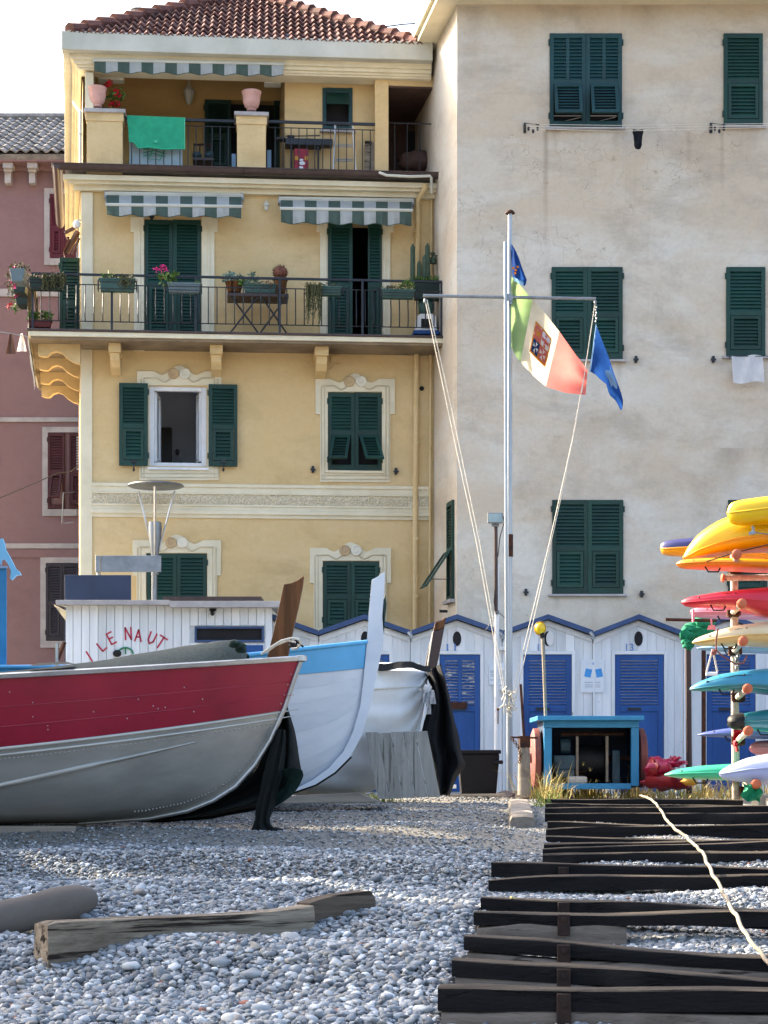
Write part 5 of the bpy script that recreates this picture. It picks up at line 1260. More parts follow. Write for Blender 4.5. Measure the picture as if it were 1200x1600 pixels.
# ---------------------------------------------------------------- kiosk with the painted name
KF = Fr((103 - 600) / F * 26, 26.0)
def kiosk():
    zb = float(ground(0, 26)) - .05; kx = KF.loc(425, 1000)[0]; zt = KF.loc(250, 946)[1]
    t = thing('beach_kiosk', 'white boarded beach kiosk with an arched red painted name', 'kiosk', (-2.8, 27, zb))
    m = MB(); m.lbox(KF, .02, kx - .02, -3.0, -.03, zb, zt); m.build('wall', G['white'], t)
    win = (305, 982, 411, 1000); a0w, z1w = KF.loc(305, 981, 0); a1w, z0w = KF.loc(411, 1001, 0)
    a = 0; i = 0
    while a < kx - .02:
        w = .113 if i else .10
        a1 = min(a + w - .006, kx); 
        if a1 > a0w and a < a1w:
            for zz0, zz1 in ((zb, z0w - .03), (z1w + .03, zt)):
                m = MB(); m.lbox(KF, a, a1, -.03, rnd.uniform(-.002, .003), zz0, zz1); m.build('plank', G['white'], t, bevel=.003)
        else:
            m = MB(); m.lbox(KF, a, a1, -.03, rnd.uniform(-.002, .003), zb, zt); m.build('plank', G['white'], t, bevel=.003)
        a += w; i += 1
    m = MB(); m.fbox(KF, 304, 979, 412, 982, -.02, .03); m.fbox(KF, 304, 1000, 412, 1003, -.02, .03); m.fbox(KF, 304, 982, 307, 1000, -.02, .03); m.fbox(KF, 409, 982, 412, 1000, -.02, .03); wf = m.build('window', G['blue_trim'], t)
    m = MB(); m.fbox(KF, 307, 982, 409, 1000, -.028, -.01); m.build('pane', G['interior'], wf)
    m = MB(); m.fbox(KF, 360, 1008, 411, 1060, 0, .03); m.build('hatch', G['blue'], t, bevel=.004)
    # roof: thin sloping slab with overhangs, a brown strip on its right half
    m = MB()
    def slab(u0, u1, v0, v1, b1, b0, rise):
        a0, z1 = KF.loc(u0, v0, b1); a1, z0 = KF.loc(u1, v1, b1)
        m.box8([KF.pt(a, b, z + (rise if b == b0 else 0)) for z in (z0, z1) for a, b in ((a0, b1), (a1, b1), (a1, b0), (a0, b0))])
    slab(87, 265, 937.5, 945, .18, -3.1, .12); slab(265, 442, 939, 949, .2, -3.1, .1); m.build('roof', G['trim_grey'], t, bevel=.005)
    m = MB(); a0, z1 = KF.loc(255, 932, .1); a1, z0 = KF.loc(408, 938.5, .1); m.lbox(KF, a0, a1, -2.6, .1, z0, z1); m.build('roof_strip', G['brown_metal'], t)
    m = MB(); q = [KF.pt(-.14, .17, zt + .0), KF.pt(-.01, .0, zt - .2), KF.pt(-.01, -3, zt - .2), KF.pt(-.14, -3, zt)]; m.add(q, [(0, 1, 2, 3)]); m.build('soffit', G['cream'], t)
    m = MB(); m.fbox(KF, 327, 951, 337, 954, 0, .08); m.tube([KF.px(332, 957, .0), KF.px(332, 959, .14)], .028, 8); m.build('camera', G['black'], t)
    # lettering: strokes painted on the boards
    S = {'I': [((.5, 0), (.5, 1))], 'L': [((.1, 1), (.1, 0)), ((.1, 0), (.8, 0))], 'E': [((.1, 1), (.1, 0)), ((.1, 1), (.8, 1)), ((.1, .52), (.65, .52)), ((.1, 0), (.8, 0))],
         'N': [((.1, 0), (.1, 1)), ((.1, 1), (.85, 0)), ((.85, 0), (.85, 1))], 'A': [((0, 0), (.45, 1)), ((.45, 1), (.9, 0)), ((.2, .38), (.72, .38))],
         'U': [((.1, 1), (.12, .25)), ((.12, .25), (.45, 0)), ((.45, 0), (.78, .25)), ((.78, .25), (.85, 1))], 'T': [((.45, 0), (.45, 1)), ((0, 1), (.9, 1))]}
    for ch, cu, cv, rot, w, h in (('I', 139, 1026, 32, 10, 18), ('L', 159, 1009, 40, 12, 15), ('E', 174, 997, 27, 12, 18), ('N', 200, 990, 3, 12, 19), ('A', 216, 993, -4, 11, 18), ('U', 237, 997, -22, 13, 18), ('T', 251, 1004, -33, 15, 19), ('I', 268, 1020, -42, 10, 18)):
        m = MB(); cs, sn = math.cos(R(rot)), math.sin(R(rot))
        for (x0, y0), (x1, y1) in S[ch]:
            p, q = [((x - .45) * w, (y - .5) * h) for x, y in ((x0, y0), (x1, y1))]
            p, q = [(cu + x * cs - y * sn, cv - (x * sn + y * cs)) for x, y in (p, q)]
            d = Vector((q[0] - p[0], q[1] - p[1])); d.normalize(); nn = Vector((-d.y, d.x)) * 1.2; d *= .6
            m.prism([KF.px(p[0] - d.x + nn.x, p[1] - d.y + nn.y, .007), KF.px(q[0] + d.x + nn.x, q[1] + d.y + nn.y, .007), KF.px(q[0] + d.x - nn.x, q[1] + d.y - nn.y, .007), KF.px(p[0] - d.x - nn.x, p[1] - d.y - nn.y, .007)], (0, .006, 0))
        m.build('letter', G['print_r'], t)
    m = MB(); m.tube([KF.px(196 + 12 * math.cos(k * .2618), 1022 - 10 * math.sin(k * .2618), .01) for k in range(13)], .012, 6); m.tube([KF.px(196, 1022, .01), KF.px(196, 1013, .01)], .01, 5); m.build('painted_wheel', G['greencloth'], t)
    m = MB(); m.ell(KF.px(183, 1021, .03), (.06, .03, .05), 8, 6); m.build('knob', G['black'], t)
kiosk()
# dark post and board left of the kiosk
m = MB(); m.box8([P(u, v, d) for d in (26.4, 26.3) for u, v in ((101, 1240), (104, 1240), (104, 968), (101, 968))]); tag(m.build('corner_post', G['navy'], None), 'dark blue post at the left end of the white kiosk', 'post')
m = MB(); m.tube([P(88, 1032, 25), P(90, 1005, 25)], .02, 6); m.tube([P(90, 1030, 25.2), P(101, 1003, 25.2)], .03, 6); tag(m.build('prop', G['rust'], None), 'dark leaning stake left of the kiosk', 'stake')
m = MB(); m.box8([P(u, v, d) for d in (27.9, 27.84) for u, v in ((101, 975), (205, 975), (205, 898.5), (101, 898.5))]); tag(m.build('panel', G['navy'], None, bevel=.006), 'dark blue board standing behind the kiosk roof', 'board')
m = MB(); 
for u in (120, 190): m.tube([P(u, 985, 27.95), P(u, 1240, 27.95)], .03, 6)
tag(m.build('panel_support', G['steel'], None), 'pair of posts carrying the dark blue board', 'post')
def sign_and_lamp():
    t = thing('metal_sign', 'blank grey metal sign box on two poles above the kiosk', 'sign', P(200, 1240, 29.2))
    m = MB(); m.box8([P(u, v, d) for d in (29.05, 28.9) for u, v in ((157, 894), (252, 894), (252, 868), (157, 868))]); m.box8([P(u, v, d) for d in (29.1, 28.88) for u, v in ((149, 894), (156.6, 894), (156.6, 868), (149, 868))]); m.build('panel', G['steel'], t, bevel=.01)
    for u, mm in ((154, 'alu_l'),):
        m = MB(); m.tube([P(u, 894, 29), P(u, 1240, 29)], .03, 8); m.build('pole', G[mm], t, smooth=40)
        m = MB(); m.box8([P(uu, v, d) for d in (29.04, 28.94) for uu, v in ((147, 908), (161, 908), (161, 906), (147, 906))]); m.build('clamp', G['steel'], t)
    t = thing('street_lamp', 'street lamp with a wide flat disc held above its cone by rods', 'street lamp', P(242, 1240, 29.4))
    D = 29.4; m = MB(); m.tube([P(241, 1240, D), P(241, 895, D)], .045, 10); m.build('pole', G['steel'], t, smooth=40)
    m = MB(); c = P(242, 868, D); s = D / F; m.lathe(c, [(6 * s, -30 * s), (6 * s, 0), (7.5 * s, 10 * s), (11 * s, 42 * s), (10 * s, 52 * s), (6 * s, 53 * s)], 12); m.build('lamp_head', G['steel'], t, smooth=30)
    m = MB(); c = P(243.5, 762.5, D); r = 44 * s; m.lathe(c, [(r * .4, -.01), (r * .93, .015), (r, .03), (r * .96, .05), (r * .5, .075)], 32); m.build('disc', G['steel'], t, smooth=35)
    for (ua, va, da), (ub, vb, db) in (((216.5, 768, D), (238, 858, D)), ((273, 767, D), (248, 860, D)), ((242, 760, D - .45), (242, 868, D - .12))):
        m = MB(); m.tube([P(ua, va, da), P(ub, vb, db)], .016, 6); m.build('rod', G['alu_l'], t, smooth=40)
sign_and_lamp()
# dolphin on its blue post
def dolphin():
    D = 17.0
    t = thing('dolphin_post', 'light blue wooden post topped with a pale blue dolphin', 'post', P(3, 1180, D))
    m = MB(); m.box8([P(u, v, d) for d in (D, D - .1) for u, v in ((-14, 1235), (10.5, 1235), (10.5, 888), (-14, 888))]); m.build('post', G['cyan'], t, bevel=.006)
    m = MB(); m.box8([P(u, v, d) for d in (D + .02, D - .12) for u, v in ((-17, 888), (12, 888), (12, 884.5), (-17, 884.5))]); m.build('cap', G['k_pale'], t)
    poly = [(-22, 872), (-14, 860), (-4, 853), (-1, 843), (3.5, 841), (7, 850), (8, 858), (14, 868), (20, 880), (24, 888), (30, 893), (32.5, 898), (25, 899), (18, 906), (15.5, 903), (17, 893), (13, 882), (6, 873), (2, 875), (1, 883), (-3, 876), (-12, 878), (-20, 880)]
    m = MB(); bm = bmesh.new(); vs = [bm.verts.new(P(u, v, D - .07)) for u, v in poly]; f = bm.faces.new(vs); bmesh.ops.triangulate(bm, faces=[f])
    r_ = bmesh.ops.extrude_face_region(bm, geom=list(bm.faces)); 
    for v in [e for e in r_['geom'] if isinstance(e, bmesh.types.BMVert)]: v.co.y += .05
    bm.verts.index_update(); m.add([v.co.copy() for v in bm.verts], [tuple(v.index for v in f.verts) for f in bm.faces]); bm.free()
    m.build('dolphin', G['dolphin'], t)
    m = MB(); m.box8([P(u, v, d) for d in (D + .9, D - .3) for u, v in ((-60, 1052), (26, 1046), (26, 1043), (-60, 1047))]); m.build('shelf', G['cyan'], t)
dolphin()

# ---------------------------------------------------------------- bathing huts
HF = Fr((498 - 600) / F * 26.5, 26.5)
def huts():
    bnd = [356, 498, 642, 785, 926, 1068, 1211]
    zb = float(ground(0, 26.5)) - .03
    info = [('white bathing hut mostly hidden behind the boarded kiosk', None, None), ('white bathing hut behind the white boat with the light blue strake', (533, 608), ''),
            ('white bathing hut numbered 11 with a peeling blue louvred door', (687, 750), '11'), ('white bathing hut with the yellow lamp pole before its blue door', (818, 893), '12'),
            ('white bathing hut numbered 13 with a tidy blue louvred door', (961, 1037), '13'), ('white bathing hut hidden behind the coloured kayaks', (1104, 1180), '')]
    for i, (lb, door, num) in enumerate(info):
        u0, u1 = bnd[i], bnd[i + 1]; a0, zv = HF.loc(u0 + .4, 992 + (i > 3) * 2, 0); a1, _ = HF.loc(u1 - .4, 992, 0); am = (a0 + a1) / 2; zp = HF.loc(0, 967, 0)[1]
        t = thing('bathing_hut', lb, 'bathing hut', HF.pt(am, 0, zb), 'row of white bathing huts with blue doors')
        dep = 1.55
        def top(a): return zv + (zp - zv) * (1 - abs(a - am) / ((a1 - a0) / 2)) - .02
        b = MB(); b.prism([HF.pt(a0, -.03, zb), HF.pt(a1, -.03, zb), HF.pt(a1, -.03, zv - .03), HF.pt(am, -.03, zp - .03), HF.pt(a0, -.03, zv - .03)], (0, dep, 0)); b.build('wall', G['white'], t)
        d0 = d1 = None
        if door: d0, zd = HF.loc(door[0] - 5, 1017, 0); d1, _ = HF.loc(door[1] + 5, 1017, 0)
        n = 10; w = (a1 - a0) / n
        for k in range(n):
            x0, x1 = a0 + w * k + .0015, a0 + w * (k + 1) - .0015; fr_ = rnd.uniform(-.002, .002)
            segs = [(x0, x1, zb)]
            if door and x1 > d0 and x0 < d1:
                segs = [(x0, x1, zd)] 
                if x0 < d0 - .01: segs.append((x0, d0, None))
                if x1 > d1 + .01: segs.append((d1, x1, None))
            m = MB()
            for s0, s1, z0 in segs:
                if z0 is None: m.lbox(HF, s0, s1, -.03, fr_, zb, zd - .0005); continue
                poly = [HF.pt(s0, fr_, z0), HF.pt(s1, fr_, z0), HF.pt(s1, fr_, top(s1))] + ([HF.pt(am, fr_, top(am))] if s0 < am < s1 else []) + [HF.pt(s0, fr_, top(s0))]
                m.prism(poly, (0, .028 + fr_, 0))
            m.build('plank', G['white'], t)
        # roof slopes, blue edge boards
        r_ = MB(); e = MB(); th = .05
        for sgn in (-1, 1):
            ae = am + sgn * ((a1 - a0) / 2 + .0)
            for mb, b0, b1, t0, t1 in ((r_, -dep - .1, .10, .0, th), (e, .101, .125, -.012, th + .006)):
                mb.box8([HF.pt(a, b, z + tt) for tt in (t0, t1) for a, b, z in ((am, b1, zp), (ae, b1, zv), (ae, b0, zv), (am, b0, zp))])
        r_.build('roof', G['fascia'], t); e.build('edge_board', G['blue_trim'], t)
        f = MB()
        for sgn in (-1, 1): 
            ae = am + sgn * ((a1 - a0) / 2 - .01); f.box8([HF.pt(a, b, z + tt) for tt in (-.10, -.04) for a, b, z in ((am, .02, zp), (ae, .02, zv), (ae, .005, zv), (am, .005, zp))])
        f.build('barge_board', G['white'], t)
        f = MB(); f.lbox(HF, a0 - .004, a0 + .03, .003, .022, zb, zv - .1); f.build('corner_batten', G['white'], t)
        c = HF.pt(am + .005, .004, HF.loc(0, 998, 0)[1])
        if i:
            m = MB(); m.add([c + Vector((.062 * math.cos(k * .3142), -.002, .105 * math.sin(k * .3142))) for k in range(20)], [tuple(range(20))]); 
            m.tube([c + Vector((.064 * math.cos(k * .3142), 0, .107 * math.sin(k * .3142))) for k in range(21)], .006, 5, 1, caps=False)
            m.build('oval_vent', [G['interior'], G['white']], t)
        if i == 3:
            m = MB(); m.ell(c + Vector((.03, -.012, 0)), (.055, .008, .1), 14, 8); m.build('vent_lid', G['white_pl'], t)
        if num:
            me = text_mesh(num, .14); me.materials.append(G['print_n'])
            o = bpy.data.objects.new('numeral', me); COL.objects.link(o); put(o, HF.px({'11': 705, '12': 845, '13': 983}[num], 1012, .008), t); o.rotation_euler = (R(90), 0, 0)
            if num == '11': o.scale = (1.5, 1, 1)
        if door: hut_door(t, door, zb, peel=(i == 2))
    # drain heads between the gables
    for u in (642, 785, 926, 1068):
        m = MB(); c = HF.px(u, 992, .12); m.tube([c + Vector((-.03, 0, .03)), c + Vector((0, -.03, -.01)), c + Vector((0, -.03, -.06))], .028, 8)
        tag(m.build('rain_spout', G['steel'], None), {642: 'small spout between the hut numbered 11 and the hut to its left', 785: 'small spout beside the flagpole between two hut roofs', 926: 'small spout above the blue print poster', 1068: 'small spout at the right of the hut numbered 13'}[u], 'spout', 'rain spouts between the hut roofs')
def hut_door(t, door, zb, peel=False):
    u0, u1 = door; mt = 'blue_peel' if peel else 'blue'
    a0, zt = HF.loc(u0, 1023, -.01); a1, _ = HF.loc(u1, 1023, -.01); z0 = zb + .06; st = .075
    f = MB()
    for x0, x1, za, zc in ((a0 - .05, a0 - .004, zb, zt + .05), (a1 + .004, a1 + .05, zb, zt + .05), (a0 - .004, a1 + .004, zt + .004, zt + .05)): f.lbox(HF, x0, x1, -.05, .014, za, zc)
    f.build('door_frame', G['white'], t, bevel=.003)
    zl = HF.loc(u0, 1104, 0)[1]; zl2 = zl - .07
    d = MB(); d.lbox(HF, a0, a0 + st, -.045, -.005, z0, zt); d.lbox(HF, a1 - st, a1, -.045, -.005, z0, zt); d.lbox(HF, a0 + st, a1 - st, -.045, -.006, zt - .08, zt); d.lbox(HF, a0 + st, a1 - st, -.045, -.006, zl2, zl); d.lbox(HF, a0 + st, a1 - st, -.045, -.006, z0, z0 + .12)
    d.lbox(HF, a0 + st, a1 - st, -.045, -.02, z0 + .12, zl2)
    if peel: d.lbox(HF, (a0 + a1) / 2 - .025, (a0 + a1) / 2 + .025, -.045, -.004, zl, zt - .08)
    do = d.build('door', G['blue'], t, bevel=.004)
    m = MB(); m.lbox(HF, a0 + st, a1 - st, -.05, -.046, zl, zt); m.build('backing', G['interior'], do)
    n = 15
    for k in range(n):
        z = zl + (zt - .08 - zl) * (k + .5) / n; hh = (zt - .08 - zl) / n * .42
        for x0, x1 in (((a0 + st, (a0 + a1) / 2 - .025), ((a0 + a1) / 2 + .025, a1 - st)) if peel else ((a0 + st, a1 - st),)):
            m = MB(); m.box8([HF.pt(x, b, z + dz + e) for e in (-.006, .006) for x, b, dz in ((x0, -.008, -hh), (x1, -.008, -hh), (x1, -.04, hh), (x0, -.04, hh))]); m.build('slat', G[mt], do)
    m = MB(); m.lbox(HF, a0 + .17, a0 + .36, -.006, .01, zl2 + .02, zl2 + .055); m.build('latch', G['iron'], do)
    if peel:
        m = MB(); m.lbox(HF, a0 + .1, a0 + .38, -.004, .03, zl - .02, zl + .06); m.build('wooden_bar', G['rust'], do)
huts()
def hut_signs():
    t = thing('poster', 'white poster with two tilted blue rectangles between two bathing huts', 'poster', HF.px(926, 1080, .02))
    m = MB(); m.fbox(HF, 907, 1030, 944, 1082, .012, .02); m.build('sheet', G['paper'], t)
    for u, r_ in ((919, 12), (936, -12)):
        m = MB(); cs, sn = math.cos(R(r_)), math.sin(R(r_)); m.prism([HF.px(u + x * cs + y * sn, 1051.5 - (-x * sn + y * cs), .022) for x, y in ((-5, -6.5), (5, -6.5), (5, 6.5), (-5, 6.5))], (0, .0015, 0)); m.build('blue_mark', G['print_b'], t)
    me = text_mesh('8', .05); me.materials.append(G['print_b']); o = bpy.data.objects.new('numeral', me); COL.objects.link(o); put(o, HF.px(927, 1037, .022), t); o.rotation_euler = (R(90), 0, 0)
    m = MB()
    for v in (1066, 1070, 1073): m.fbox(HF, 914, v, 938, v + .6, .0202, .021)
    m.build('print', G['print_k'], t)
    t = thing('notice', 'small white notice with grey print left of the flagpole foot', 'notice', HF.px(778, 1070, .03))
    m = MB(); m.fbox(HF, 764, 1036, 790, 1070, .012, .025); m.build('sheet', G['paper'], t)
    m = MB()
    for v in (1048, 1050, 1053, 1056, 1062): m.fbox(HF, 766, v, 788, v + .7, .0252, .026)
    m.build('print', G['print_k'], t)
    m = MB(); m.fbox(HF, 772, 1072, 796, 1078, .02, .09); m.fbox(HF, 776, 1010, 794, 1016, .03, .08); tag(m.build('wall_bracket', G['white_pl'], None, bevel=.006), 'white bracket on the hut wall under the small notice', 'bracket')
hut_signs()

# ---------------------------------------------------------------- boats
def soft(rows, k=4, amp=.02, fr=5.0):
    "a finer cloth: spline between the rows and columns given, with small folds"
    A = np.array([[tuple(p) for p in r_] for r_ in rows])
    def up(M):
        n = len(M); out = []
        for i in range(n - 1):
            p0, p1, p2, p3 = M[max(i - 1, 0)], M[i], M[i + 1], M[min(i + 2, n - 1)]
            for j in range(k):
                t = j / k; out.append(.5 * (2 * p1 + (p2 - p0) * t + (2 * p0 - 5 * p1 + 4 * p2 - p3) * t * t + (3 * p1 - p0 - 3 * p2 + p3) * t ** 3))
        out.append(M[-1]); return np.array(out)
    A = up(A); A = up(A.transpose(1, 0, 2)).transpose(1, 0, 2)
    return [[Vector(p) + Vector((.4, 1, .3)) * amp * (mnoise.noise(Vector((p[0] * fr, p[1] * fr, p[2] * fr * .5))) + .4 * mnoise.noise(Vector(p) * fr * 2.7)) for p in r_] for r_ in A]
def lerp(x, pts): return float(np.interp(x, [p[0] for p in pts], [p[1] for p in pts]))
class Hull:
    def __init__(s, tip, base, stem, zg, B, q, L, ang=0.0):
        s.tip, s.base, s.stem, s.zg, s.B, s.q, s.L = tip, base, stem, zg, B, q, L
        s.bk = Vector((-math.cos(ang), -math.sin(ang), 0)); s.lt = Vector((math.sin(ang), -math.cos(ang), 0))
    def zk(s, dx): return s.base + lerp(dx, s.stem)
    def wid(s, dx, z):
        zk, zg = s.zk(dx), s.zg(dx); t = max(0, min(1, (z - zk) / max(.001, zg - zk))); return s.B(dx) * t ** s.q(dx)
    def pt(s, dx, z, side=1, off=0.0):
        w = s.wid(dx, z) + off; p = Vector((s.tip[0], s.tip[1], 0)) + s.bk * dx + s.lt * (w * side); p.z = z; return p
    def skin(s, mb, za, zb, nx=34, nt=10, sides=(1, -1), off=0.0, mi=0, x0=0.0):
        for sd in sides:
            rows = []
            for i in range(nx + 1):
                dx = x0 + (s.L - x0) * (i / nx) ** 1.5; lo = max(za(dx), s.zk(dx)); hi = max(lo, zb(dx))
                rows.append([s.pt(dx, lo + (hi - lo) * k / nt, sd, off) for k in range(nt + 1)])
            mb.grid(rows, mi)
    def line(s, mb, f, r, dx0, dx1, n=24, off=.0, side=1, nseg=6, taper=True):
        pts = [s.pt(dx0 + (dx1 - dx0) * k / n, f(dx0 + (dx1 - dx0) * k / n), side, off) for k in range(n + 1)]
        mb.tube(pts, [r * (1 if not taper else min(1, .35 + 3 * k / n)) for k in range(n + 1)], nseg)

def red_boat():
    D = 14.0; tip = P(470, 1024, D); base = EYE + (1200 - 1288) * D / F
    sx = D / F
    stem = [((470 - u) * sx, (1288 - v) * sx) for u, v in ((470, 1024), (457, 1060), (442, 1105), (420, 1155), (395, 1195), (365, 1228), (330, 1250), (290, 1266), (230, 1278), (120, 1286), (0, 1288))] + [(4.6, 0)]
    zg = lambda dx: 2.42 - .115 * min(dx, 2.2) + .016 * min(dx, 2.2) ** 2 - .01 * max(0, dx - 2.2)
    B = lambda dx: .80 * (1 - (1 - min(dx / 2.0, 1)) ** 2.2) * (1 - .12 * max(0, dx - 2.6) / 2)
    q = lambda dx: max(.34, .95 - .42 * dx)
    H = Hull(tip, base, stem, zg, B, q, 4.6)
    zs = lambda dx: 2.045 - .19 * dx + .022 * dx * dx
    t = thing('motorboat', 'aluminium boat with a crimson upper hull lying on the pebbles', 'boat', (tip.x - 2, D, base))
    m = MB(); H.skin(m, lambda d: base, zs, 40, 14); m.build('hull', G['alu'], t, smooth=60)
    m = MB(); H.skin(m, zs, lambda d: zg(d) - .035, 40, 8, off=.004); m.build('topside', G['red'], t, smooth=60)
    m = MB()
    for sd in (1, -1):
        rows = []
        for i in range(41):
            dx = 4.6 * (i / 40) ** 1.4 - .02; d = max(dx, 0.0)
            prof = [(-.02, -.042), (.026, -.038), (.035, -.01), (.01, .0), (-.06, .0)]
            row = []
            for o, z in prof:
                p = H.pt(d, zg(d), sd, o if d > .12 else o * .6 + .01); p.z += z; p.x += -min(dx, 0); row.append(p)
            rows.append(row)
        m.grid(rows)
    m.lathe(tip + Vector((.0, 0, -.05)), [(.02, 0), (.045, .01), (.045, .045), (.02, .052)], 10)
    m.build('gunwale', G['alu_l'], t, smooth=35)
    m = MB(); H.line(m, lambda d: zs(d) - .012, .012, .02, 4.5, 36, .004); H.line(m, lambda d: zs(d) - .055, .010, .05, 4.5, 36, .004); m.build('rub_strake', G['alu'], t, smooth=60)
    m = MB(); H.line(m, lambda d: base + .60 - .245 * (d - .72) + .012 * (d - .72) ** 2, .020, .74, 4.2, 30, .002); m.build('spray_rail', G['alu'], t, smooth=60)
    m = MB()
    for k in (.30, .60): H.line(m, lambda d: zs(d) + (zg(d) - .05 - zs(d)) * k, .0045, .05, 4.5, 30, .004)
    m.build('pressed_rib', G['red'], t, smooth=60)
    m = MB()
    pts = [Vector((tip.x - dx, tip.y, base + z)) + Vector((.012, 0, -.004)) for dx, z in stem[:10]]; m.tube(pts, [.018] * 8 + [.015, .012], 8); m.build('stem_strip', G['alu_l'], t, smooth=60)
    m = MB()
    for k in range(72):
        d = .15 + k * .032; p = H.pt(d, zs(d) - .085, 1, .003); m.ell(p, (.006, .004, .006), 6, 4)
    for k in range(46):
        s_ = k / 45; dx0 = lerp(s_, [(0, .02), (1, 1.1)]); z = H.zk(dx0) ; d = dx0 + .05 + .035 * s_; z = H.zk(d) + .055
        if z < zg(d) - .08: m.ell(H.pt(d, z, 1, .004), (.006, .004, .006), 6, 4)
    m.build('rivets', G['alu'], t)['kind'] = 'stuff'
    m = MB()
    for u, v in ((52, 1120), (53, 1098), (74, 1134), (74, 1140), (145, 1112), (213, 1092), (235, 1102), (242, 1106), (253, 1104), (195, 1122), (283, 1072), (296, 1110), (18, 1082), (310, 1090)):
        D_ = 13.3; dx = (tip.x - (u - 600) * D_ / F); z = EYE + (1200 - v) * D_ / F; m.ell(H.pt(dx, z, 1, .006), (.0045, .003, .005), 6, 4)
    m.build('rivet', G['alu_l'], t)
    m = MB(); rows = []                      # deck lining under the cover
    for i in range(12):
        dx = .1 + 4.4 * i / 11; rows.append([H.pt(dx, zg(dx) - .12, sd, -.01) for sd in (1, -1)])
    m.grid(rows); m.build('lining', G['alu_l'], t)
    ridge = [(-900, 1062), (0, 1052), (80, 1042), (150, 1034), (230, 1019), (300, 1007), (345, 1001), (372, 1001), (384, 1010), (388, 1022)]
    rows = []
    for k in range(29):
        u = -880 + (1267 * k / 28 if k < 14 else 0); u = -500 + 888 * (k / 28) ** .8
        x = (u - 600) * 14 / F; dx = tip.x - x; zr = EYE + (1200 - lerp(u, ridge)) * 14 / F
        row = []
        for j in range(9):
            f = j / 4 - 1; w = H.B(dx) * .94; z = zg(dx) - .03 + (zr - zg(dx) + .03) * (1 - abs(f) ** 1.6) + .012 * mnoise.noise(Vector((x * 4, f * 3, 2)))
            row.append(Vector((x, 14 - f * w * -1 * -1, z)))
        rows.append(row)
    m = MB(); m.grid(rows); tag(m.build('boat_cover', G['tarp'], None, smooth=60), 'olive mesh cover spread over the crimson and aluminium boat', 'cover')
    m = MB(); m.ell(P(377, 1012, 13.7), (.045, .06, .04), 10, 6, 0, .4); m.ell(P(368, 1006, 13.6), (.05, .08, .03), 10, 6, 0, .4); tag(m.build('cover_knot', G['net_g'], None, smooth=60), 'bunched dark end of the boat cover near the bow', 'cover')
    m = MB(); m.tube([P(88.5, 1046, 13.9), P(88.5, 1005, 13.9)], .012, 6); tag(m.build('rod', G['alu_l'], None), 'short upright metal rod in the red boat', 'rod')
    m = MB(); m.box8([P(u, v, d) for d in (13.25, 13.6) for u, v in ((44, 1041), (116, 1037), (104, 1034), (60, 1036))]); tag(m.build('thwart_board', G['wood'], None), 'weathered board lying on the red boat gunwale', 'board')
    m = MB(); m.tube([P(408, 1022, 13.85), P(425, 1010, 13.8), P(440, 1001, 13.8), P(456, 997, 13.8), P(466, 999, 13.8), P(470, 1006, 13.85), P(464, 1013, 13.9), P(455, 1014, 13.9)], .009, 8); m.tube([P(415, 1020, 13.87), P(432, 1008, 13.82), P(450, 1001, 13.82), P(462, 1004, 13.82)], .007, 8)
    tag(m.build('mooring_rope', G['rope_w'], None, smooth=50), 'stiff rope looped over the red boat bow', 'rope')
    m = MB(); m.ell(P(458, 1007, 14.1), (.035, .03, .03), 8, 6, 0, .5); m.tube([P(461, 1000, 14.1), P(474, 1011, 14.1)], .008, 5); tag(m.build('shackle', G['black'], None), 'dark shackle hanging at the rope loop on the bow', 'shackle')
    # chocks under the keel
    m = MB(); m.box(-3.2, -2.2, 13.7, 14.3, base - .12, base - .004); tag(m.build('keel_block', G['wood'], None, bevel=.01), 'timber block under the keel of the red boat', 'block')
    # netting below the bow
    R_ = [(444, 1076), (449, 1100), (456, 1130), (463, 1158), (469, 1185), (473, 1207), (465, 1232), (445, 1248), (412, 1262), (372, 1272), (310, 1281), (240, 1286)]
    L_ = [(438, 1080), (428, 1110), (412, 1142), (398, 1168), (385, 1190), (372, 1206), (350, 1222), (330, 1236), (300, 1250), (270, 1262), (240, 1272), (200, 1280)]
    rows = []
    for j, ((lu, lv), (ru, rv)) in enumerate(zip(L_, R_)):
        rows.append([P(lu + (ru - lu) * i / 8, lv + (rv - lv) * i / 8, 14.16 + .10 * math.sin(i * 1.5 + j * .35) * min(1, j / 3)) for i in range(9)])
    m = MB(); m.grid(soft(rows, 3, .035, 6)); t2 = thing('fishing_net', 'dark green netting hanging from the red boat bow down to the ground', 'net', P(410, 1295, 14.1)); m.build('drape', G['net'], t2, smooth=60)
    rows = []
    for j, (u, v, w) in enumerate(((440, 1140, 5), (433, 1175, 11), (426, 1208, 14), (420, 1235, 12), (415, 1258, 13), (411, 1279, 10), (411, 1290, 13), (416, 1298, 20))):
        rows.append([P(u, v, 14.0) + Vector((w * 14 / F * math.cos(k * .2618) * (1 + .22 * math.sin(k * 1.3 + j * .8)), (.05 + .02 * math.sin(k * 1.57)) * math.sin(k * .2618), 0)) for k in range(25)])
    m = MB(); m.grid(soft(rows, 2, .012, 12)); m.ell(P(432, 1297, 14), (.05, .06, .02), 8, 6, 0, .4); m.build('gathered_end', G['net'], t2, smooth=60)
    rows = [[P(428 + (u - 428) * 1.0, v, d) for u, v, d in r_] for r_ in (
        [(428, 1212, 14.05), (440, 1203, 14.0), (455, 1199, 13.95), (473, 1203, 13.9)], [(426, 1228, 14.05), (440, 1222, 14.1), (456, 1218, 14.05), (474, 1212, 13.88)],
        [(424, 1245, 14.05), (438, 1243, 14.1), (452, 1237, 14.05), (468, 1226, 13.9)], [(395, 1258, 14.0), (420, 1262, 14.05), (438, 1256, 14.0), (456, 1243, 13.92)])]
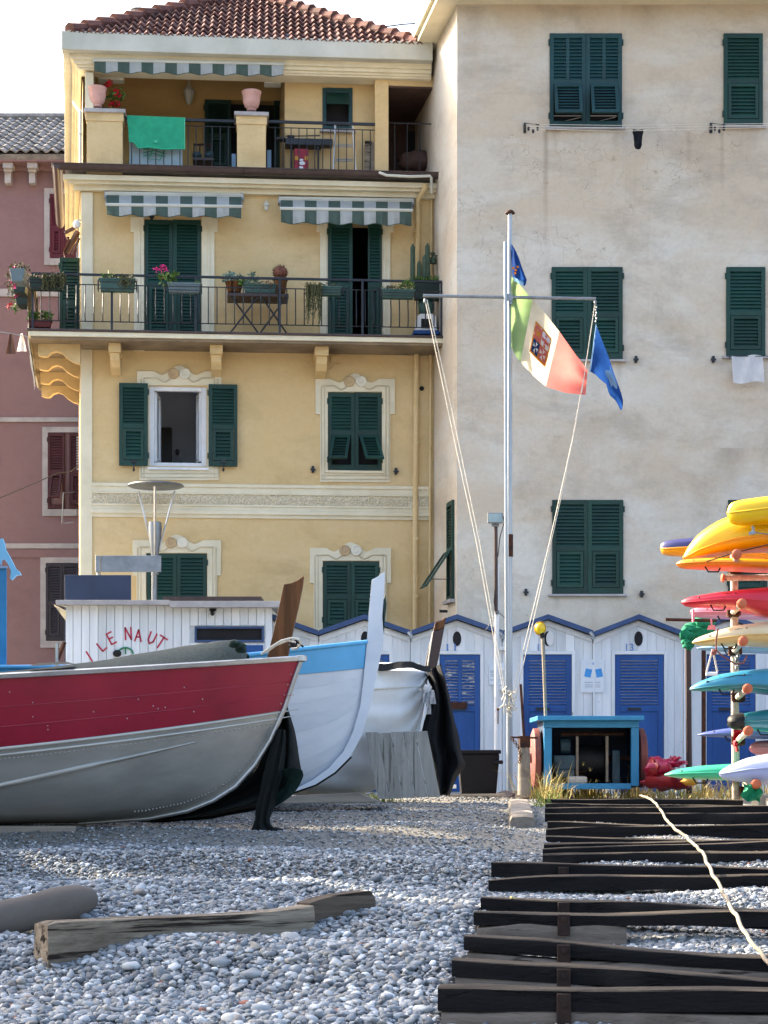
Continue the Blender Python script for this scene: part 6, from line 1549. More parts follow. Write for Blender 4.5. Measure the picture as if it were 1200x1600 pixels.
    m = MB(); m.grid(soft(rows, 4, .02, 9)); m.build('flared_edge', G['net_g'], t2, smooth=60)
red_boat()

def stem_prism(poly, D, th, name, mt, parent, bevel=.008):
    bm = bmesh.new(); f = bm.faces.new([bm.verts.new(P(u, v, D - th / 2)) for u, v in poly]); r_ = bmesh.ops.triangulate(bm, faces=[f]); r_ = bmesh.ops.extrude_face_region(bm, geom=list(bm.faces))
    for v in [e for e in r_['geom'] if isinstance(e, bmesh.types.BMVert)]: v.co.y += th
    bm.verts.index_update(); m = MB(); m.add([v.co.copy() for v in bm.verts], [tuple(v.index for v in g.verts) for g in bm.faces]); bm.free()
    return m.build(name, G[mt], parent, bevel=bevel)

def brown_boat():
    D = 15.6; t = thing('rowing_boat', 'boat with a varnished brown stem post showing behind the red boat', 'boat', P(380, 1270, D))
    stem_prism([(443.5, 913), (455, 911), (466, 906), (475, 899), (473, 915), (467, 945), (459, 980), (449, 1030), (428, 1190), (395, 1190), (418, 1025), (430, 975)], D, .09, 'stem_post', 'varnish', t)
    H = Hull(P(440, 1195, D), float(ground(-.8, D)) + .03, [(0, .25), (.08, .2), (.2, .12), (.45, .05), (.8, 0), (4, 0)], lambda d: EYE + (1200 - 1195) * D / F - .04 * min(d, 2), lambda d: .75 * (1 - (1 - min(d / 1.8, 1)) ** 2), lambda d: max(.4, .9 - .4 * d), 3.6)
    m = MB(); H.skin(m, lambda d: 0, H.zg, 24, 8); m.build('hull', G['darkpaint'], t, smooth=60)
brown_boat()

def white_boat():
    D = 17.3; s = D / F; base = EYE + (1200 - 1241) * s; tip = P(597, 996, D)
    px = [(597, 996), (591, 1030), (585, 1060), (576, 1105), (562, 1150), (545, 1182), (520, 1207), (490, 1226), (455, 1238), (380, 1241)]
    stem = [((597 - u) * s, (1241 - v) * s) for u, v in px] + [(4.6, 0)]
    zg = lambda d: tip.z - .02 - .20 * d + .035 * d * d if d < 2.6 else tip.z - .30
    B = lambda d: .84 * (1 - (1 - min(max(d - .07, 0) / 1.65, 1)) ** 2.4)
    q = lambda d: max(.36, .85 - .40 * d)
    H = Hull(tip, base, stem, zg, B, q, 4.6, R(-4))
    t = thing('rowing_boat', 'white wooden boat with a light blue strake and tall white stem post', 'boat', (tip.x - 1.5, D, base))
    zb_ = lambda d: zg(d) - .235 + .03 * d
    m = MB(); H.skin(m, lambda d: zb_(d), zg, 30, 5, off=.012); m.build('blue_strake', G['ltblue'], t, smooth=60)
    for k in range(8):       # hull planks, each a strake of its own
        f0, f1 = k / 8, (k + 1) / 8
        m = MB(); H.skin(m, lambda d: H.zk(d) + (zb_(d) - H.zk(d)) * f0 + .0008, lambda d: H.zk(d) + (zb_(d) - H.zk(d)) * f1 - .0008, 30, 3); m.build('plank', G['hullw'], t, smooth=60)
    m = MB(); H.skin(m, lambda d: 0, zb_, 24, 8, off=-.008); m.build('hull_core', G['hullw'], t, smooth=60)
    m = MB()
    for sd in (1, -1): H.line(m, zg, .020, .12, 4.5, 30, .008, sd, 8, False)
    m.build('gunwale', G['ltblue'], t, smooth=60)
    m = MB(); m.grid([[H.pt(.05 + 4.4 * i / 14, zg(.05 + 4.4 * i / 14) - .06, sd) for sd in (1, -1)] for i in range(15)]); m.build('deck', G['hullw'], t)
    outer = [(601.5, 893), (600, 925), (597, 965)] + [(u + 2.5, v) for u, v in px[:9]] + [(456, 1243)]
    inner = [(458, 1234), (488, 1219), (514, 1200), (536, 1175), (551, 1145), (563, 1103), (568, 1060), (573, 1010), (576, 960), (581, 906), (590, 901)]
    stem_prism(outer + inner, D, .17, 'stem_post', 'hullw', t, .01)
    m = MB(); m.tube([P(u + 3.5, v, D) for u, v in px[5:]] + [P(300, 1242, D)], .016, 6); m.build('keel_strip', G['black'], t)
    m = MB(); m.box8([P(u, v, d) for d in (17.0, 17.6) for u, v in ((420, 1256), (600, 1254), (560, 1238), (440, 1244))]); tag(m.build('keel_block', G['wood'], None, bevel=.01), 'flat grey timber under the white boat', 'block')
    D2 = 18.6
    t = thing('moored_boat', 'boat of which just the dark green stem tip shows behind the white stem post', 'boat', P(590, 1245, D2))
    stem_prism([(602, 926), (604, 945), (600, 985), (590, 1040), (575, 1090), (545, 1140), (540, 1125), (566, 1085), (582, 1040), (592, 985), (597, 945)], D2, .06, 'stem_post', 'green2', t)
    H = Hull(P(545, 1110, D2), float(ground(0, D2)), [(0, .8), (.1, .55), (.3, .3), (.7, .05), (1, 0), (4, 0)], lambda d: P(545, 1110, D2).z - .03 * d, lambda d: .5 * (1 - (1 - min(d / 1.5, 1)) ** 2), lambda d: .6, 3.2)
    m = MB(); H.skin(m, lambda d: 0, H.zg, 16, 6); m.build('hull', G['green2'], t, smooth=60)
white_boat()

def covered_boat():
    D = 20.3; s = D / F; base = EYE + (1200 - 1243) * s; tip = P(669, 1052, D)
    px = [(669, 1052), (667, 1080), (662, 1110), (655, 1145), (643, 1180), (625, 1210), (600, 1230), (560, 1242)]
    stem = [((669 - u) * s, (1243 - v) * s) for u, v in px] + [(4, 0)]
    t = thing('covered_boat', 'boat wrapped in a white tarpaulin behind the leaning grey boards', 'boat', (tip.x - 1, D, base))
    H = Hull(tip, base, stem, lambda d: tip.z + .02 - .03 * d, lambda d: .72 * (1 - (1 - min(d / 1.3, 1)) ** 2.2) + .03, lambda d: max(.4, .8 - .4 * d), 3.6)
    m = MB(); rows = []
    for i in range(41):
        d = 3.6 * (i / 40) ** 1.4; row = []
        for k in range(23):
            z = H.zk(d) + (H.zg(d) - H.zk(d)) * k / 22
            wr = .030 * mnoise.noise(Vector((d * 2.2 + k * .22, k * .5 - d * 2, 3))) + .014 * math.sin(k * 1.3 - d * 7) + .05 * math.sin(min(1, k / 22) * math.pi) * (1 if k > 10 else .3)
            row.append(H.pt(d, z, 1, wr))
        for k in range(1, 9):
            f = k / 8; p = H.pt(d, H.zg(d), 1); p2 = H.pt(d, H.zg(d), -1); p = p.lerp(p2, f); p.z += (.10 * min(1, d * 2.5) * math.sin(f * math.pi)) + .02 * mnoise.noise(Vector((d * 4, f * 4, 1))); row.append(p)
        rows.append(row)
    m.grid(rows); H.skin(m, lambda d: 0, H.zg, 20, 8, sides=(-1,)); m.build('tarpaulin', G['tarpw'], t, smooth=60)
    m = MB(); H.line(m, lambda d: H.zg(d) - .16 - .06 * d, .008, .02, 2.0, 20, .06); m.tube([P(655, 1078, D - .35), P(668, 1075, D - .12), P(678, 1073, D)], .01, 6); m.build('lashing', G['rope_w'], t)
    stem_prism([(697, 963), (690, 969), (680, 972), (677, 985), (687, 984), (694.5, 979)], D, .08, 'stem_top', 'varnish', t)
    stem_prism([(694.5, 979.5), (687, 984.5), (677, 985.5), (670, 1010), (663, 1048), (674, 1058), (682, 1045), (688, 1015)], D, .08, 'stem_post', 'darkpaint', t)
    m = MB(); 
    for dv in (0, 4, 8): m.tube([P(662, 1042 + dv, D - .08), P(670, 1047 + dv, D - .1), P(680, 1047 + dv, D - .06)], .012, 6)
    m.tube([P(668, 1040, D - .06), P(676, 988, D - .06)], .007, 4); m.tube([P(640, 1041, D - .3), P(655, 1038, D - .2), P(664, 1043, D - .1)], .01, 6); m.build('rope_turns', G['rope_w'], t)
    m = MB()
    for (u0, u1, ub, vb) in ((664, 672, 667, 1116), (669, 678, 675, 1100), (660, 668, 662, 1098)):
        m.grid([[P(u0 + (u1 - u0) * i / 3 + (ub - u0) * j / 6 * .6, 1078 + (vb - 1078) * j / 6, D - .34 + .04 * math.sin(i * 2 + j)) for i in range(4)] for j in range(7)])
    m.ell(P(668, 1077, D - .33), (.05, .04, .05), 10, 6, 0, .4)
    tag(m.build('knotted_cloth', G['whitecloth'], None, smooth=60), 'knotted white cloth ends at the bow of the tarpaulined boat', 'cloth')
    # black netting over its top and bow
    rows = []
    for j in range(4):
        rows.append([P(585 + 88 * i / 9, 1034 + 2 * math.sin(i) + j * (4 - i * .12) + (1 if i < 6 else (i - 6) * 2.2), D - .5 + j * -.02) for i in range(10)])
    m = MB(); m.grid(soft(rows, 3, .02, 8)); t2 = thing('black_net', 'black netting thrown over the bow of the tarpaulined boat', 'net', P(700, 1245, D)); m.build('top_strip', G['net_k'], t2, smooth=60)
    L_ = [(664, 1052), (672, 1066), (675, 1084), (670, 1105), (662, 1128), (660, 1150), (668, 1180), (676, 1212), (684, 1243)]
    R_ = [(690, 1036), (697, 1060), (702, 1090), (709, 1120), (716, 1150), (722, 1178), (728, 1198), (714, 1214), (702, 1244)]
    rows = [[P(lu + (ru - lu) * i / 9, lv + (rv - lv) * i / 9, D - .18 + .14 * math.sin(i * 1.35 + j * .25)) for i in range(10)] for j, ((lu, lv), (ru, rv)) in enumerate(zip(L_, R_))]
    m = MB(); m.grid(soft(rows, 3, .05, 5)); m.build('drape', G['net_k'], t2, smooth=60)
covered_boat()

def leaning_boards():
    t = thing('board_panel', 'panel of five grey boards leaning against the covered boat', 'boards', P(635, 1248, 19.4))  # boards on battens leaning side by side, not a pallet
    T0, T1, B0, B1 = P(571, 1146, 19.7), P(668, 1142, 19.7), P(590, 1249, 19.35), P(688, 1245, 19.35)
    cut = [0, .2, .41, .6, .8, 1]
    for k in range(5):
        f0, f1 = cut[k] + .003, cut[k + 1] - .003; dz = Vector((0, 0, rnd.uniform(-.008, .008)))
        m = MB(); q = [B0.lerp(B1, f0), B0.lerp(B1, f1), T0.lerp(T1, f1) + dz, T0.lerp(T1, f0) + dz]
        m.box8(q + [p + Vector((0, .035, .006)) for p in q]); m.build('board', G['woodv'], t, bevel=.004)
    m = MB()
    for v in (1165, 1225): 
        f = (v - 1145) / 103; m.tube([T0.lerp(B0, f) + Vector((.03, .05, 0)), T1.lerp(B1, f) + Vector((-.03, .05, 0))], .02, 4)
    m.build('batten', G['woodv'], t)
leaning_boards()
def rubbish_bin():
    D = 23; t = thing('rubbish_bin', 'black plastic bin with a wide rim beside the huts', 'bin', P(747, 1242, D)); c = P(747, 1242, D); s = D / F
    m = MB(); m.box8([c + Vector((x * w * s, y, z)) for z, w, d in ((0, 27, .19), (64 * s, 32, .23)) for x, y in ((-1, -d), (1, -d), (1, d), (-1, d))]); m.build('body', G['bin'], t, bevel=.02)
    m = MB(); m.box(c.x - 34 * s, c.x + 34 * s, c.y - .25, c.y + .25, c.z + 64 * s, c.z + 70 * s); m.box(c.x + 22 * s, c.x + 37 * s, c.y - .27, c.y - .1, c.z + 48 * s, c.z + 54 * s); m.build('rim', G['bin'], t, bevel=.012)
    m = MB(); m.box8([P(u, v, d) for d in (22.5, 22.3) for u, v in ((700, 1232), (713, 1232), (713, 1226), (700, 1226))]); tag(m.build('white_block', G['white_pl'], None, bevel=.006), 'small white block between the black net and the bin', 'block')
    m = MB(); m.box8([P(u, v, d) for d in (21.9, 21.7) for u, v in ((700, 1245), (790, 1244), (790, 1240), (700, 1241))]); tag(m.build('ground_board', G['wood'], None, bevel=.004), 'thin board on the ground before the black bin', 'board')
rubbish_bin()

# ---------------------------------------------------------------- flagpole, flags, floodlight
def flagpole():
    D = 24.0
    t = thing('flagpole', 'tall white flagpole with a cross yard and rope stays', 'flagpole', P(796, 1242, D))
    m = MB(); m.tube([P(796, 1245, D), P(796, 900, D), P(797, 333, D)], [.040, .036, .026], 12); m.build('pole', G['mast'], t, smooth=50)
    m = MB(); m.tube([P(792, 1104, D - .09), P(791, 900, D - .09), P(789.5, 378, D - .09)], .02, 8); m.build('side_tube', G['mast'], t, smooth=50)
    m = MB(); m.lathe(P(797, 334, D), [(.06, 0), (.062, .012), (.05, .03), (.03, .045), (.01, .05)], 14); m.tube([P(797, 342, D), P(797, 334, D)], .018, 8); m.build('truck', G['rust'], t, smooth=50)
    m = MB(); m.tube([P(661, 462, D - .06), P(931, 467, D - .06)], .02, 10); m.build('yard', G['steel'], t, smooth=50)
    m = MB(); m.box8([P(u, v, d) for d in (D - .1, D - .03) for u, v in ((792, 470), (801, 470), (801, 459), (792, 459))]); m.tube([P(797, 470, D - .06), P(797, 476, D - .06)], .03, 8); m.build('yard_clamp', G['steel'], t)
    knot = (797, 1092)
    for pts in ([(664, 468), (700, 640), (745, 850), (789, 1095)], [(667, 468), (706, 640), (750, 850), (791, 1088)], [(930, 472), (905, 640), (858, 850), (800, 1088)], [(912, 590), (886, 735), (845, 920), (804, 1098)]):
        m = MB(); m.tube([P(u, v, D - .06) for u, v in pts], .0062, 6); m.build('stay', G['rope_w'], t, smooth=60)
    m = MB()
    for k in range(16):
        a = rnd.uniform(0, 6.28); c = P(796, 1092 + rnd.uniform(-14, 22), D - .06)
        m.tube([c, c + Vector((.08 * math.cos(a), -.05, .06 * math.sin(a))), c + Vector((.10 * math.cos(a + .8), -.06, .10 * math.sin(a + .8) - .03))], .009, 5)
    m.tube([P(794, 1080, D - .08), P(786, 1102, D - .1), P(778, 1108, D - .1)], .008, 5); m.tube([P(798, 1080, D - .08), P(804, 1102, D - .1), P(801, 1106, D - .1)], .012, 5)
    m.build('rope_lashing', G['rope_w'], t)
    m = MB(); m.tube([P(779, 1107, D - .1), P(778, 1112, D - .1), P(778, 1131, D - .1)], .008, 5); m.ell(P(778, 1108, D - .1), (.02, .02, .02), 6, 4); m.build('rope_hook', G['rust'], t)
    for uu, vv in ((664, 468), (930, 470)):
        m = MB(); m.ell(P(uu, vv + 2, D - .06), (.018, .018, .035), 8, 6); m.build('pulley', G['steel'], t)
    m = MB(); 
    for k in range(7): m.ell(P(931 + (k % 2), 476 + k * 4.4, D - .06), (.010, .010, .018), 6, 4)
    m.build('clip_chain', G['steel'], t)
    m = MB(); m.tube([P(797, 835, D), P(797, 870, D)], .0385, 12); m.build('rust_patch', G['rust'], t)
    # civil ensign
    D2 = D - .02
    top = [(799, 432), (812, 445), (832, 468), (852, 490), (874, 518), (898, 552), (918, 578)]; bot = [(799, 541), (805, 555), (813, 566), (832, 586), (853, 604), (885, 614), (915, 617)]
    def FP(s_, t_, off=0.0):
        x = s_ * 6; i = min(int(x), 5); f = x - i
        sm = lambda L: tuple(L[i][k] + (L[i + 1][k] - L[i][k]) * f for k in (0, 1))
        a, b = sm(top), sm(bot); u = a[0] + (b[0] - a[0]) * t_; v = a[1] + (b[1] - a[1]) * t_
        w = .10 * math.sin(s_ * 7 + t_ * 2.2) * min(1, s_ * 3) + .05 * math.sin(s_ * 11 - t_ * 5) * s_ + .03 * math.sin(t_ * 9 + s_ * 3)
        return P(u, v, D2 - .05 + w - off)
    ft = thing('ensign', 'green white and red ensign with a quartered shield on the flagpole', 'flag', P(860, 617, D2))
    cl = {'g': cloth('flag_green', '8EAA74', .55), 'c': cloth('flag_cream', 'DDD2B8', .55), 'r': cloth('flag_red', 'C8716C', .55), 'b': cloth('flag_blue', '22488A', .5), 'n': cloth('flag_dark_blue', '24406E', .5), 'w': cloth('flag_white', 'DADDE0', .5), 'o': cloth('flag_gold', 'C98A3A', .5), 's': cloth('flag_sky', '8CB4D6', .5)}
    for nm, s0, s1, k in (('green_stripe', 0, .335, 'g'), ('white_stripe', .335, .665, 'c'), ('red_stripe', .665, 1, 'r')):
        m = MB(); m.grid([[FP(s0 + (s1 - s0) * i / 10, j / 14) for i in range(11)] for j in range(15)]); m.build(nm, cl[k], ft, smooth=60)
    def patch(name, mt, s0, s1, t0, t1, off, n=4):
        m = MB()
        for sg in (1, -1): m.grid([[FP(s0 + (s1 - s0) * i / n, t0 + (t1 - t0) * j / n, off * sg) for i in range(n + 1)] for j in range(n + 1)])
        return m
    S0, S1, T0, T1 = .425, .60, .26, .70; sm_, tm = (S0 + S1) / 2, (T0 + T1) / 2
    patch('x', 0, S0 - .012, S1 + .012, T0 - .03, T1 + .03, .004).build('shield', cl['o'], ft)
    for (a, b, c, d), k in (((S0, sm_, T0, tm), 'r'), ((sm_, S1, T0, tm), 'w'), ((S0, sm_, tm, T1), 'n'), ((sm_, S1, tm, T1), 'r')):
        patch('x', 0, a + .002, b - .002, c + .005, d - .005, .007).build('shield_quarter', cl[k], ft)
    ds, dt = (S1 - S0) / 2, (T1 - T0) / 2
    m = MB()       # red cross on white
    for q in ((sm_ + ds * .38, sm_ + ds * .62, T0 + .01, tm - .01), (sm_ + .005, S1 - .005, T0 + dt * .38, T0 + dt * .62)):
        for sg in (1, -1): m.grid([[FP(q[0] + (q[1] - q[0]) * i / 2, q[2] + (q[3] - q[2]) * j / 2, .010 * sg) for i in range(3)] for j in range(3)])
    m.build('cross', cl['r'], ft)
    for cs_, ct_ in ((S0 + ds * .5, tm + dt * .5), (sm_ + ds * .5, tm + dt * .5)):   # eight pointed crosses
        m = MB()
        for k in range(4):
            a = k * 1.5708 + .25; 
            for sg in (1, -1):
                def q(r_, aa): return FP(cs_ + r_ * ds * .44 * math.cos(aa), ct_ + r_ * dt * .44 * math.sin(aa), .011 * sg)
                m.add([q(.1, a), q(1, a - .38), q(.78, a), q(1, a + .38)], [(0, 1, 2), (0, 2, 3)])
        m.build('pointed_cross', cl['w'], ft)
    m = MB()       # small gold lion shape
    for sg in (1, -1):
        def q(x, y): return FP(S0 + ds * x, T0 + dt * y, .011 * sg)
        m.add([q(x, y) for x, y in ((.25, .72), (.3, .45), (.22, .28), (.38, .2), (.5, .35), (.75, .3), (.8, .55), (.72, .75), (.62, .58), (.42, .6), (.38, .75))], [tuple(range(11))])
    m.build('gold_figure', cl['o'], ft)
    # dark blue pennant at the top
    m = MB(); rows = []
    for (l, r_) in (((799, 381), (800, 382)), ((799, 392), (806, 392)), ((799, 404), (811, 404)), ((800, 416), (815, 416)), ((800, 426), (819, 427)), ((801, 432), (823, 437)), ((804, 438), (822, 443)), ((809, 443), (820, 447))):
        rows.append([P(l[0] + (r_[0] - l[0]) * i / 5, l[1] + (r_[1] - l[1]) * i / 5, D - .08 + .05 * math.sin(i * 1.4 + l[1] * .05)) for i in range(6)])
    m.grid(rows); pn = tag(m.build('pennant', cl['b'], None, smooth=60), 'bunched blue flag with yellow marks above the tricolour ensign', 'flag')
    m = MB(); 
    for u, v in ((802, 419), (806, 422), (809, 417), (805, 427)): m.ell(P(u, v, D - .14), (.016, .004, .016), 8, 4)
    m.build('star', cl['o'], pn)
    m = MB(); m.grid([[P(803 + i * 5, 433 + i * 2.5 + j * 3, D - .135 - j * .01) for i in range(4)] for j in range(3)]); m.build('light_hem', cl['s'], pn)
    # small blue flag at the yard end
    topL = [(931, 506), (940, 530), (950, 555), (960, 585), (970, 612), (974, 627), (972, 640)]; botL = [(921, 580), (930, 585), (938, 593), (947, 600), (952, 617), (962, 626), (970, 641)]
    def BP(s_, t_, off=0.0):
        x = s_ * 6; i = min(int(x), 5); f = x - i; a = [topL[i][k] + (topL[i + 1][k] - topL[i][k]) * f for k in (0, 1)]; b = [botL[i][k] + (botL[i + 1][k] - botL[i][k]) * f for k in (0, 1)]
        return P(a[0] + (b[0] - a[0]) * t_, a[1] + (b[1] - a[1]) * t_, D - .06 + .06 * math.sin(s_ * 8 + t_ * 4) - off)
    bf = thing('blue_flag', 'small blue flag with a pale emblem at the right end of the yard', 'flag', P(945, 641, D))
    m = MB(); m.grid([[BP(i / 16, j / 8) for i in range(17)] for j in range(9)]); m.build('cloth', cl['b'], bf, smooth=60)
    m = MB(); m.grid([[BP(i / 60, j / 6, .004) for i in range(3)] for j in range(7)]); m.build('hoist_hem', cl['s'], bf)
    m = MB(); m.grid([[BP(.40 + i * .05 + .03 * math.sin(j), .1 + j * .09, .005) for i in range(5)] for j in range(7)]); m.build('emblem', cl['s'], bf)
    # floodlight post
    D3 = 25.4; t = thing('floodlight', 'square floodlight on a thin dark pole left of the flagpole', 'floodlight', P(776, 1240, D3))
    m = MB(); m.tube([P(776, 1240, D3), P(776.5, 880, D3)], .033, 8); m.build('lower_pole', G['white_pl'], t, smooth=50)
    m = MB(); m.tube([P(775, 955, D3 - .06), P(774.5, 822, D3 - .06)], .026, 8); m.tube([P(775, 960, D3 - .06), P(772, 940, D3 - .1), P(776, 900, D3 - .09), P(775, 870, D3 - .09)], .01, 5); m.build('upper_pole', G['darkpaint'], t, smooth=50)
    m = MB(); m.box8([P(u, v, d) for d in (D3 - .16, D3 + .02) for u, v in ((762, 818), (786, 818), (786, 801), (762, 801))]); m.box8([P(u, v, d) for d in (D3 - .1, D3) for u, v in ((768, 823), (780, 823), (780, 818.2), (768, 818.2))]); m.build('housing', G['steel'], t, bevel=.01)
    m = MB(); m.box8([P(u, v, d) for d in (D3 - .175, D3 - .161) for u, v in ((764, 816), (784, 816), (784, 803), (764, 803))]); m.build('lens', G['lampglass'], t, bevel=.004)
    m = MB(); m.tube([P(786, 806, D3 - .05), P(788, 815, D3 - .05), P(781, 840, D3 - .05), P(778, 870, D3 - .05)], .006, 5); m.build('cable', G['black'], t)
    m = MB()
    for du in (-18, 20): m.tube([P(777, 955, D3), P(777 + du, 985 - (du > 0) * 12, D3 + .3)], .007, 5)
    m.tube([P(774, 955, D3 - .05), P(780, 957, D3 - .05)], .03, 6); m.build('guy_wire', G['steel'], t)
flagpole()

# ---------------------------------------------------------------- winch, post, lamp pole
def winch():
    D = 22.0; t = thing('winch_box', 'open fronted bright blue wooden box housing a winch', 'winch', P(921, 1236, D)); s = D / F
    def bx(m, u0, v0, u1, v1, d0, d1, mi=0): m.box8([P(u, v, D) + Vector((0, d - 0, 0)) for d in (d0, d1) for u, v in ((u0, v1), (u1, v1), (u1, v0), (u0, v0))], mi)
    m = MB(); bx(m, 838, 1119, 1004, 1126, -.14, 1.0); m.build('top', G['cyan'], t, bevel=.006)
    m = MB(); bx(m, 849, 1126.3, 998, 1137, -.02, .02); bx(m, 850, 1137.3, 862, 1228, -.02, .05); bx(m, 986, 1137.3, 998, 1228, -.02, .05); bx(m, 862.3, 1224, 985.7, 1233, -.02, .03); m.build('frame', G['cyan'], t, bevel=.005)
    m = MB(); bx(m, 850, 1126.5, 852, 1228, .06, .95); bx(m, 996, 1126.5, 998, 1228, .06, .95); bx(m, 852.2, 1126.5, 995.8, 1228, .93, .96); bx(m, 852.3, 1227, 995.7, 1231, .06, .92); m.build('side_panel', G['navy'], t)
    for u in (904.5, 951.5):
        m = MB(); bx(m, u - 2, 1150, u + 2, 1222, .18, .22); m.build('upright', G['wood'], t)
    m = MB(); c = P(928, 1190, D); m.tube([c + Vector((-21 * s, .5, 0)), c + Vector((21 * s, .5, 0))], .2, 20)
    for x in (-22, 22): m.tube([c + Vector((x * s, .5, 0)), c + Vector(((x + 1.5) * s, .5, 0))], .27, 20)
    m.build('drum', G['black'], t, smooth=40)
    m = MB(); m.tube([c + Vector((-68 * s, .5, .04)), c + Vector((68 * s, .5, .04))], .03, 8); m.tube([P(880, 1146, D) + Vector((0, .3, 0)), P(980, 1146, D) + Vector((0, .3, 0))], .02, 6); m.build('axle', G['rust'], t)
    m = MB(); bx(m, 868, 1180, 902, 1202, .2, .5); bx(m, 870, 1202.2, 900, 1215, .18, .5); m.tube([P(872, 1196, D) + Vector((0, .17, 0)), P(872, 1190, D) + Vector((0, .17, 0))], .02, 6)
    m.tube([P(880, 1166, D) + Vector((0, .4, 0)), P(896, 1166, D) + Vector((0, .4, 0))], .09, 12); m.build('engine', G['machine'], t, bevel=.01)
    m = MB(); m.box8([P(961 + (z > 0) * 1.5 * q, 1224 - z * 52, D) + Vector((0, d, 0)) for z in (0, 1) for q, d in ((0, .25), (8, .25), (8, .35), (0, .35))]); bx(m, 961, 1172, 973, 1225, .26, .34); m.build('lever_box', G['machine'], t, bevel=.006)
    m = MB(); bx(m, 888, 1213, 920, 1226, .12, .3); m.build('pale_block', G['rope_w'], t, bevel=.03)
    for u, k in ((1007, 1), (841, -1)):
        m = MB(); c = P(u, 1184, D) + Vector((0, .35, 0)); n = 20
        for x0, x1, r_ in ((-.03, .03, .35),): m.tube([c + Vector((-.05, 0, 0)), c + Vector((-.03, 0, 0)), c + Vector((.03, 0, 0)), c + Vector((.05, 0, 0))], [.30, .345, .345, .30], 24)
        m.tube([c + Vector((-.08, 0, 0)), c + Vector((.08, 0, 0))], .06, 10); m.build('wheel', G['fender'], t, smooth=40)
    # lamp on a rod fixed behind the box
    D2 = 22.9; t2 = thing('signal_lamp', 'round yellow lamp on a thin pole standing behind the blue winch box', 'lamp', P(855, 1235, D2))
    m = MB(); m.tube([P(857, 1235, D2), P(848, 994, D2)], .02, 8); m.build('pole', G['rope'], t2, smooth=50)
    m = MB(); m.tube([P(848, 997, D2), P(846.5, 989, D2)], .03, 8); m.build('socket', G['black'], t2)
    m = MB(); c = P(844, 982, D2); m.ell(c, (.062, .05, .072), 16, 10); m.build('lens', G['amber'], t2, smooth=60)
    m = MB(); m.tube([c + Vector((.066 * math.cos(k * .3142), .0, .078 * math.sin(k * .3142))) for k in range(21)], .008, 5, caps=False); m.build('rim', G['yellowprint'], t2)
    # stone post with chain, dark pole
    D3 = 21.6; t3 = thing('mooring_post', 'short stone post with an iron bar and hanging chain left of the winch', 'post', P(819, 1240, D3))
    m = MB(); m.lathe(P(819, 1242, D3), [(.075, 0), (.07, .3), (.062, .55), (.05, .6)], 10); m.build('post', G['kerb'], t3, smooth=40)
    m = MB(); m.tube([P(819, 1168, D3), P(819, 1150, D3)], .07, 8); m.tube([P(798, 1152, D3 - .05), P(840, 1153, D3 - .05)], .012, 6); m.build('iron_bar', G['rust'], t3)
    m = MB()
    for k in range(13):
        u, v = 800 + 6 * math.sin(k * .25) + k * .9, 1154 + k * 3.0; c = P(u, v, D3 - .07); q = (k % 2)
        m.tube([c + Vector((.014 * math.cos(a) * (1 - q * .6), .014 * q * math.cos(a), .018 * math.sin(a))) for a in [x * .785 for x in range(9)]], .005, 4, caps=False)
    m.build('chain', G['rust'], t3)
    m = MB(); m.tube([P(819, 1156, D3 + .1), P(813.5, 1069, D3 + .1)], .017, 6); tag(m.build('iron_stake', G['rust'], None), 'thin rusty stake leaning above the stone post', 'stake')
    # bundles right of the winch
    t4 = thing('bundle', 'magenta plastic bag tied over a dark red tarpaulin bundle', 'bundle', P(1040, 1236, 21.6))
    m = MB(); 
    for u, v, rx, rz in ((1035, 1218, .20, .12), (1020, 1200, .08, .12), (1060, 1224, .14, .07)): m.ell(P(u, v, 21.7), (rx, .2, rz), 14, 9, 0, .55)
    m.build('tarpaulin', G['crimson'], t4, smooth=60)
    m = MB(); m.ell(P(1032, 1197, 21.6), (.15, .12, .10), 14, 9, 0, .8); m.ell(P(1050, 1192, 21.6), (.09, .08, .05), 12, 8, 0, .8)
    for k in range(12):
        a = rnd.uniform(-.3, 1.7); c = P(1050, 1192, 21.55); m.tube([c, c + Vector((math.cos(a) * .1, rnd.uniform(-.05, .05), math.sin(a) * .06)), c + Vector((math.cos(a) * .17, rnd.uniform(-.06, .06), math.sin(a) * .08))], [.012, .012, .006], 4)
    m.build('bag', G['magenta'], t4, smooth=60)
    m = MB(); m.ell(P(1077, 1221, 21.2), (.09, .06, .05), 10, 6, 0, .5); tag(m.build('yellow_float', G['yellowprint'], None, smooth=60), 'dull yellow float lying under the mint kayak tip', 'float')
winch()

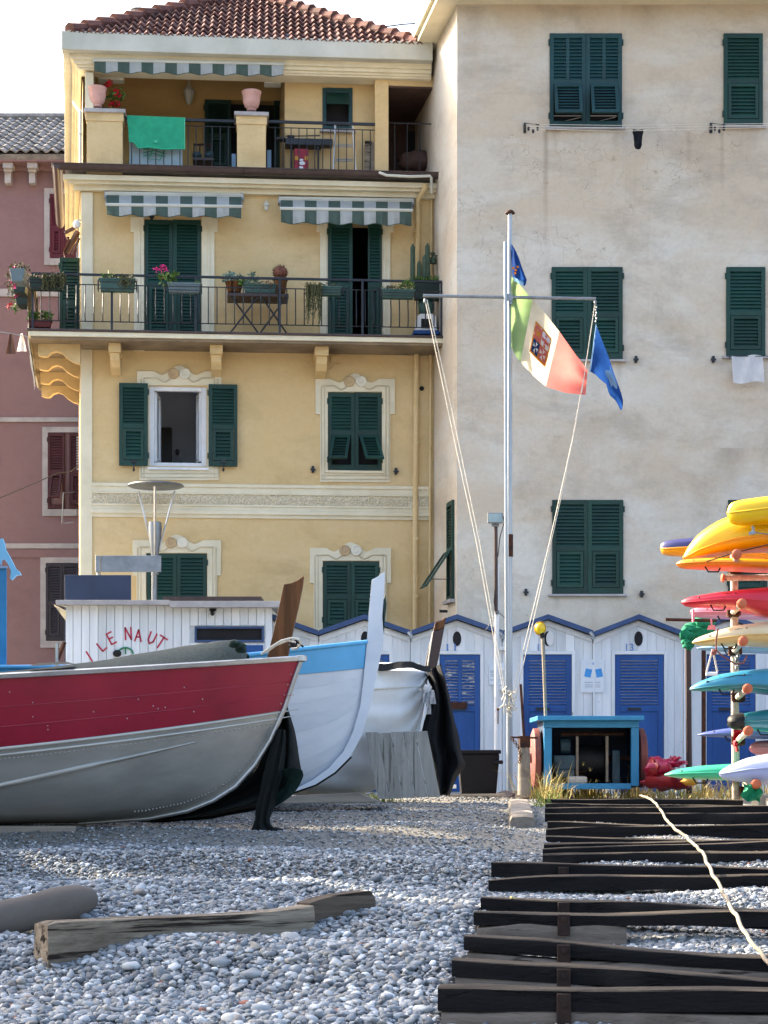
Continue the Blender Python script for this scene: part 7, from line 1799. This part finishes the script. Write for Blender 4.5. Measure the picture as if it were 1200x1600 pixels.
# ---------------------------------------------------------------- kayaks on their rack
def kayak(label, D, prof, deck, hull, seam=.5, W=.29, L=3.5, toggle=True):
    xs = [(u - 600) * D / F for u, _, _ in prof]; x0 = xs[0]; tl = [x - x0 for x in xs]
    zt = [EYE + (HV - a) * D / F for _, a, _ in prof]; zb = [EYE + (HV - b) * D / F for _, _, b in prof]
    t = thing('kayak', label, 'kayak', (x0 + L / 2, D, min(zb)), 'kayaks lying on the rack')
    N, K = 44, 18
    def ring(i):
        f = i / N; x = L * (.5 - .5 * math.cos(math.pi * f)); q = min(x, L - x)
        a, b = float(np.interp(q, tl, zt)), float(np.interp(q, tl, zb)); w = W * (1 - (1 - min(q / 1.15, 1)) ** 2) ** .62 + .008
        return x0 + x, a, b, w
    for nm, mt, lo, hi in (('deck', deck, 0, 1), ('hull', hull, 1, 2)):
        rows = []
        for i in range(N + 1):
            x, a, b, w = ring(i); zs = b + (a - b) * seam; row = []
            for k in range(K + 1):
                th = math.pi * (k / K); c, s = math.cos(th), math.sin(th)
                y = w * (abs(c) ** .8) * (1 if c > 0 else -1); z = zs + ((a - zs) * s ** .8 if lo == 0 else (b - zs) * s ** .8)
                row.append(Vector((x, D - y, z)))
            rows.append(row)
        m = MB(); m.grid(rows); o = m.build(nm, G[mt], t, smooth=70)
    m = MB(); ys = []
    for sd in (1, -1):
        m.tube([Vector((r_[0], D - sd * (r_[3] + .004), r_[2] + (r_[1] - r_[2]) * seam)) for r_ in [ring(i) for i in range(N + 1)]], .008, 5)
    m.build('seam_strip', G[hull], t, smooth=60)
    if toggle:
        m = MB(); pts = []
        for i in range(6, N - 5):
            x, a, b, w = ring(i); pts.append(Vector((x, D - w * .86, b + (a - b) * (.80 - .10 * abs(math.sin(i * .62))))))
        m.tube(pts, .0045, 5)
        for q in pts[::5]: m.ell(q, (.016, .012, .012), 6, 4)
        m.build('deck_line', G['black'], t)
        x, a, b, w = ring(9); m = MB(); c = Vector((x, D - w * .5, b)); m.tube([c + Vector((-.08, -.03, .02)), c + Vector((-.05, -.05, -.035)), c + Vector((.05, -.05, -.035)), c + Vector((.08, -.03, .02))], .009, 6); m.build('carry_handle', G['black'], t)
    return t
FRT, BCK = 19.45, 20.75
def kayaks():
    kayak('yellow blunt ended kayak, topmost on the rack', FRT - .1, [(1136, 799, 803), (1138, 791, 813), (1143, 785, 818.5), (1152, 782.5, 820.5), (1170, 779.5, 821), (1200, 776, 819), (1290, 770, 824)], 'k_yellow', 'k_yellow', .5, toggle=False)
    kayak('large golden yellow kayak lying on its side, second from the top', FRT + .35, [(1067, 870, 873), (1072, 860, 875), (1080, 847, 875), (1090, 836, 873), (1105, 824, 871), (1125, 812, 868), (1145, 805, 865), (1175, 800, 863), (1210, 796, 862), (1290, 792, 862)], 'k_yellow', 'k_gold', .32, W=.36, toggle=False)
    kayak('navy and yellow kayak sticking out farthest, high at the back', BCK, [(1032, 852, 859), (1034, 848, 865), (1040, 845.5, 868), (1055, 843, 869), (1080, 841, 870), (1140, 846, 876), (1200, 856, 884), (1290, 866, 890)], 'k_navy', 'k_gold', .42, toggle=False)
    kayak('orange kayak under the golden yellow one', FRT + .1, [(1057, 880, 883), (1061, 876.5, 887), (1070, 874.5, 889), (1100, 873, 890), (1150, 874, 892), (1200, 876, 894), (1290, 880, 898)], 'k_gold', 'k_orange', .55)
    kayak('bright red kayak on the rack arm', FRT, [(1065, 939, 943), (1070, 935.5, 947), (1080, 932.5, 949), (1120, 926, 950), (1160, 921.5, 954), (1200, 918, 966), (1290, 914, 972)], 'k_red', 'k_red', .45)
    kayak('dusty pink kayak behind the red one', BCK, [(1079, 954, 958), (1082, 951, 963), (1090, 949.5, 965), (1130, 949, 967), (1200, 951, 968), (1290, 953, 970)], 'k_pink', 'k_pink')
    kayak('cream kayak with a sand coloured underside', FRT, [(1082, 1002.5, 1005), (1087, 998, 1007.5), (1097, 993.5, 1009), (1130, 982.5, 1010), (1160, 976, 1009), (1200, 972, 1011), (1290, 968, 1014)], 'k_cream', 'k_sand', .45)
    kayak('pale blue kayak behind the cream one', BCK, [(1089, 1012, 1014), (1100, 1009.5, 1016), (1130, 1009, 1018), (1200, 1010, 1021), (1290, 1011, 1023)], 'k_pale', 'k_pale')
    kayak('turquoise kayak, third from the bottom on the near side', FRT, [(1078, 1075, 1078), (1083, 1070.5, 1079.5), (1095, 1064, 1080), (1120, 1054.5, 1080), (1160, 1047.5, 1080.5), (1200, 1044.5, 1086), (1290, 1040, 1090)], 'k_turq', 'k_teal', .3)
    t = kayak('dark teal kayak with a black cap on its tip', FRT, [(1138, 1126, 1130), (1141, 1121, 1135), (1148, 1117, 1138.5), (1160, 1115, 1140), (1200, 1108, 1144), (1290, 1102, 1150)], 'k_teal', 'k_teal', .5)
    m = MB(); rows = []; D = FRT
    for u, r_ in ((1136.5, 2), (1138, 7), (1142, 10.5), (1148, 12.3), (1156, 13.4), (1160, 13.8)):
        c = P(u, 1128 - (u - 1138) * .03, D); rr = r_ * D / F; rows.append([c + Vector((0, -rr * 1.5 * math.cos(k * .3927) , rr * math.sin(k * .3927))) for k in range(17)])
    m.grid(rows); m.build('tip_cap', G['black'], t, smooth=60)
    kayak('slim violet blue kayak behind the rack post', BCK, [(1090, 1147.5, 1149), (1100, 1144, 1150.5), (1125, 1139.5, 1152), (1160, 1135, 1153.5), (1200, 1132, 1155), (1290, 1128, 1158)], 'k_violet', 'k_violet')
    kayak('rose kayak low at the back, mostly hidden', BCK, [(1171, 1168, 1172), (1174, 1162, 1176), (1182, 1158, 1179), (1200, 1156.5, 1181), (1290, 1152, 1186)], 'k_rose', 'k_pink', toggle=False)
    kayak('mint green kayak with a long pointed tip near the ground', FRT + .5, [(1039, 1209.5, 1212), (1048, 1205, 1214), (1065, 1200.5, 1216.5), (1100, 1196, 1218.5), (1150, 1193, 1220), (1200, 1192, 1222), (1290, 1190, 1226)], 'k_mint', 'k_mint')
    kayak('lavender and lilac kayak, nearest to the ground', FRT - .35, [(1124, 1207, 1212), (1129, 1202, 1216), (1140, 1196, 1219.5), (1165, 1185, 1223), (1200, 1177.5, 1226), (1290, 1168, 1232)], 'k_lilac', 'k_lav', .55, toggle=False)
    # the rack
    D = 20.1; t = thing('kayak_rack', 'white pipe rack with orange capped arms carrying the kayaks', 'rack', P(1147, 1247, D))
    m = MB(); m.tube([P(1150, 1250, D), P(1148.5, 1100, D), P(1147, 864, D)], .042, 12); m.build('post', G['pipe'], t, smooth=50)
    m = MB(); m.tube([P(1600, 1250, D), P(1598, 858, D)], .042, 12); m.build('post', G['pipe'], t, smooth=50)
    m = MB(); m.tube([P(1127, 903, D - .07), P(1640, 899, D - .07)], .034, 10); bar = m.build('cross_bar', G['pipe'], t, smooth=50)
    m = MB(); m.tube([P(1128.5, 903, D - .07), P(1131, 903, D - .07)], .046, 10); m.ell(P(1129, 903, D - .07), (.02, .045, .045), 10, 6); m.build('cap', G['orangecap'], bar)
    m = MB(); m.tube([P(1040, 968, 21.6), P(1120, 970, 21.6)], .02, 6); tag(m.build('loose_bar', G['rust'], None), 'loose dark bar sticking out left of the rack at roof height', 'bar')
    for (ub, vb), (uc, vc) in (((1148, 890), (1151, 866)), ((1145, 957), (1159, 943)), ((1147, 1017), (1161, 1001.5)), ((1152, 1090), (1168, 1076)), ((1152, 1158), (1169, 1142)), ((1165, 1236), (1181, 1225))):
        for off in (0, 452):
            p0 = P(ub + off, vb, D + .6); p1 = P(ub + off, vb, D); p2 = P(uc + off, vc, D - 1.2); p0.z = p1.z + .14
            m = MB(); m.tube([p0, p1, p2], .031, 10); a = m.build('arm', G['pipe'], t, smooth=50)
            d = (p2 - p1).normalized(); m = MB(); m.tube([p2 - d * .02, p2 + d * .02, p2 + d * .035], [.05, .05, .03], 12); m.ell(p2 + d * .03, (.046, .02, .046), 10, 6); m.build('cap', G['orangecap'], a, smooth=40)
            m = MB(); m.box8([p1 + Vector((x, y, z)) for z in (-.05, .05) for x, y in ((-.055, -.055), (.055, -.055), (.055, .055), (-.055, .055))])
            for k in (-1, 1): m.tube([p1 + Vector((.06 * k, -.06, -.03)), p1 + Vector((.06 * k, -.06, .05))], .014, 6); m.tube([p1 + Vector((-.07, -.06, .03 * k)), p1 + Vector((.07, -.06, .03 * k))], .012, 6)
            m.build('clamp', G['rust'], a)
    # odds and ends hanging from it
    t = thing('strap_handle', 'white triangular grab handle hanging below the cream kayak', 'handle', P(1113, 1055, 19.2))
    m = MB(); m.tube([P(1113, 1016, 19.2), P(1104, 1050, 19.2)], .010, 6); m.tube([P(1114, 1016, 19.2), P(1121, 1050, 19.2)], .010, 6); m.build('cord', G['rope_w'], t); m = MB(); m.tube([P(1103, 1053, 19.2), P(1121, 1053, 19.2)], .019, 8); m.build('grip', G['white_pl'], t, smooth=50)
    m = MB(); m.tube([P(1122, 982, 19.15), P(1119, 1000, 19.15), P(1119, 1016, 19.15), P(1130, 1026, 19.2), P(1150, 1038, 19.3), P(1162, 1036, 19.3), P(1167, 1024, 19.3)], .009, 6); m.ell(P(1115, 1019, 19.15), (.03, .03, .03), 8, 6, 0, .4)
    tag(m.build('cord', G['fender'], None), 'thin reddish cord tied round the cream kayak', 'cord')
    m = MB()
    for k in range(12):
        c = P(1152 + 2 * math.sin(k), 1020 + k * 2.2, 19.9); q = k % 2
        m.tube([c + Vector((.016 * math.cos(a) * (1 - q * .6), .016 * q * math.cos(a), .02 * math.sin(a))) for a in [x * .785 for x in range(9)]], .006, 4, caps=False)
    tag(m.build('chain', G['steel'], None), 'grey chain hanging beside the rack post', 'chain')
    m = MB()
    for (x, h) in ((1146, 26), (1149, 34), (1152, 20), (1155, 16)): m.grid([[P(x + i * 2.2 + .8 * math.sin(j), 1140 + h * j / 6, 19.9 - .03 * math.sin(i * 2 + j)) for i in range(3)] for j in range(7)])
    tag(m.build('red_ribbon', G['flower_r'], None, smooth=60), 'torn red ribbon tied to the rack post', 'ribbon')
    m = MB(); m.tube([P(1176, 822, 19.2), P(1177, 828, 19.2), P(1172, 835, 19.2), P(1180, 833, 19.2)], .014, 6); m.fb = None; m.box8([P(u, v, d) for d in (19.15, 19.3) for u, v in ((1170, 836), (1180, 834), (1180, 829), (1170, 831))]); m.tube([P(1180, 832, 19.2), P(1200, 835, 19.2)], .006, 5)
    tag(m.build('rudder_fitting', G['steel'], None), 'small metal rudder fitting under the topmost yellow kayak', 'fitting')
    m = MB(); m.tube([P(1104, 877.5, 18.95), P(1150, 863, 18.9), P(1205, 850, 18.9)], .006, 5); tag(m.build('shock_cord', G['black'], None), 'thin black cord along the golden yellow kayak', 'cord')
    m = MB(); m.tube([P(1083, 952, 20.4), P(1083, 972, 20.4)], .014, 6); m.tube([P(1111, 967, 20.3), P(1112, 976, 20.3)], .01, 5); m.box8([P(u, v, d) for d in (20.25, 20.35) for u, v in ((1105, 984), (1119, 984), (1117, 977), (1107, 977))]); tag(m.build('pink_buckle', G['k_pink'], None), 'pale strap and buckle hanging from the pink kayak', 'strap')
    # green cloth on its dark pole, two uprights behind
    D = 22.5; m = MB(); m.tube([P(1077, 1240, D), P(1075, 1000, D)], .036, 8); tag(m.build('dark_pole', G['darkpaint'], None, smooth=40), 'dark pole topped with the green cloth', 'pole')
    m = MB()
    for u, v, rx, rz in ((1100, 978, .12, .09), (1085, 985, .13, .07), (1075, 996, .08, .10), (1074, 1006, .06, .06)): m.ell(P(u, v, D - .05), (rx, .1, rz), 16, 10, 0, .8)
    m.grid([[P(1063 + 4 * i, 985 - 2 * i + j * 5 + 2 * math.sin(i), D - .12 - .02 * math.sin(i + j)) for i in range(6)] for j in range(4)])
    tag(m.build('green_cloth', G['greencloth'], None, smooth=70), 'crumpled green cloth over the top of the dark pole', 'cloth')
    m = MB(); m.box8([P(u, v, d) for d in (24.6, 24.7) for u, v in ((1096, 1240), (1103, 1240), (1103, 1010), (1096, 1010))]); tag(m.build('timber_upright', G['rust'], None), 'narrow brown timber upright before the last bathing hut', 'post')
kayaks()

# ---------------------------------------------------------------- the slipway timbers
def on_ground(u, v, h=0.0, lo=5.0, hi=24.0):
    "where the ray through photo point (u, v) meets the beach raised by h"
    for _ in range(50):
        D = (lo + hi) / 2; x = (u - 600) * D / F
        vv = HV - (float(ground(x, D)) + h - EYE) * F / D
        if vv > v: lo = D
        else: hi = D
    return P(u, v, D)
def on_slope(u, v, h):
    "as on_ground, on the even slope of the slipway"
    lo, hi = 6.0, 24.0
    for _ in range(50):
        D = (lo + hi) / 2
        if HV - (float(np.interp(D, _gy, _gz)) - .045 + h) * F / D > v: lo = D
        else: hi = D
    return P(u, v, D)
def rough_beam(p0, d, up, L, w, h, seed, n=14, amp=.012):
    "an irregular squared timber: p0 the middle of its left end at the bottom, d its direction"
    r_ = random.Random(seed); d = d.normalized(); sd = d.cross(Vector((0, 0, 1))).normalized(); mb = MB(); rows = []
    prof = [(-.5, 0), (-.5, .25), (-.5, .6), (-.5, .93), (-.46, .99), (-.38, 1.0), (.1, 1.0), (.42, .98), (.5, .85), (.5, .3), (.5, 0)]
    for i in range(n + 1):
        t = i / n; c = p0 + d * (L * t); row = []
        sag = (.012 * math.sin(t * 5 + seed) + .01 * math.sin(t * 11 + seed * 2)) * (.2 if 7 < seed < 30 else .7)
        for k, (x, z) in enumerate(prof):
            nz = mnoise.noise(Vector((t * L * 3.5, k * .5, seed * 3.7))); e = 1.0 if 0 < i < n else .86
            row.append(c + sd * (-(x * w * e) + nz * amp) + Vector((0, 0, z * h * (1 if 0 < i < n else .96) + nz * amp * .8 + sag * (z > .5))))
        rows.append(row)
    mb.grid(rows); m = len(prof)
    k = len(mb.v); 
    for rw, rev in ((rows[0], False), (rows[-1], True)): mb.add(rw, [tuple(range(m))])
    return mb
ordn = ['first', 'second', 'third', 'fourth', 'fifth', 'sixth', 'seventh', 'eighth', 'ninth', 'tenth', 'eleventh', 'twelfth', 'thirteenth', 'fourteenth', 'fifteenth', 'sixteenth', 'seventeenth']
def slipway():
    tops = [(687, 1547), (709, 1500), (728, 1462), (743, 1425), (754, 1398), (766, 1373), (770, 1350), (851, 1334), (850, 1326), (852, 1318), (855, 1305), (855, 1294), (857, 1283), (853, 1271), (853, 1262), (854, 1255), (853, 1248)]
    d = Vector((math.cos(R(6.8)), -math.sin(R(6.8)), 0))
    for i, (u, v) in enumerate(tops):
        near = i < 7; h = [.165, .16, .15, .13, .10, .085, .09][i] if near else .095
        p = on_ground(u, v, h) if near else on_slope(u, v, h); h_ = [.09, .074, .068, .064, .09, .075, .08][i] if near else .095
        L = 2.35 if near else 2.15 - .01 * i; w = .175 if near else .17
        p0 = p + Vector((0, w * .5, -h_))
        dd = Vector((math.cos(R(6.8) + rnd.uniform(-.012, .012)), d.y + rnd.uniform(-.01, .01), 0)).normalized(); dd.z = (float(ground(p.x + 2, p.y - .23)) - float(ground(p.x, p.y))) / 2.1
        nm = ordn[i]
        lb = {0: 'lowest tarred timber of the slipway, at the bottom edge of the photo', 6: 'seventh slipway timber from the bottom, last of the widely spaced ones', 16: 'topmost slipway timber, against the dry grass'}.get(i, f'{nm} tarred slipway timber counting up from the lowest')
        t = thing('slipway_timber', lb, 'timber', p0, 'tarred timbers of the slipway')
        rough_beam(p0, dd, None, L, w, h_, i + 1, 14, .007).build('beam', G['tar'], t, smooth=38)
        if i < 5:
            q = p0 + dd * .015 + Vector((0, .0, -.141)); rough_beam(q, dd, None, [2.3, 2.3, 2.2, .75, .35][i], w * .98, .14, i + 40, 14).build('packing_timber', G['tar_w'], t, smooth=38)
        if i in (0, 1, 2, 3, 4, 6):
            us = 880; ps = p0 + dd * ((us - u) * p.y / F) ; ps.y -= w * .5 + .004
            m = MB(); m.box(ps.x - .03, ps.x + .03, ps.y - .014, ps.y + .02, ps.z - (.05 if i < 4 else 0), ps.z + h_ * .85); m.tube([Vector((ps.x, ps.y - .014, ps.z + .03)), Vector((ps.x, ps.y - .022, ps.z + .03))], .013, 8); m.build('strap', G['strap'], t, bevel=.003)
    pts = [(1000, 1243), (1012, 1246), (1026, 1256), (1040, 1279), (1053, 1294), (1072, 1307), (1085, 1320), (1098, 1332), (1106, 1350), (1114, 1366), (1128, 1390), (1139, 1412), (1152, 1434), (1164, 1458), (1180, 1479), (1204, 1507), (1240, 1545)]
    q = [on_ground(u, v, .185 if v > 1400 else .13) for u, v in pts]
    fine = []
    for a, b in zip(q, q[1:]):
        for k in range(6):
            p = a.lerp(b, k / 6); fine.append(p + Vector((.004 * math.sin(len(fine) * .9), 0, .003 * math.sin(len(fine) * 1.7))))
    m = MB(); m.tube(fine, .0105, 8); tag(m.build('hauling_rope', G['rope'], None, smooth=60), 'pale hauling rope snaking down over the slipway timbers', 'rope')
slipway()

# ---------------------------------------------------------------- driftwood, kerb, stones
def loft_beam(st, depth, mt, label, cat, name='driftwood_beam'):
    A, B = on_ground(st[0][0], st[0][2], .04), on_ground(st[-1][0], st[-1][2], .04)
    d = B - A; yaw = math.atan2(d.y, d.x); L = math.hypot(d.x, d.y); n = Vector((-math.sin(yaw), math.cos(yaw), 0)); rows = []
    for u, vt, vb in st:
        k = (u - 600) / F; t = (A.x - k * A.y) / (k * d.y - d.x); b = A.lerp(B, t); h = EYE + (HV - vt) * b.y / F - b.z
        w = mnoise.noise(Vector((u * .02, 1, 1))) * .008
        prof = [(0, -.05), (-.004 + w, h * .35), (w, h * .7), (.003, h * .97), (.014, h), (depth * .6, h + w), (depth, h * .97), (depth + .008, -.05)]
        rows.append([Vector((t * L, y, z)) + Vector((0, 0, b.z - A.z)) for y, z in prof])
    m = MB(); m.grid(rows); m.add(rows[0], [tuple(range(8))]); m.add(rows[-1], [tuple(range(8))])
    o = m.build(name, G[mt], None, smooth=40); c = o.location.copy(); o.rotation_euler = (0, 0, yaw)
    o.location = A + Matrix.Rotation(yaw, 3, 'Z') @ Vector((c.x, c.y, 0)) + Vector((0, 0, c.z)); WLOC[o.name] = tuple(o.location)
    return tag(o, label, cat)
st = [(75, 1445, 1506), (90, 1440, 1508), (130, 1438, 1510), (180, 1436, 1509), (240, 1433, 1505), (300, 1431, 1498), (350, 1429, 1488), (400, 1426, 1476), (440, 1423, 1466), (470, 1419, 1455), (491, 1415, 1446)]
loft_beam(st, .15, 'driftwood', 'long sun bleached timber lying across the pebbles in the foreground', 'timber')
loft_beam([(484, 1411, 1440), (500, 1405, 1442), (530, 1398, 1437), (560, 1394, 1428), (580, 1392, 1420), (586, 1401, 1413)], .12, 'drift_dark', 'thin dark timber end continuing beyond the bleached foreground timber', 'timber')
def log():
    a, b = on_ground(-120, 1488), on_ground(140, 1424); r_ = .093; m = MB(); pts = []; rs = []
    for k in range(15):
        f = k / 14; p = a.lerp(b, f); p.z = a.lerp(b, f).z + r_ * .75; pts.append(p); rs.append(r_ * (.94 + .05 * math.sin(k * 1.3) + .1 * f) * (1 if k < 13 else (.93 if k == 13 else .62)))
    m.tube(pts, rs, 20); tag(m.build('round_log', G['log'], None, smooth=50), 'thick round grey log half out of the frame on the left', 'log')
log()
def kerb():
    m = MB(); rows = []
    for i in range(13):
        y = 14.75 + 3.6 * i / 12; x = (816.5 - 600) / F * 14.75 + (y - 14.75) * .062; z = EYE - .352 + .006 * i * (1 if i < 7 else .8); w = .098
        n = lambda k: .012 * mnoise.noise(Vector((y * 2.5, k, 5)))
        rows.append([Vector((x - w, y, z - .2)), Vector((x - w + n(1), y, z - .04)), Vector((x - w * .85, y, z - .01 + n(2))), Vector((x, y, z + n(3) - (.05 if i == 3 else 0))), Vector((x + w * .85, y, z - .01 + n(4))), Vector((x + w + n(5), y, z - .04)), Vector((x + w, y, z - .2))])
    f = [p + Vector((0, -.03, -.02)) for p in rows[0]]; m.grid([f] + rows); m.add(f, [tuple(range(7))])
    tag(m.build('stone_kerb', G['kerb'], None, smooth=40), 'rounded stone kerb running up the beach beside the slipway', 'kerb')
    m = MB()
    for u, v, r_ in ((790, 1243, .14), (806, 1240, .12), (820, 1244, .12)): p = on_ground(u, v + 4); m.ell(p, (r_, r_, r_ * .6), 10, 7, 0, .6)
    tag(m.build('rubble_heap', G['kerb'], None, smooth=50), 'rough dark rubble at the foot of the stone post', 'rubble')
    m = MB(); p = on_ground(1192, 1262); m.box(p.x - .05, p.x + .5, p.y, p.y + .35, p.z - .05, p.z + .14); m.box(p.x + .02, p.x + .5, p.y - .9, p.y - .02, p.z - .05, p.z + .10); tag(m.build('white_kerbstone', G['white_wall'], None, bevel=.02), 'white block at the right end of the upper slipway', 'block')
kerb()
def stone(u, v, w, h, mt, label):
    p = on_ground(u, v + h * .45); s = p.y / F; bm = bmesh.new(); bmesh.ops.create_icosphere(bm, subdivisions=3, radius=1); m = MB()
    for vv in bm.verts:
        d = vv.co.normalized(); k = 1 + .18 * mnoise.noise(d * 1.3 + p) ; vv.co = p + Vector((d.x * w * s / 2, d.y * w * s / 2.4, d.z * h * s / 2 + h * s * .42)) * 1.0 + Vector((0, 0, 0)); vv.co = p + (vv.co - p) * k
    bm.verts.index_update(); m.add([x.co.copy() for x in bm.verts], [tuple(x.index for x in f.verts) for f in bm.faces]); bm.free()
    tag(m.build('beach_stone', G[mt], None, smooth=60), label, 'stone', 'single larger stones on the beach')
stone(365, 1592, 38, 22, 'st_white', 'large pale stone at the bottom edge, left of centre')
stone(942, 1424, 36, 15, 'st_white', 'long white stone between two slipway timbers')
stone(345, 1503, 34, 18, 'st_grey', 'rounded grey stone just below the bleached timber')
stone(383, 1569, 27, 12, 'st_red', 'small reddish brick fragment among the foreground pebbles')
stone(848, 1391, 13, 7, 'st_red', 'little red brick chip beside a slipway timber')
stone(983, 1393, 17, 15, 'st_grey', 'upright brown grey stone behind a slipway timber')
stone(395, 1522, 40, 17, 'st_grey', 'flat smooth grey stone in the middle of the foreground')
stone(525, 1505, 22, 16, 'st_white', 'pale egg shaped stone right of the bleached timber')
stone(660, 1577, 34, 15, 'st_white', 'whitish oblong stone left of the lowest slipway timber')
stone(205, 1510, 30, 16, 'st_white', 'pale blunt stone under the near end of the bleached timber')
m = MB(); a, b = on_ground(798, 1402, .09), on_ground(835, 1421, .03); m.tube([a, a.lerp(b, .5) + Vector((0, 0, .004)), b], .008, 6); tag(m.build('stick', G['grass_y'], None), 'straw coloured stick lying on a slipway timber', 'stick')
m = MB(); a, b = on_ground(15, 1446, .02), on_ground(68, 1466, .01); m.tube([a, a.lerp(b, .5) + Vector((0, 0, .006)), b], .006, 6); tag(m.build('twig', G['grass_y'], None), 'thin twig on the pebbles between log and bleached timber', 'stick')

# ---------------------------------------------------------------- grass
def grass(name, spots, mt):
    m = MB()
    for u, v, n, h, spread in spots:
        p = on_ground(u, v, 0, 8, 23)
        for _ in range(n):
            q = p + Vector((rnd.gauss(0, spread), rnd.gauss(0, .12), -.02)); q.z = float(ground(q.x, q.y)) - .01
            L = h * rnd.choice((.35, .5, .7, 1.0, 1.35)) * rnd.uniform(.8, 1.2); a = rnd.uniform(0, 6.28); lean = rnd.uniform(.1, 1.3); w = rnd.uniform(.003, .006)
            d = Vector((math.cos(a), math.sin(a) * .6, 0)) * lean; sd = Vector((-math.sin(a), math.cos(a), 0)) * w
            p1 = q + d * L * .35 + Vector((0, 0, L * .6)); p2 = q + d * L + Vector((0, 0, L * .95 - lean * L * .25))
            sd2 = Vector((w, 0, 0)) if abs(sd.x) < w * .4 else sd
            m.add([q - sd2, q + sd2, p1 + sd2 * .8, p1 - sd2 * .8, p2], [(0, 1, 2, 3), (3, 2, 4)])
            if rnd.random() < .18:
                for k in range(4):
                    aa = rnd.uniform(0, 3.14); e = p2 + Vector((math.cos(aa) * .05, rnd.uniform(-.02, .02), math.sin(aa) * .04 + .01)); m.add([p2 - Vector((.002, 0, 0)), p2 + Vector((.002, 0, 0)), e], [(0, 1, 2)])
    o = m.build(name, G[mt], None); o['kind'] = 'stuff'
sp = [(rnd.uniform(835, 1000), rnd.uniform(1242, 1250), 22, .30, .09) for _ in range(24)] + [(rnd.uniform(1000, 1185), rnd.uniform(1242, 1251), 18, .24, .10) for _ in range(22)] + [(rnd.uniform(840, 870), rnd.uniform(1244, 1256), 30, .36, .06) for _ in range(9)] + [(rnd.uniform(1180, 1230), 1248, 14, .25, .1) for _ in range(5)]
grass('dry_grass', sp, 'grass_y')
sp = [(rnd.uniform(840, 1180), rnd.uniform(1243, 1250), 8, .2, .08) for _ in range(36)] + [(rnd.uniform(843, 868), rnd.uniform(1246, 1262), 14, .22, .05) for _ in range(7)] + [(rnd.uniform(490, 612), rnd.uniform(1249, 1256), 16, .10, .08) for _ in range(24)]
grass('green_grass', sp, 'grass_g')
# green netting at the foot of the rack
m = MB(); m.grid([[P(1160 + 6 * i + 3 * math.sin(j), 1222 + j * 5 + i * 1.6 + 3 * math.sin(i * 1.5 + j), 18.9 + .05 * math.sin(i * 2.2 + j)) for i in range(6)] for j in range(6)])
tag(m.build('green_net', G['greencloth'], None, smooth=60), 'scrap of bright green net at the foot of the kayak rack', 'net')

# ---------------------------------------------------------------- added boards outside the frame, shading the beach and leaving sunlit gaps
def add_shade_boards():
    t = thing('shade_boards', 'added shade screen of upright boards with gaps, left of the boats and outside the frame', 'shade_screen', (-6.1, 17, EYE - .5))
    r_ = random.Random(4); y = 10.6
    while y < 23.4:
        w = r_.uniform(.32, .75); z = float(ground(-6.1, y)) - .2; h = r_.uniform(5.3, 5.7)
        m = MB(); m.box(-6.12, -6.08, y, y + w, z, z + h); m.build('board', G['woodv'], t, bevel=.006)
        y += w + (r_.uniform(.16, .30) if r_.random() < (.75 if y > 17.5 else .4 if y > 13 else 0) else .012)
    for z in (.4, 2.6, 4.9):
        m = MB(); m.box(-6.2, -6.125, 10.6, 23.4, EYE - .5 + z, EYE - .4 + z); m.build('rail', G['woodv'], t)
    for y in np.arange(10.8, 23.4, 2.4):
        m = MB(); m.box(-6.32, -6.205, y, y + .12, EYE - 1.2, EYE + 4.6); m.build('post', G['woodv'], t)
add_shade_boards()
